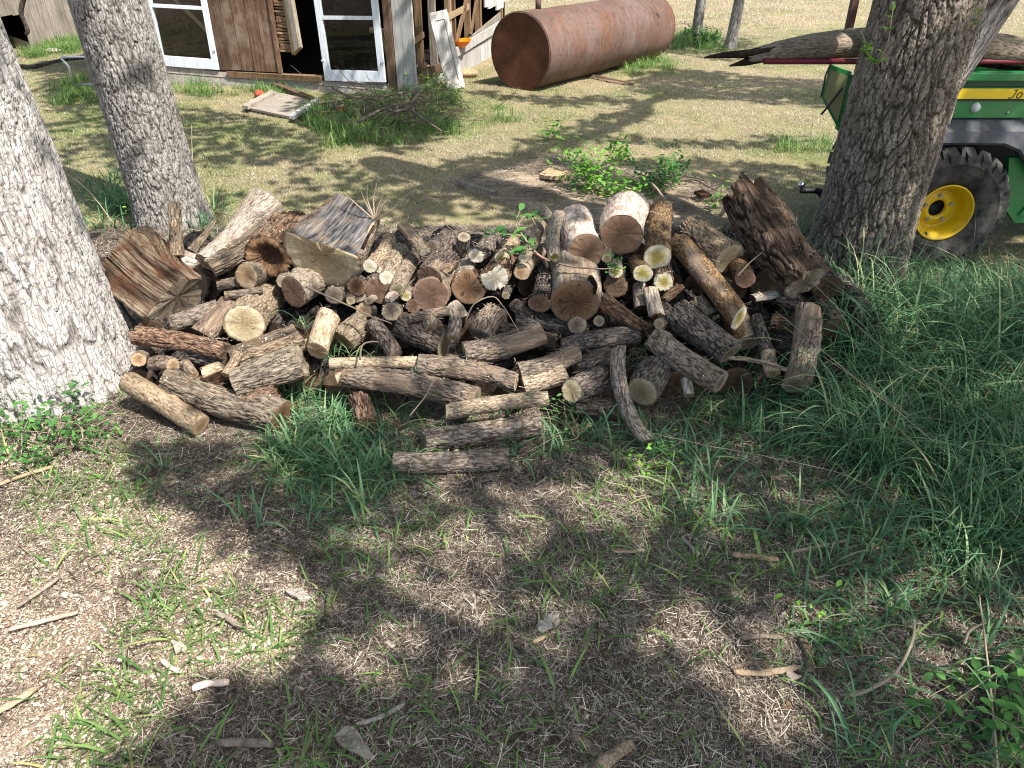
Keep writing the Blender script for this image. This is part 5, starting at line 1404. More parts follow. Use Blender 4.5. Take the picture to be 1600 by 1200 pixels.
L('small brown log end left of the rough axe-cut log', (1068, 402), (1060, 372), 9, 9, 0.0, 0.0, 'brown', 'tan', 'grey')

# --- logs buried inside the pile, coloured black to deepen the shadow there
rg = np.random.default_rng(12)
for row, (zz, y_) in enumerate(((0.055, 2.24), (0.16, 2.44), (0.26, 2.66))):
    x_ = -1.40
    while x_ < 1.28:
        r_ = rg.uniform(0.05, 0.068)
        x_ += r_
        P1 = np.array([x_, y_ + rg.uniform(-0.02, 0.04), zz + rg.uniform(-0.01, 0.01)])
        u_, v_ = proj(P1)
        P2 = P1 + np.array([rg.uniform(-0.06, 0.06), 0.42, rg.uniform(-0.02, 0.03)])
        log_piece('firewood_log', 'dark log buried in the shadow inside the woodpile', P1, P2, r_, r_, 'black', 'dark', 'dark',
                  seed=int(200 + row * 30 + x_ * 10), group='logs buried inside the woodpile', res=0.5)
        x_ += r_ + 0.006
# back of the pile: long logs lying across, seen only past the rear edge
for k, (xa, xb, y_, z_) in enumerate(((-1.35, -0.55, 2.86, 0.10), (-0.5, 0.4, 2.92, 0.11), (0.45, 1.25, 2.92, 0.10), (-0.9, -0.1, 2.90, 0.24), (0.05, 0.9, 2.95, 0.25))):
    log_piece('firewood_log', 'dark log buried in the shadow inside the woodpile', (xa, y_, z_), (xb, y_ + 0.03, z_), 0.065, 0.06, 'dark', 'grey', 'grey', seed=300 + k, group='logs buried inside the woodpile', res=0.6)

# dry straw and crumbs of bark caught on the logs
LOGROOTS = [o for o in COL.objects if o.name.split('.')[0] in ('firewood_log', 'split_log', 'trunk_piece', 'branch') and o.parent is None and o.type == 'MESH']
_pp = []
for o in LOGROOTS:
    n_ = len(o.data.vertices)
    co = np.empty(n_ * 3, np.float32); o.data.vertices.foreach_get('co', co)
    no = np.empty(n_ * 3, np.float32); o.data.vertices.foreach_get('normal', no)
    Mw = np.array(o.matrix_world); w_ = co.reshape(-1, 3) @ Mw[:3, :3].T + Mw[:3, 3]; nn_ = no.reshape(-1, 3) @ Mw[:3, :3].T
    k_ = np.where((nn_[:, 2] > 0.55) & (RNG.random(n_) < 0.010))[0]
    _pp.append(w_[k_])
PILE_TOPS = np.concatenate(_pp)
# ------------------------------------------------------------------ ground cover: instanced tufts and litter
def grass_mat(name, stops, trans=0.3, rough=0.55):
    m = MT(name, rough, 0.25)
    f = m.math('ADD', m.math('MULTIPLY', m.attr('h'), 0.7), m.math('MULTIPLY', m.rnd(), 0.3))
    c = m.ramp(f, stops)
    m.color(c)
    tr = m.n('BsdfTranslucent', {'Color': m.hsv(c, 0.5, 1.1, 1.3)})
    mx = m.n('MixShader', {0: trans, 1: m.b.outputs[0], 2: tr.outputs[0]})
    m.t.links.new(mx.outputs[0], m.out.inputs[0])
    return m.m

GR_TALL = grass_mat('grass_blue_green', [(0.0, '8d8460'), (0.10, '38583b'), (0.4, '4d7350'), (0.7, '73966b'), (0.86, '9fab7b'), (1.0, 'c9bd94')])
GR_SHORT = grass_mat('grass_short_green', [(0.0, '7d7444'), (0.15, '4d6c38'), (0.6, '66874a'), (0.9, '8aa25a'), (1.0, 'bdb07c')])
GR_LAWN = grass_mat('grass_lawn_dry', [(0.0, '695f4e'), (0.25, '887c67'), (0.5, 'a79a83'), (0.75, 'c2b69f'), (1.0, 'ddd3c0')])
GR_LAWNG = grass_mat('grass_lawn_green', [(0.0, '55683a'), (0.35, '5b7a41'), (0.6, '7d9058'), (0.8, 'aba77c'), (1.0, 'cdc39e')])
STRAW = grass_mat('straw_litter', [(0.0, '2a221c'), (0.35, '52463a'), (0.58, '82766a'), (0.8, 'b0a393'), (1.0, 'ddd3c2')], 0.1, 0.8)
CHIP = grass_mat('wood_chip', [(0.0, '6f5f52'), (0.3, '9f8c79'), (0.6, 'c4b19a'), (0.85, 'e0d0ba'), (1.0, 'efe6d6')], 0.0, 0.85)

def blades(rg, n, rad, Lr, Wr, lean=(0.2, 1.0), nseg=4, droop=1.0, fromz=-0.005, curl=0.25, upright=1.0):
    V, F, H = [], [], []
    for k in range(n):
        a = rg.uniform(0, 2 * np.pi); r = rad * math.sqrt(rg.random())
        p = np.array([r * math.cos(a), r * math.sin(a), fromz])
        az = rg.uniform(0, 2 * np.pi); el = math.pi / 2 - rg.uniform(*lean) * upright
        L = rg.uniform(*Lr); w = rg.uniform(*Wr) * 0.5
        h = rg.random(); s = L / nseg
        daz = rg.normal(0, curl)
        b0 = len(V)
        for q in range(nseg + 1):
            t = q / nseg
            side = np.array([-math.sin(az), math.cos(az), 0.0])
            ww = w * (1 - t ** 2.2) * (0.7 + 0.3 * min(1, t * 4)) + 0.0002
            V += [p - side * ww, p + side * ww]; H += [h, h]
            d = np.array([math.cos(az) * math.cos(el), math.sin(az) * math.cos(el), math.sin(el)])
            p = p + d * s
            el -= droop * (0.5 + t) * rg.uniform(0.5, 1.3) / nseg * 1.6
            if p[2] < 0.006 and q > 0: el = max(el, 0.02); p[2] = max(p[2], 0.004)
            az += daz / nseg
        for q in range(nseg):
            F.append([b0 + 2 * q, b0 + 2 * q + 1, b0 + 2 * q + 3, b0 + 2 * q + 2])
    return np.array(V), np.array(F), np.array(H)

def litter(rg, n, rad, Lr, Wr, zr=(0.001, 0.014)):
    V, F, H = [], [], []
    for k in range(n):
        a = rg.uniform(0, 2 * np.pi); r = rad * math.sqrt(rg.random())
        az = rg.uniform(0, 2 * np.pi); L = rg.uniform(*Lr); w = rg.uniform(*Wr) / 2; z0 = rg.uniform(*zr); tz = rg.normal(0, 0.12)
        daz = rg.normal(0, 0.13); h = rg.random() ** 1.2
        p = np.array([r * math.cos(a), r * math.sin(a), z0]); b0 = len(V)
        for q in range(3):
            side = np.array([-math.sin(az), math.cos(az), rg.normal(0, 0.4)]) * w
            V += [p - side, p + side]; H += [h, h]
            p = p + np.array([math.cos(az), math.sin(az), tz]) * L / 2
            az += daz
        F += [[b0, b0 + 1, b0 + 3, b0 + 2], [b0 + 2, b0 + 3, b0 + 5, b0 + 4]]
    return np.array(V), np.array(F), np.array(H)

def chips(rg, n, rad, sr):
    V, F, H = [], [], []
    for k in range(n):
        a = rg.uniform(0, 2 * np.pi); r = rad * math.sqrt(rg.random())
        az = rg.uniform(0, 2 * np.pi); s = rg.uniform(*sr) * (0.4 + rg.random() ** 3 * 1.2); asp = rg.uniform(0.3, 0.8); t = s * rg.uniform(0.08, 0.2)
        h = rg.random(); b0 = len(V)
        cx, cy, cz = r * math.cos(a), r * math.sin(a), rg.uniform(0.0, 0.006)
        tx, ty = rg.normal(0, 0.25, 2)
        pts = [(-1 + rg.uniform(0, .5), -asp), (1 - rg.uniform(0, .4), -asp * rg.uniform(.4, 1)), (1, asp * rg.uniform(.3, 1)), (-1 + rg.uniform(0, .5), asp)]
        for zz in (0, t):
            for x, y in pts:
                x *= s / 2; y *= s / 2
                V.append((cx + x * math.cos(az) - y * math.sin(az), cy + x * math.sin(az) + y * math.cos(az), cz + zz + x * tx + y * ty)); H.append(h)
        F += [[b0 + 4, b0 + 5, b0 + 6, b0 + 7]] + [[b0 + q, b0 + (q + 1) % 4, b0 + 4 + (q + 1) % 4, b0 + 4 + q] for q in range(4)]
    return np.array(V), np.array(F), np.array(H)

def protos(name, fn, mat, k, seed):
    c = bpy.data.collections.new(name)
    for i in range(k):
        V, F, H = fn(np.random.default_rng(seed + i))
        o = mk(name + '_piece', V, [F], mat, None, smooth=False, attr={'h': H}, link=False)
        c.objects.link(o)
    return c

def scatter(name, label, cat, coll, P, scale, rot=None, seed=0):
    rg = np.random.default_rng(seed)
    n = len(P)
    me = bpy.data.meshes.new(name)
    me.vertices.add(n)
    me.vertices.foreach_set('co', np.asarray(P, np.float32).ravel())
    if rot is None: rot = np.stack([np.zeros(n), np.zeros(n), rg.uniform(0, 2 * np.pi, n)], -1)
    at = me.attributes.new('rot', 'FLOAT_VECTOR', 'POINT'); at.data.foreach_set('vector', np.asarray(rot, np.float32).ravel())
    at = me.attributes.new('scl', 'FLOAT', 'POINT'); at.data.foreach_set('value', np.asarray(scale, np.float32))
    at = me.attributes.new('pick', 'INT', 'POINT'); at.data.foreach_set('value', rg.integers(0, 1000, n).astype(np.int32))
    ob = bpy.data.objects.new(name, me); COL.objects.link(ob)
    ng = bpy.data.node_groups.new(name + '_spread', 'GeometryNodeTree')
    ng.interface.new_socket('Geometry', in_out='INPUT', socket_type='NodeSocketGeometry')
    ng.interface.new_socket('Geometry', in_out='OUTPUT', socket_type='NodeSocketGeometry')
    N = ng.nodes; K = ng.links
    gi = N.new('NodeGroupInput'); go = N.new('NodeGroupOutput')
    ip = N.new('GeometryNodeInstanceOnPoints'); ip.inputs['Pick Instance'].default_value = True
    ci = N.new('GeometryNodeCollectionInfo'); ci.inputs['Collection'].default_value = coll
    ci.inputs['Separate Children'].default_value = True; ci.inputs['Reset Children'].default_value = True
    def na(nm, typ):
        x = N.new('GeometryNodeInputNamedAttribute'); x.data_type = typ; x.inputs['Name'].default_value = nm; return x.outputs['Attribute']
    K.new(gi.outputs[0], ip.inputs['Points']); K.new(ci.outputs[0], ip.inputs['Instance'])
    K.new(na('rot', 'FLOAT_VECTOR'), ip.inputs['Rotation']); K.new(na('scl', 'FLOAT'), ip.inputs['Scale']); K.new(na('pick', 'INT'), ip.inputs['Instance Index'])
    K.new(ip.outputs[0], go.inputs[0])
    md = ob.modifiers.new('spread', 'NODES'); md.node_group = ng
    return tag(ob, label, cat, None, 'stuff')

def pts_where(n, box, dens, seed):
    """random points in box=(x0,x1,y0,y1), kept with probability dens(P,u,v)"""
    rg = np.random.default_rng(seed)
    P = np.stack([rg.uniform(box[0], box[1], n), rg.uniform(box[2], box[3], n), np.zeros(n)], -1)
    P[:, 2] = ground_z(P[:, 0], P[:, 1])
    u, v = proj(P)
    keep = rg.random(n) < dens(P, u, v)
    return P[keep]

def nz(P, s, seed, lo, hi):
    return sstep(lo, hi, fbm(np.stack([P[:, 0], P[:, 1], P[:, 0] * 0], -1) * s, 3, seed) * 0.5 + 0.5)

def clear(P, pad=0.0):
    """False where a trunk, the tank or the shed stands"""
    ok = np.ones(len(P), bool)
    for (x, y, r) in ((-1.80, 2.42, 0.34), (-1.965, 4.15, 0.2), (1.575, 3.2, 0.22)):
        ok &= np.hypot(P[:, 0] - x, P[:, 1] - y) > r + pad
    q = P[:, :2] - T1p[:2]; al = q @ td[:2]; ac = np.abs(q @ np.array([-td[1], td[0]]))
    ok &= ~((al > 0) & (al < TL) & (ac < 0.2))
    q = P[:, :2] - A0[:2]; sx = q @ e1[:2]; sy = q @ np.array([-e1[1], e1[0]])
    ok &= ~((sx > -0.05) & (sx < 4.5) & (sy < 0.04) & (sy > -3.5))
    q = P[:, :2] - wa[:2]; sx = q @ wd[:2]; sy = q @ np.array([-wd[1], wd[0]])
    ok &= ~((sx > -1.6) & (sx < 2.6) & (sy > -0.02) & (sy < 1.5))
    return ok

c_straw = protos('straw', lambda r: litter(r, 190, 0.085, (0.006, 0.040), (0.0006, 0.0016)), STRAW, 6, 100)
c_chip = protos('chip', lambda r: chips(r, 75, 0.085, (0.003, 0.010)), CHIP, 6, 120)
c_short = protos('short_grass', lambda r: blades(r, 6, 0.03, (0.03, 0.11), (0.0028, 0.0060), (0.5, 1.45), 4, 0.8), GR_SHORT, 8, 140)
c_med = protos('medium_grass', lambda r: blades(r, 11, 0.05, (0.08, 0.24), (0.0040, 0.0095), (0.15, 1.15), 6, 1.2), GR_TALL, 8, 160)
c_tall = protos('tall_grass', lambda r: blades(r, 15, 0.06, (0.28, 0.60), (0.0038, 0.0092), (0.1, 0.7), 9, 1.5, curl=0.5), GR_TALL, 8, 180)
c_dry = protos('lawn_dry', lambda r: blades(r, 110, 0.14, (0.012, 0.042), (0.0014, 0.0036), (0.7, 1.55), 2, 0.6), GR_LAWN, 6, 200)
c_grn = protos('lawn_green', lambda r: blades(r, 100, 0.14, (0.015, 0.05), (0.0014, 0.0036), (0.5, 1.45), 3, 0.7), GR_LAWNG, 6, 220)
c_grn2 = protos('lawn_tuft', lambda r: blades(r, 60, 0.10, (0.07, 0.18), (0.003, 0.006), (0.1, 1.0), 4, 1.1), GR_SHORT, 6, 240)
c_seed = protos('dry_stems', lambda r: blades(r, 5, 0.06, (0.3, 0.6), (0.0016, 0.0026), (0.1, 0.9), 8, 0.6, curl=0.3), STRAW, 5, 260)

LEFT_LIT = [(-700, 600), (190, 660), (260, 720), (330, 800), (470, 860), (520, 960), (460, 1060), (300, 1090), (180, 1300), (-700, 1500)]
# straw and dead stems over the whole near ground, thin on the bare left
P = pts_where(26000, (-2.3, 2.3, 0.45, 4.0), lambda P, u, v: np.where(inside(LEFT_LIT, u, v), 0.05 + 0.14 * nz(P, 2.2, 5, 0.5, 0.65), 0.35 + 0.65 * nz(P, 2.2, 5, 0.3, 0.6)) * (P[:, 1] < 4.0), 1)
P = P[clear(P)]
scatter('straw_litter', 'grey and tan dead straw and plant stems littering the near ground', 'straw', c_straw, P, RNG.uniform(0.7, 1.25, len(P)), seed=1)
P = pts_where(16000, (-2.4, 2.3, 0.45, 3.2), lambda P, u, v: np.where(inside(LEFT_LIT, u, v), 0.55 + 0.4 * nz(P, 2, 6, 0.4, 0.6), 0.10 + 0.25 * nz(P, 2.5, 7, 0.45, 0.6)), 2)
P = P[clear(P)]
scatter('wood_chips', 'small pale wood chips and sawdust strewn over the bare dirt', 'wood chips', c_chip, P, RNG.uniform(0.6, 1.2, len(P)), seed=2)

c_scrap = protos('leaf_scrap', lambda r: chips(r, 7, 0.09, (0.008, 0.024)), STRAW, 6, 130)
P = pts_where(5200, (-2.4, 2.3, 0.45, 3.4), lambda P, u, v: np.where(inside(LEFT_LIT, u, v), 0.10, 0.25 + 0.6 * nz(P, 2.2, 15, 0.4, 0.6)), 22)
P = P[clear(P)]
scatter('leaf_scraps', 'brown and grey scraps of dead leaf and bark scattered over the near ground', 'leaf litter', c_scrap, P, RNG.uniform(0.5, 1.1, len(P)), seed=21)
# short sparse grass
def d_short(P, u, v):
    base = 0.10 + 0.75 * nz(P, 2.6, 8, 0.46, 0.62)
    base = np.where(inside(LEFT_LIT, u, v), 0.04 + 0.50 * nz(P, 3.4, 9, 0.52, 0.62), base)
    base = np.where((u > 1230) & (v > 560), np.maximum(base, 0.35), base)
    return base * (v > 620)
P = pts_where(9500, (-2.2, 2.2, 0.5, 2.7), d_short, 3)
P = P[clear(P)]
scatter('short_grass', 'sparse short green grass growing through the litter in the foreground', 'grass', c_short, P, RNG.uniform(0.6, 1.35, len(P)), seed=3)

MED = [
    (0.38, [(850, 650), (960, 650), (1040, 690), (1120, 600), (1290, 600), (1290, 740), (1040, 735), (900, 715), (830, 720)]),
    (0.95, [(450, 575), (530, 580), (550, 640), (640, 670), (650, 700), (640, 760), (560, 780), (460, 770), (400, 740), (420, 680)]),
    (0.15, [(380, 760), (600, 790), (560, 830), (380, 830)]),
    (0.10, [(240, 700), (400, 690), (400, 800), (240, 790)]),
    (0.12, [(610, 640), (860, 640), (860, 745), (700, 765), (620, 745)]),
    (0.45, [(1180, 700), (1700, 700), (1700, 900), (1250, 860)]),
    (0.22, [(1230, 860), (1700, 880), (1700, 1250), (1300, 1200), (1260, 1000)]),
    (0.2, [(1030, 740), (1250, 740), (1250, 860), (1060, 840)]),
]
def d_poly(spec, jit=18):
    def f(P, u, v):
        n = fbm(np.stack([P[:, 0], P[:, 1], P[:, 0] * 0], -1) * 6, 2, 60) * jit
        d = np.zeros(len(P))
        for val, poly in spec:
            d = np.where(inside(poly, u + n, v + n * 0.6), val, d)
        return d
    return f
P = pts_where(5200, (-1.6, 2.4, 0.6, 2.9), d_poly(MED), 4)
P = P[clear(P)]
sc_ = RNG.uniform(0.55, 1.05, len(P))
scatter('medium_grass', 'green grass tufts growing against the front of the woodpile', 'grass', c_med, P, sc_, seed=4)
TALL = [(0.8, [(1290, 405), (1350, 395), (1480, 402), (1600, 445), (1750, 470), (1750, 900), (1480, 800), (1300, 720), (1250, 640), (1290, 560)]),
        (0.35, [(1420, 760), (1750, 800), (1750, 1050), (1500, 950)])]
P = pts_where(1700, (0.8, 2.6, 1.4, 3.5), d_poly(TALL), 5)
P = P[clear(P, 0.02)]
rot = np.stack([RNG.normal(0.0, 0.18, len(P)), RNG.normal(0.22, 0.18, len(P)), RNG.uniform(-0.8, 0.8, len(P))], -1)
rot[:, 2] = RNG.uniform(0, 6.28, len(P))
u_, v_ = proj(P)
ts = np.where(v_ < 640, RNG.uniform(0.75, 1.1, len(P)), RNG.uniform(0.5, 0.85, len(P)))
ts = ts * np.where((u_ > 1340) & (v_ < 480), 0.42, np.where((u_ > 1340) & (v_ < 530), 0.62, 1.0))
scatter('tall_grass', 'dense tall arching blue-green grass at the right end of the woodpile', 'grass', c_tall, P, ts, rot, seed=5)
P = pts_where(1500, (-2.2, 2.4, 1.2, 4.6), d_poly([(0.28, [(1250, 420), (1750, 440), (1750, 1100), (1350, 900), (1240, 640)]), (0.35, [(150, 180), (230, 200), (230, 350), (160, 350)]), (0.3, [(300, 250), (350, 260), (350, 380), (310, 380)])]), 6)
P = P[clear(P, 0.01)]
scatter('dry_grass_stems', 'long dry straw-coloured grass stems standing among the green grass', 'dry grass', c_seed, P, RNG.uniform(0.5, 1.0, len(P)), seed=6)
Pt = np.array([on_plane(u_, v_, -0.04) for u_, v_ in ((472, 505), (478, 512), (515, 560), (522, 552), (548, 560), (985, 560), (992, 575), (1040, 600), (1160, 560), (1175, 572), (1188, 600), (1010, 545), (590, 556), (650, 585), (1120, 570))])
scatter('medium_grass', 'a few green blades growing up between the logs', 'grass', c_med, Pt, RNG.uniform(0.35, 0.6, len(Pt)), seed=17)
c_fleck = protos('fleck', lambda r: litter(r, 9, 0.02, (0.008, 0.035), (0.0007, 0.0018), (0.0, 0.004)), STRAW, 6, 300)
c_crumb = protos('crumb', lambda r: chips(r, 7, 0.022, (0.004, 0.011)), CHIP, 5, 320)
k_ = RNG.random(len(PILE_TOPS)) < 0.65
scatter('straw_litter', 'dry straw and twiglets caught on top of the logs', 'straw', c_fleck, PILE_TOPS[k_], RNG.uniform(0.6, 1.2, k_.sum()), seed=18)
scatter('wood_chips', 'crumbs of bark and wood lying on top of the logs', 'wood chips', c_crumb, PILE_TOPS[~k_], RNG.uniform(0.5, 1.1, (~k_).sum()), seed=19)
# grass behind the left trunks and right of the trunk
P = pts_where(1600, (-3.2, 3.2, 2.8, 5.2), d_poly([(0.55, [(130, 200), (215, 230), (225, 360), (150, 370), (120, 270)]), (0.5, [(310, 320), (350, 300), (360, 390), (320, 400)]), (0.3, [(1210, 340), (1290, 340), (1290, 420), (1230, 400)])]), 7)
P = P[clear(P, 0.01)]
scatter('medium_grass', 'green grass growing round the feet of the two trunks by the pile', 'grass', c_med, P, RNG.uniform(0.8, 1.4, len(P)), seed=7)

# lawn
GREENP = [
    (0.9, [(470, 150), (620, 110), (700, 130), (790, 160), (800, 190), (720, 215), (640, 238), (520, 245), (440, 225)]),
    (0.7, [(60, 150), (170, 125), (180, 200), (130, 230), (60, 200)]),
    (0.6, [(300, 190), (480, 190), (480, 240), (320, 250)]),
    (0.8, [(950, 95), (1060, 90), (1060, 118), (960, 125)]),
    (0.6, [(1040, 50), (1170, 60), (1150, 85), (1040, 85)]),
    (0.7, [(60, 55), (220, 50), (220, 85), (60, 100)]),
    (0.6, [(255, 100), (480, 120), (470, 150), (255, 150)]),
    (0.4, [(1180, 215), (1330, 215), (1320, 262), (1180, 245)]),
]
def d_lawn(green):
    def f(P, u, v):
        g = np.clip(d_poly(GREENP, 25)(P, u, v) * 0.8 + 0.28 * nz(P, 0.9, 31, 0.48, 0.64) + 0.09, 0, 1)
        edge = sstep(2.9, 3.9, P[:, 1] + 0.5 * fbm(P * 1.5, 2, 33)) 
        edge = np.where((u > 700) & (u < 1140) & (v > 252) & (v < 345), edge * 0.15, edge)
        dist = np.clip(1.25 - P[:, 1] / 26, 0.25, 1)
        vis = (u > -60) & (u < 1660) & (v > -60)
        return edge * dist * vis * (g if green else 1 - g * 0.85)
    return f
P = pts_where(33000, (-9, 15, 2.9, 14), d_lawn(False), 8); P = P[clear(P)]
scatter('lawn_grass', 'dry straw-coloured mown grass of the lawn behind the woodpile', 'grass', c_dry, P, RNG.uniform(0.8, 1.3, len(P)), seed=8)
P = pts_where(26000, (-9, 15, 2.9, 14), d_lawn(True), 9); P = P[clear(P)]
scatter('lawn_grass', 'greener mown grass mixed into the lawn and round the shed', 'grass', c_grn, P, RNG.uniform(0.8, 1.3, len(P)), seed=9)
P = pts_where(16000, (-14, 30, 14, 40), lambda P, u, v: 0.8 * ((u > -60) & (u < 1700) & (v > -40)), 10)
scatter('lawn_grass', 'far dry grass of the field beyond the rusty tank', 'grass', c_dry, P, RNG.uniform(2.0, 3.2, len(P)), seed=10)
TUFT = [(0.85, [(480, 170), (540, 150), (640, 130), (700, 150), (720, 200), (640, 232), (520, 232), (460, 215)]), (0.3, [(700, 165), (790, 165), (790, 200), (700, 200)]),
        (0.7, [(100, 120), (155, 128), (170, 165), (90, 165)]), (0.8, [(30, 66), (110, 60), (150, 60), (160, 80), (30, 92)]), (0.5, [(260, 115), (330, 118), (340, 150), (265, 155)]),
        (0.5, [(330, 118), (480, 135), (480, 165), (340, 150)]), (0.7, [(955, 95), (1040, 92), (1040, 112), (965, 120)]), (0.9, [(1050, 50), (1125, 52), (1120, 78), (1050, 80)]),
        (0.6, [(640, 110), (700, 120), (740, 150), (660, 150)]), (0.25, [(1200, 225), (1320, 225), (1320, 255), (1200, 250)])]
P = pts_where(7000, (-9, 5, 4, 13), d_poly(TUFT, 12), 11); P = P[clear(P)]
scatter('lawn_tufts', 'longer green grass tufts by the shed, the brush heap and the far trunks', 'grass', c_grn2, P, RNG.uniform(0.4, 1.35, len(P)), seed=11)

# ------------------------------------------------------------------ flat weathered wood sheet behind the pile
SHEET = MT('rotten_wood_sheet', 0.9, 0.1)
v = SHEET.coord('Object'); vs_ = SHEET.coord('Object', (1, 5, 5))
n = SHEET.math('ADD', SHEET.math('MULTIPLY', SHEET.noise(vs_, 6, 6, 0.7), 0.6), SHEET.math('MULTIPLY', SHEET.noise(v, 40, 5, 0.7), 0.4))
SHEET.color(SHEET.ramp(n, [(0.3, '51463b'), (0.46, '8a7a67'), (0.6, 'b3a189'), (0.8, 'd2c3aa')])).bump(n, 0.9, 0.02)
SHEET = SHEET.m
out = [(712, 288), (760, 272), (800, 262), (850, 250), (905, 252), (960, 262), (1040, 275), (1090, 285), (1132, 300), (1140, 335), (1120, 365), (1060, 360), (1000, 352), (900, 350), (850, 335), (790, 320), (740, 302)]
ring = spline([G(*q) for q in out] + [G(*out[0])], 90)[:-1]
ring[:, :2] += 0.015 * np.stack([fbm(ring * 9, 3, 2), fbm(ring * 9 + 4, 3, 3)], -1)
cen = ring.mean(0)
V, F = [], []
fr_ = [0.02, 0.15, 0.3, 0.45, 0.6, 0.72, 0.84, 0.93, 1.0, 1.0]
for k, f in enumerate(fr_):
    q = cen + (ring - cen) * f
    q[:, 2] = (0.034 + 0.020 * fbm(q * 5, 3, 9) - 0.012 * f) if k < 9 else -0.01
    V.append(q)
nr = len(ring)
F = [[k * nr + j, k * nr + (j + 1) % nr, (k + 1) * nr + (j + 1) % nr, (k + 1) * nr + j] for k in range(len(fr_) - 1) for j in range(nr)] + [list(range(nr))[::-1]]
tag(mk('wood_sheet', np.concatenate(V), F, SHEET), 'wide flat sheet of rotten weathered wood lying on the ground behind the woodpile', 'wood sheet')
P = pts_where(2600, (-0.8, 2.2, 3.5, 5.8), d_poly([(0.55, out)], 4), 24); P[:, 2] = 0.036
k_ = RNG.random(len(P)) < 0.7
scatter('straw_litter', 'dead straw and dust caught on the rotten wood sheet', 'straw', c_straw, P[k_], RNG.uniform(0.5, 1.0, k_.sum()), seed=24)
scatter('wood_chips', 'splinters and chips lying on the rotten wood sheet', 'wood chips', c_chip, P[~k_], RNG.uniform(0.5, 1.0, (~k_).sum()), seed=25)
P = pts_where(2600, (-0.9, 2.3, 3.4, 6.0), d_poly([(0.9, [(690, 286), (760, 264), (860, 242), (960, 254), (1060, 270), (1160, 300), (1160, 320), (1100, 300), (1040, 285), (960, 268), (860, 258), (780, 275), (730, 300), (860, 345), (840, 352), (740, 318)])], 10), 26)
scatter('lawn_grass', 'dry grass creeping over the rim of the rotten wood sheet', 'grass', c_dry, P, RNG.uniform(0.6, 1.2, len(P)), seed=26)
def flatpiece(name, label, pix, z, t, mat, cat):
    P = [G(u, v_, z) for u, v_ in pix]
    k = len(P)
    V = [p + [0, 0, t + RNG.uniform(-0.3, 0.3) * t] for p in P] + [p - [0, 0, 0.0] for p in P]
    F = [list(range(k)), list(range(2 * k - 1, k - 1, -1))] + [[q, k + q, k + (q + 1) % k, (q + 1) % k] for q in range(k)]
    return tag(MB().add(V, F).build(name, mat), label, cat)
flatpiece('board', 'long thin board edge at the near left rim of the rotten wood sheet', [(715, 288), (724, 287), (778, 300), (772, 305)], 0.02, 0.02, B_GREY, 'board')
flatpiece('bark_piece', 'flake of tan bark curling up beside the leafy cuttings', [(842, 277), (858, 268), (888, 272), (880, 282), (860, 281)], 0.05, 0.025, B_TAN, 'bark')
flatpiece('bark_piece', 'small reddish bark flake on the rotten wood sheet by the dark trunk piece', [(1084, 303), (1098, 300), (1112, 308), (1094, 310)], 0.05, 0.02, BARK['rot'], 'bark')

# ------------------------------------------------------------------ twigs, leafy cuttings, brush
TWIG = metal('twig_grey', '6c6055', 0.9, 0, 0.1, 0.3)
TWIGT = metal('twig_tan', '9d8d78', 0.85, 0, 0.1, 0.25)
TWIGD = metal('twig_dark', '453c35', 0.9, 0, 0.1, 0.3)
WEED = grass_mat('weed_leaf', [(0.0, '4c7d2c'), (0.5, '6ca03c'), (1.0, '9cc454')], 0.35)
WEEDD = grass_mat('weed_leaf_dark', [(0.0, '33592e'), (0.5, '4a7a3c'), (1.0, '6f9a4c')], 0.3)

def leaf_shape(p, d, up, L, w):
    d = d / np.linalg.norm(d); s = np.cross(d, up); s /= np.linalg.norm(s) + 1e-9; n = np.cross(s, d)
    prof = [(0.0, 0.0, 0.0), (0.25, 0.7, 0.02), (0.5, 1.0, 0.03), (0.78, 0.6, -0.02), (1.0, 0.0, -0.10)]
    V = []
    for t, ww, hh in prof:
        c = p + d * L * t + n * L * hh
        V += [c - s * w * ww * 0.5 + n * w * 0.12 * ww, c, c + s * w * ww * 0.5 + n * w * 0.12 * ww]
    F = []
    for k in range(4):
        F += [[3 * k, 3 * k + 1, 3 * k + 4, 3 * k + 3], [3 * k + 1, 3 * k + 2, 3 * k + 5, 3 * k + 4]]
    return V, F

def leafy(name, label, paths, nleaf, size, mat, cat, twig=TWIG, rt=0.003, seed=0, each=False, spread=0.05, stem_name='stem', asp=0.5, parent=None, loc=None):
    """twigs with leaves; leaves as one joined part, or one object each"""
    rg = np.random.default_rng(seed)
    base = np.array(paths[0][0] if loc is None else loc, float)
    root = empty(name, label, cat, tuple(base))
    mb = MB()
    allp = []
    for p in paths:
        q = spline([np.array(x) - base for x in p], 14)
        mb.tube(q, np.linspace(rt, rt * 0.45, 14), 6)
        allp.append(q)
    mb.build(stem_name, twig, root, True)
    VV, FF, HH = [], [], []
    for k in range(nleaf):
        q = allp[rg.integers(len(allp))]
        i = int(rg.integers(2, 14)); p = q[i] + rg.normal(0, spread, 3) * (0 if each else 1)
        if not each: p[2] = max(p[2], 0.01 - base[2])
        d = rg.normal(0, 1, 3); d[2] = abs(d[2]) * 0.3 + 0.1
        V, F = leaf_shape(p, d, np.array([rg.normal(0, .3), rg.normal(0, .3), 1.0]), size * rg.uniform(0.6, 1.25), size * asp * rg.uniform(0.8, 1.2))
        if each:
            mk('leaf', V, F, mat, root, True, attr={'h': np.full(len(V), rg.random())})
        else:
            o = sum(len(x) for x in VV)
            VV.append(V); FF += [[a + o for a in f] for f in F]; HH.append(np.full(len(V), rg.random()))
    if not each and nleaf:
        tag(mk('leaves', np.concatenate(VV), FF, mat, root, True, attr={'h': np.concatenate(HH)}), kind='stuff')
    return root

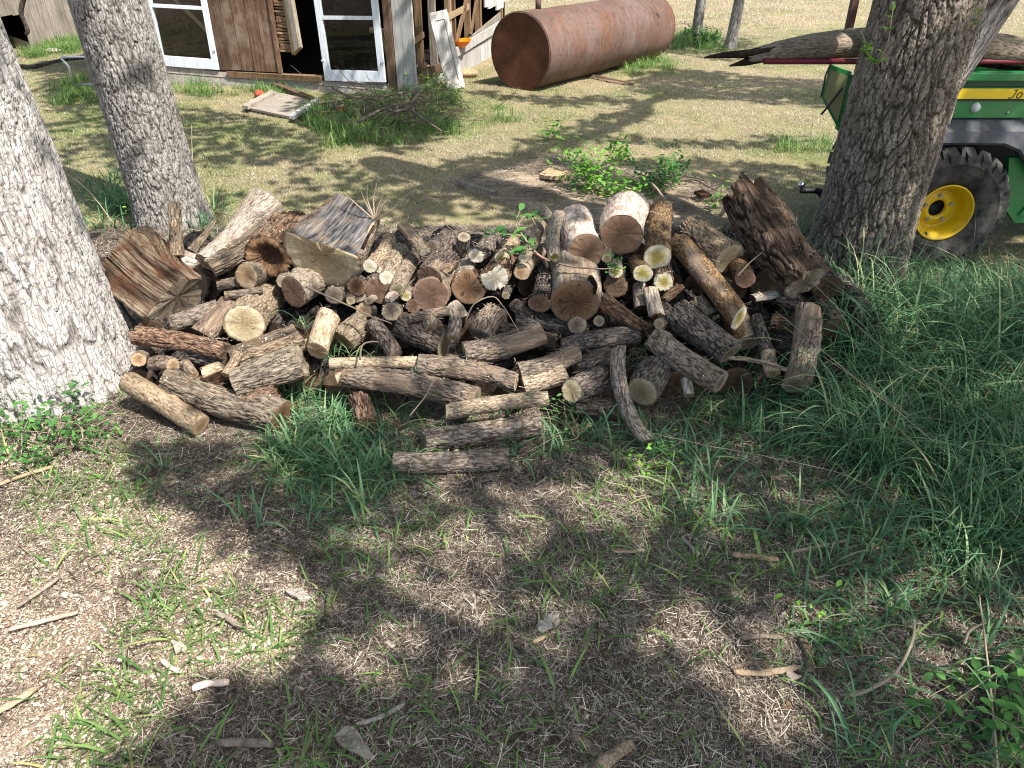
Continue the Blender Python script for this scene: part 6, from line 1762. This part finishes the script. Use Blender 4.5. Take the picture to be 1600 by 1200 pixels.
pz = lambda u, v_, z: G(u, v_, z)
leafy('leafy_cutting', 'bright green leafy cuttings heaped on the rotten wood sheet behind the peeled logs',
      [[pz(940, 300, .05), pz(910, 270, .12), pz(885, 240, .15)], [pz(1000, 300, .05), pz(950, 285, .1), pz(900, 278, .08)], [pz(1010, 305, .04), pz(970, 300, .07), pz(925, 292, .06)], [pz(960, 290, .05), pz(930, 262, .18), pz(905, 250, .22)], [pz(970, 250, .03), pz(968, 240, .12), pz(962, 232, .2)]],
      620, 0.044, WEED, 'cuttings', TWIGT, 0.005, 1, spread=0.05)
leafy('leafy_cutting', 'deeper green leafy heap nearer the dark trunk piece, behind the short brown log',
      [[pz(1020, 300, .05), pz(1030, 272, .12), pz(1045, 255, .15)], [pz(1010, 290, .05), pz(1050, 270, .1), pz(1062, 262, .1)], [pz(1015, 300, .05), pz(1000, 265, .12)]],
      420, 0.040, WEEDD, 'cuttings', TWIGT, 0.004, 2, spread=0.045)
leafy('leafy_cutting', 'yellow-green leaf bunch hanging at the left edge of the dark trunk piece',
      [[pz(1130, 290, .1), pz(1124, 300, .1), pz(1120, 318, .08)], [pz(1118, 322, .07), pz(1106, 328, .06)]], 46, 0.034, WEED, 'leaves', TWIGT, 0.003, 3, spread=0.03)
leafy('small_weed', 'lone yellow-green weed on the lawn halfway to the rusty tank', [[pz(865, 212, 0), pz(862, 205, .1)], [pz(865, 212, 0), pz(872, 208, .08)]], 50, 0.045, WEED, 'weed', seed=4, spread=0.05)
leafy('small_weed', 'small bright weed standing at the back edge of the leafy cuttings', [[pz(967, 250, 0), pz(965, 240, .1)]], 30, 0.045, WEED, 'weed', seed=41, spread=0.04)
leafy('leafy_twig', 'green leafy twig with large pointed leaves lying over the small log ends',
      [[on_plane(838, 395, .14), on_plane(820, 372, .15), on_plane(806, 350, .16), on_plane(812, 330, .16)], [on_plane(815, 368, .15), on_plane(790, 366, .15), on_plane(762, 366, .14)], [on_plane(808, 350, .16), on_plane(826, 338, .17), on_plane(838, 352, .15)], [on_plane(820, 372, .15), on_plane(826, 388, .14), on_plane(816, 396, .13)]],
      26, 0.062, WEEDD, 'twig', TWIGT, 0.0025, 5, each=True, asp=0.42)
leafy('leafy_sprig', 'tiny green sprig growing over the little white branch end', [[on_plane(962, 420, .08), on_plane(960, 408, .1)]], 40, 0.02, WEEDD, 'sprig', seed=6, spread=0.014)
# sprig of bright leaves on the leaning trunk
yv = 2.93
leafy('leaf_sprig', 'bright green sprig of oval leaves hanging on the dark leaning trunk',
      [[PY(1397, 2, yv), PY(1393, 30, yv), PY(1388, 62, yv), PY(1378, 90, yv), PY(1370, 105, yv)], [PY(1345, 48, yv), PY(1352, 66, yv), PY(1356, 84, yv), PY(1364, 100, yv)]],
      26, 0.034, WEED, 'sprig', TWIGT, 0.0018, 7, each=True, asp=0.6)
leafy('leaf_sprig', 'small light green sprig on the paler second stem of the leaning trunk', [[PY(1532, 4, 3.0), PY(1528, 24, 3.0), PY(1524, 40, 3.0)]], 14, 0.022, WEED, 'sprig', TWIGT, 0.0015, 8, each=True)
# weeds at the foot of the pale trunk
def weedclump(label, centres, n, size, seed, mat=WEEDD, h=0.12, cat='weeds', nm='weeds'):
    rg = np.random.default_rng(seed)
    paths = []
    for (u, v_) in centres:
        b = G(u, v_)
        for k in range(3):
            paths.append([b, b + [rg.normal(0, .03), rg.normal(0, .03), h * .5], b + [rg.normal(0, .07), rg.normal(0, .07), h * rg.uniform(.6, 1.2)]])
    o = leafy(nm, label, paths, n, size, mat, cat, TWIGT, 0.0016, seed, spread=0.03)
    return o
weedclump('leafy green weeds growing at the foot of the pale trunk', [(10, 690), (50, 680), (90, 690), (130, 690), (20, 650), (70, 720), (150, 700), (110, 660), (30, 720)], 400, 0.028, 9, WEEDD, 0.11)
weedclump('brighter vine leaves climbing in front of the pale trunk at the frame edge', [(-10, 640), (5, 620), (12, 655)], 90, 0.05, 10, WEED, 0.32, 'vine', 'vine')
weedclump('broad-leaved green weed in the near right corner', [(1560, 1120), (1590, 1090), (1570, 1170), (1600, 1150)], 150, 0.034, 11, WEEDD, 0.10)
weedclump('small four-leaved weed near the curved pale stem', [(1452, 1130), (1475, 1160)], 34, 0.030, 12, WEEDD, 0.07)
weedclump('tiny bright weed in the open ground below the tall grass', [(1285, 985)], 16, 0.024, 13, WEED, 0.03)
weedclump('fine feathery weed beside the knotted thick grey log', [(865, 690), (880, 670), (860, 660)], 90, 0.018, 14, WEEDD, 0.10)
weedclump('bright short weed in front of the curved dark branch', [(1020, 735), (1010, 725)], 60, 0.022, 15, WEED, 0.05)
weedclump('light green weed sprouting by the corner of the shed', [(655, 140), (672, 150), (640, 150), (690, 140)], 260, 0.05, 16, WEED, 0.16)
weedclump('green vine leaves at the outbuilding and the pale trunk top', [(2, 90), (10, 75)], 60, 0.05, 17, WEED, 0.5, 'vine', 'vine')
weedclump('low green vine leaves against the middle trunk', [(190, 330), (235, 345), (215, 350)], 110, 0.035, 18, WEED, 0.22, 'vine', 'vine')
weedclump('dark green shrubby growth at the foot of the slim far trunks', [(1085, 72), (1100, 74), (1115, 70), (1070, 70)], 320, 0.06, 19, WEEDD, 0.22)

# brush heap by the shed
rg = np.random.default_rng(44)
bh = G(620, 190)
mb = MB()
for k in range(200):
    a = rg.uniform(0, 2 * np.pi); p = bh + [rg.normal(0, .28), rg.normal(0, .25), rg.uniform(0.01, .16)]
    L_ = rg.uniform(0.15, 0.6); d = np.array([math.cos(a), math.sin(a), rg.normal(0.1, .35)])
    q = p + d * L_
    q[2] = max(q[2], 0.01)
    mid = (p + q) / 2 + rg.normal(0, .05, 3); mid[2] = max(mid[2], 0.02)
    mb.tube(spline([p, mid, q], 7), np.linspace(rg.uniform(.002, .006), .0012, 7), 5)
for path in ([(520, 137), (545, 150), (590, 155), (605, 150)], [(595, 152), (628, 145), (680, 143)], [(615, 175), (640, 172), (660, 185), (690, 205)], [(560, 190), (600, 170), (615, 175)]):
    mb.tube(spline([G(u, v_, .16) for u, v_ in path], 16), np.linspace(.013, .006, 16), 6)
tag(mb.build('brush_heap', TWIG, None, True), 'tangled heap of grey dead brush on the grass by the shed corner', 'brush')

# cellar board frame lying by the shed
fb = empty('hatch_board', 'grey wooden hatch board with a raised rim lying on the grass by the shed', 'board', tuple(G(430, 168)))
c0 = G(430, 168)
def flat_child(name, mat, pix, z, t, root):
    P = [G(u, v_, z) - np.array(root.location) for u, v_ in pix]
    k = len(P)
    V = [p + [0, 0, t] for p in P] + P
    F = [list(range(k)), list(range(2 * k - 1, k - 1, -1))] + [[q, k + q, k + (q + 1) % k, (q + 1) % k] for q in range(k)]
    return MB().add(V, F).build(name, mat, root)
flat_child('panel', B_GREY, [(380, 170), (430, 146), (492, 160), (455, 186)], 0.01, 0.02, fb)
flat_child('rim', B_GREY, [(378, 170), (388, 171), (432, 148), (424, 145)], 0.03, 0.03, fb)
flat_child('rim', B_WHITE, [(452, 186), (460, 187), (500, 160), (493, 158)], 0.03, 0.03, fb)
flatpiece('plank', 'rusty brown plank lying against the shed footing above the hatch board', [(424, 134), (430, 132), (492, 155), (487, 158)], 0.03, 0.03, B_BROWN, 'plank')
def lump(name, label, uv, r, mat, cat, sq=0.7, seed=0):
    c = G(uv[0], uv[1], r * sq * 0.8)
    th, ph = np.meshgrid(np.linspace(0, np.pi, 9), np.linspace(0, 2 * np.pi, 14, endpoint=False), indexing='ij')
    V = np.stack([np.sin(th) * np.cos(ph), np.sin(th) * np.sin(ph), np.cos(th) * sq], -1).reshape(-1, 3)
    V = V * (r * (1 + 0.25 * fbm(V * 2 + seed, 2, seed)))[:, None] if False else V * r * (1 + 0.25 * fbm(V * 2.0 + seed, 2, seed))[:, None]
    F = [[i * 14 + j, i * 14 + (j + 1) % 14, (i + 1) * 14 + (j + 1) % 14, (i + 1) * 14 + j] for i in range(8) for j in range(14)]
    o = mk(name, V, F, mat); o.location = tuple(c)
    return tag(o, label, cat)
REDB = metal('brick_red_rubble', 'a5503c', 0.9, 0, .1, .2)
lump('brick_lump', 'round red brick lump in the grass above the hatch board', (405, 147), 0.05, REDB, 'brick', 0.8, 1)
lump('brick_lump', 'small red brick lump in the grass beside a dark rubber scrap', (533, 172), 0.055, REDB, 'brick', 0.5, 2)
lump('rubber_scrap', 'dark rubber scrap in the grass near the brush heap', (514, 166), 0.07, BLK, 'scrap', 0.5, 3)
lump('stone', 'pale flat stone at the foot of the plank outbuilding', (82, 79), 0.10, CONC, 'stone', 0.3, 4)
lump('stone', 'tan stone in the broken side wall of the shed', (662, 108), 0.09, B_TAN, 'stone', 0.8, 5)
lump('stone', 'brown mound of rubble at the foot of the whitewashed side boards', (728, 114), 0.14, B_TAN, 'rubble', 0.35, 6)
# fallen branch and metal chair frame, left of the middle trunk
fbr = MB().tube(spline([G(30, 104, .02), G(55, 104, .02), G(80, 98, .02), G(110, 92, .02), G(132, 91, .02)], 20), np.linspace(.028, .015, 20), 8)
tag(fbr.build('fallen_branch', TREE_BARK[1], None, True), 'long fallen branch on the lawn left of the middle trunk', 'branch')
cf = empty('chair_frame', 'bent shiny tube frame of a garden chair on the lawn behind the middle trunk', 'chair frame', tuple(G(113, 135)))
cb0 = np.array(cf.location)
ys = 8.3
tubm = metal('tube_steel', 'b9bec6', 0.3, 0.8)
MB().tube(spline([PY(160, 90, ys) - cb0, PY(120, 89, ys) - cb0, PY(98, 90, ys) - cb0, PY(99, 95, ys) - cb0, PY(108, 106, ys) - cb0, PY(113, 133, ys) - cb0], 30), 0.012, 8).build('tube_frame', tubm, cf, True)
MB().tube([PY(112, 132, ys) - cb0, PY(165, 132, ys) - cb0], 0.010, 8).build('cross_bar', tubm, cf, True)

# log carried on the vehicle's rack
yk = YV + 0.10
def rackpt(u, v_): return PY(u, v_, yk)
p1, p2 = rackpt(1160, 95), rackpt(1260, 70)
lg = log_piece('rack_log', 'long grey log with a splintered end carried on the red pipe rack', PY(1168, 90, yk), PY(1620, 86, yk), 0.036, 0.062, 'smooth', 'rotten', 'grey', bend=np.array([-0.0, 0, 0.05]), seed=501, group=None, rag1=0.05, lump=0.05,
               taper=([0, 0.10, 0.22, 0.4, 1.0], [0.45, 0.72, 0.95, 1.0, 1.0]))
sp_ = MB().tube([PY(1100, 90, yk), PY(1130, 86, yk), PY(1170, 84, yk), PY(1230, 74, yk)], [0.006, 0.022, 0.032, 0.036], 8, True, 0.6)
sp_.tube([PY(1140, 103, yk), PY(1165, 97, yk), PY(1210, 88, yk)], [0.006, 0.026, 0.03], 7, True, 0.6)
s_o = sp_.build('splinter', BARK['weather'], None, True, attr=None)
s_o.parent = lg; s_o.matrix_parent_inverse = lg.matrix_world.inverted()
log_piece('rack_log', 'black barked log lying on the rack behind the paler second stem', PY(1530, 84, yk + .18), PY(1700, 84, yk + .18), 0.06, 0.06, 'black', 'dark', 'dark', seed=502, group=None)

# twigs in and on the pile, wiry stems across the grass
def stick(label, pix, zs, r, mat=TWIG, name='twig', cat='twig', plane=False, n=18, tip=0.5):
    if plane: P = [on_plane(u, v_, z) for (u, v_), z in zip(pix, zs)]
    else: P = [G(u, v_, z) for (u, v_), z in zip(pix, zs)]
    q = spline(P, n)
    q = q + (fbm(q * 25, 2, 3)[:, None] * [0.002, 0.002, 0.002])
    return tag(MB().tube(q, np.linspace(r, r * tip, n), 6).build(name, mat, None, True), label, cat)
stick('thin twig slanting from the big oval reddish end down past the orange round end', [(478, 448), (520, 466), (570, 490), (612, 506)], [.10, .10, .10, .09], .004, TWIG, plane=True)
stick('arching tan vine stem over the stout furrowed log', [(728, 500), (742, 474), (772, 464), (790, 484), (812, 520)], [.06, .10, .12, .12, .10], .0028, TWIGT, plane=True)
stick('loop of dry vine above the small logs at the back of the pile', [(650, 318), (675, 310), (692, 326), (696, 350), (710, 362)], [.10, .12, .10, .08, .07], .003, TWIG, plane=True)
stick('grey twig lying along the top of the big cracked log', [(872, 411), (900, 418), (930, 420), (958, 420)], [.13, .13, .13, .12], .004, TWIG, plane=True)
stick('fine tan twig curling over the ridged log', [(640, 650), (664, 620), (680, 594), (700, 612)], [.10, .12, .12, .11], .0022, TWIGT, plane=True)
stick('bent twig hooked over the thin light tan branch', [(562, 562), (566, 540), (580, 534), (592, 534)], [.12, .12, .10, .08], .004, TWIG, plane=True)
stick('pale curved stick lying across the leafy cuttings', [(1060, 282), (1085, 281), (1105, 290), (1122, 300)], [.06, .07, .07, .06], .008, TWIG, plane=False)
stick('tan stick slanting down out of the leafy cuttings onto the short brown log', [(1018, 286), (1030, 300), (1042, 316), (1055, 350)], [.12, .12, .12, .10], .008, TWIGT)
rgb_ = np.random.default_rng(9)
mb = MB()
o_ = on_plane(586, 345, .04)
for tip in ((535, 300), (560, 290), (575, 285), (586, 300), (600, 312), (618, 306), (628, 318), (606, 290), (590, 280), (640, 300)):
    q = on_plane(tip[0], tip[1], .10 + rgb_.uniform(-.02, .05))
    mb.tube(spline([o_, (o_ + q) / 2 + rgb_.normal(0, .012, 3), q], 9), np.linspace(.0045, .0012, 9), 5)
mb.tube(spline([on_plane(568, 392, .06), on_plane(578, 360, .06), o_], 8), np.linspace(.012, .006, 8), 6)
tag(mb.build('twig_fan', TWIGT, None, True), 'fan of bare twigs rising behind the blue-grey wedge block', 'twigs')
stick('reddish dry bark strip beside the blue-grey wedge block', [(566, 390), (574, 372), (584, 352)], [.10, .10, .09], .008, BARK['rot'], 'bark_strip', 'bark', True)
stick('white splinter lying on the oval red-brown end', [(684, 422), (700, 416), (716, 408)], [.09, .10, .10], .005, BARK['peeled'], 'splinter', 'splinter', True)
stick('white splinter jutting from the crooked grey branch', [(832, 392), (846, 402), (858, 408)], [.10, .10, .10], .005, BARK['peeled'], 'splinter', 'splinter', True)
stick('orange torn bark shred on the edge of the big cracked end', [(922, 434), (930, 446), (928, 460)], [.11, .12, .10], .011, BARK['rot'], 'bark_strip', 'bark', True)
stick('dry stem slanting from the long smooth brown log toward the leaning trunk', [(1152, 432), (1170, 412), (1190, 395)], [.12, .14, .14], .0025, TWIGT, plane=True)
stick('long wiry stem crossing from the upright ridged log down over the tall grass', [(1212, 486), (1300, 560), (1380, 625), (1460, 690)], [.30, .34, .34, .28], .0013, TWIGT, 'stem', 'stem')
stick('second wiry stem running beneath the first over the tall grass', [(1225, 510), (1290, 560), (1350, 600), (1420, 650)], [.28, .30, .30, .22], .0010, TWIGT, 'stem', 'stem')
stick('wiry stem rising from the trunk piece over the tall grass', [(1268, 440), (1330, 500), (1400, 560), (1470, 600)], [.42, .42, .40, .34], .0012, TWIGT, 'stem', 'stem')
stick('thin pale stem lying taut across the grass under the curved dark branch', [(1000, 672), (1100, 695), (1200, 714), (1320, 742), (1400, 790)], [.10, .11, .11, .10, .06], .0013, TWIGT, 'stem', 'stem')
stick('dry stem standing up at the near right edge', [(1560, 1230), (1552, 1120), (1540, 1010), (1530, 930)], [.02, .05, .08, .10], .0032, TWIGT, 'stem', 'stem')
stick('thin taut stem slanting up at the near right edge', [(1430, 1150), (1500, 1090), (1560, 1050), (1630, 1000)], [.02, .05, .07, .08], .0018, TWIGT, 'stem', 'stem')
stick('curved pale stem arching over the near grass', [(1305, 1088), (1350, 1082), (1400, 1050), (1426, 1000), (1428, 968)], [.01, .03, .06, .08, .10], .0045, TWIGT, 'stem', 'stem', tip=0.7)
stick('cream curled dry blade at the near right', [(1506, 1006), (1516, 985), (1540, 974)], [.05, .08, .09], .004, TWIGT, 'stem', 'stem')
stick('thin grass stem standing beside the middle trunk', [(304, 300), (301, 250), (299, 196)], [.0, .16, .33], .003, TWIGT, 'stem', 'stem')
stick('pale stem slanting between the pale trunk and the middle trunk', [(178, 350), (140, 300), (105, 272)], [.15, .30, .42], .003, TWIGT, 'stem', 'stem')
stick('thin tow cord hanging from the hitch ball', [(1250, 300), (1230, 312), (1205, 322)], [.20, .16, .12], .002, TWIGT, 'cord', 'cord')

# loose sticks and bark bits on the near ground
BITS = [
    ('short curved grey stick in the middle left foreground', [(338, 958), (355, 965), (376, 980)], .011, 'silver'),
    ('whitish flat chip of wood above the big foreground shadow', [(300, 1076), (325, 1068), (358, 1066)], .013, 'peeled'),
    ('pale split stick lying alone on the bare left ground', [(12, 984), (60, 972), (122, 956)], .009, 'peeled'),
    ('grey stick half under grass on the bare left ground', [(26, 948), (60, 925), (92, 902)], .009, 'silver'),
    ('tan stick at the far left below the weeds', [(-10, 760), (30, 745), (85, 728)], .010, 'sand'),
    ('long pale stick at the lower left frame edge', [(-10, 1115), (25, 1095), (58, 1074)], .012, 'sand'),
    ('grey-brown stick in the deep foreground shadow', [(340, 1160), (385, 1160), (440, 1163)], .013, 'smooth'),
    ('thin slanting stick at the rim of the foreground shadow', [(556, 1132), (595, 1120), (632, 1100)], .008, 'silver'),
    ('pale chunky stick lying on the shaded ground toward the tall grass', [(1143, 866), (1180, 870), (1216, 874)], .013, 'sand'),
    ('short straight stick, upper of three lying together', [(1158, 996), (1190, 994), (1226, 995)], .010, 'smooth'),
    ('dark flat stick in the middle of three lying together', [(1140, 1043), (1170, 1036), (1202, 1035)], .009, 'weather'),
    ('long tan stick, lowest of three lying together', [(1146, 1049), (1190, 1052), (1250, 1042)], .011, 'sand'),
    ('weathered stick pointing at the three sticks', [(1252, 994), (1262, 1020), (1266, 1050)], .014, 'tan'),
    ('brown stick continuing past the three lying together', [(1272, 1048), (1310, 1050), (1362, 1058)], .010, 'weather'),
    ('grey split stick near the bottom edge, darker of the pair', [(892, 1146), (915, 1163), (945, 1185)], .016, 'weather'),
    ('light tan split stick near the bottom edge', [(988, 1160), (960, 1180), (920, 1210)], .018, 'tan'),
    ('small dark twig above the lit foreground patch', [(1064, 840), (1078, 852), (1092, 866)], .009, 'silver'),
    ('tiny grey twig by the lit foreground patch', [(995, 880), (990, 896), (984, 912)], .006, 'silver'),
    ('small tan stick left of the chunky pale stick', [(958, 862), (985, 862), (1008, 860)], .006, 'sand'),
    ('thin dry stick leading into the tall grass', [(1236, 862), (1275, 855), (1330, 842)], .008, 'silver'),
    ('slender stick below the split white chips', [(832, 1004), (850, 995), (870, 984)], .009, 'sand'),
    ('white barkless stick bit on the bare ground left of the whitish chip', [(252, 1030), (266, 1042), (284, 1050)], .008, 'peeled'),
    ('dark stick bit in the weeds left of the grass tufts', [(205, 745), (230, 742), (255, 730)], .016, 'dark'),
]
for k, (lab, px_, r_, bk) in enumerate(BITS):
    r_ *= 1.15
    P = [G(u, v_, r_ * 0.6 + 0.014) for u, v_ in px_]
    q = spline(P, 14)
    rr = r_ * 0.62 * (1 + 0.25 * fbm(q * 40, 2, k)) * np.interp(np.linspace(0, 1, 14), [0, .1, .9, 1], [.7, 1, 1, .6])
    V, F = tube(q, rr, 9, True, 0.7)
    V = V + 0.0015 * np.stack([fbm(V * 90, 2, k), fbm(V * 90 + 5, 2, k), fbm(V * 90 + 9, 2, k)], -1)
    tag(mk('stick', V, F, BARK[bk], attr={'h': fbm(V * np.array([60, 60, 60]), 2, k) * .5 + .5}), lab, 'stick')
for lab, pix, bk in (('pale papery bark flake in the middle foreground', [(838, 975), (850, 962), (872, 958), (876, 972), (856, 985), (842, 986)], 'silver'),
                     ('small white flake by the lowest of the three sticks', [(1226, 1052), (1240, 1047), (1250, 1058), (1236, 1064)], 'peeled'),
                     ('large grey curled bark piece in the foreground shadow', [(518, 1150), (545, 1130), (572, 1160), (584, 1186), (560, 1180)], 'silver'),
                     ('pale bark scrap on the shaded ground between grass tufts', [(445, 922), (470, 918), (490, 932), (470, 938)], 'silver'),
                     ('brown curled leaf scrap on the shaded ground', [(938, 1016), (948, 1012), (954, 1020), (944, 1025)], 'rot'),
                     ('small orange dead leaf near the bottom sticks', [(1222, 1100), (1232, 1096), (1238, 1104), (1228, 1110)], 'rot'),
                     ('grey bark scrap beneath the long wooden chips', [(268, 1000), (282, 994), (290, 1012), (276, 1018)], 'silver'),
                     ('white chip in the dry grass at the right edge', [(1518, 888), (1526, 884), (1530, 896), (1522, 900)], 'peeled')):
    P = [G(u, v_, 0.020 + RNG.uniform(0, .008)) for u, v_ in pix]
    P2_ = []
    for q in range(len(P)):
        p_, n_ = P[q], P[(q + 1) % len(P)]
        for f_ in (0, .33, .66): P2_.append(p_ * (1 - f_) + n_ * f_ + RNG.normal(0, .0022, 3))
    P = P2_
    c_ = sum(P) / len(P) + [RNG.normal(0, .004), RNG.normal(0, .004), 0.003]
    k = len(P)
    V = [c_] + P + [p - [0, 0, .006] for p in P]
    F = [[0, 1 + q, 1 + (q + 1) % k] for q in range(k)] + [[1 + q, 1 + k + q, 1 + k + (q + 1) % k, 1 + (q + 1) % k] for q in range(k)]
    tag(mk('bark_flake', V, F, BARK[bk], smooth=False, attr={'h': RNG.uniform(.4, 1, len(V))}), lab, 'bark flake')
# single broad green leaf lying on the bare ground
lf = G(147, 749, .008)
V, F = leaf_shape(lf - [0.03, 0, 0], np.array([1, .25, .1]), np.array([0, 0, 1.0]), 0.06, 0.022)
tag(mk('fallen_leaf', V, F, WEED, attr={'h': np.full(len(V), .8)}), 'single fresh green leaf fallen on the bare ground', 'leaf')
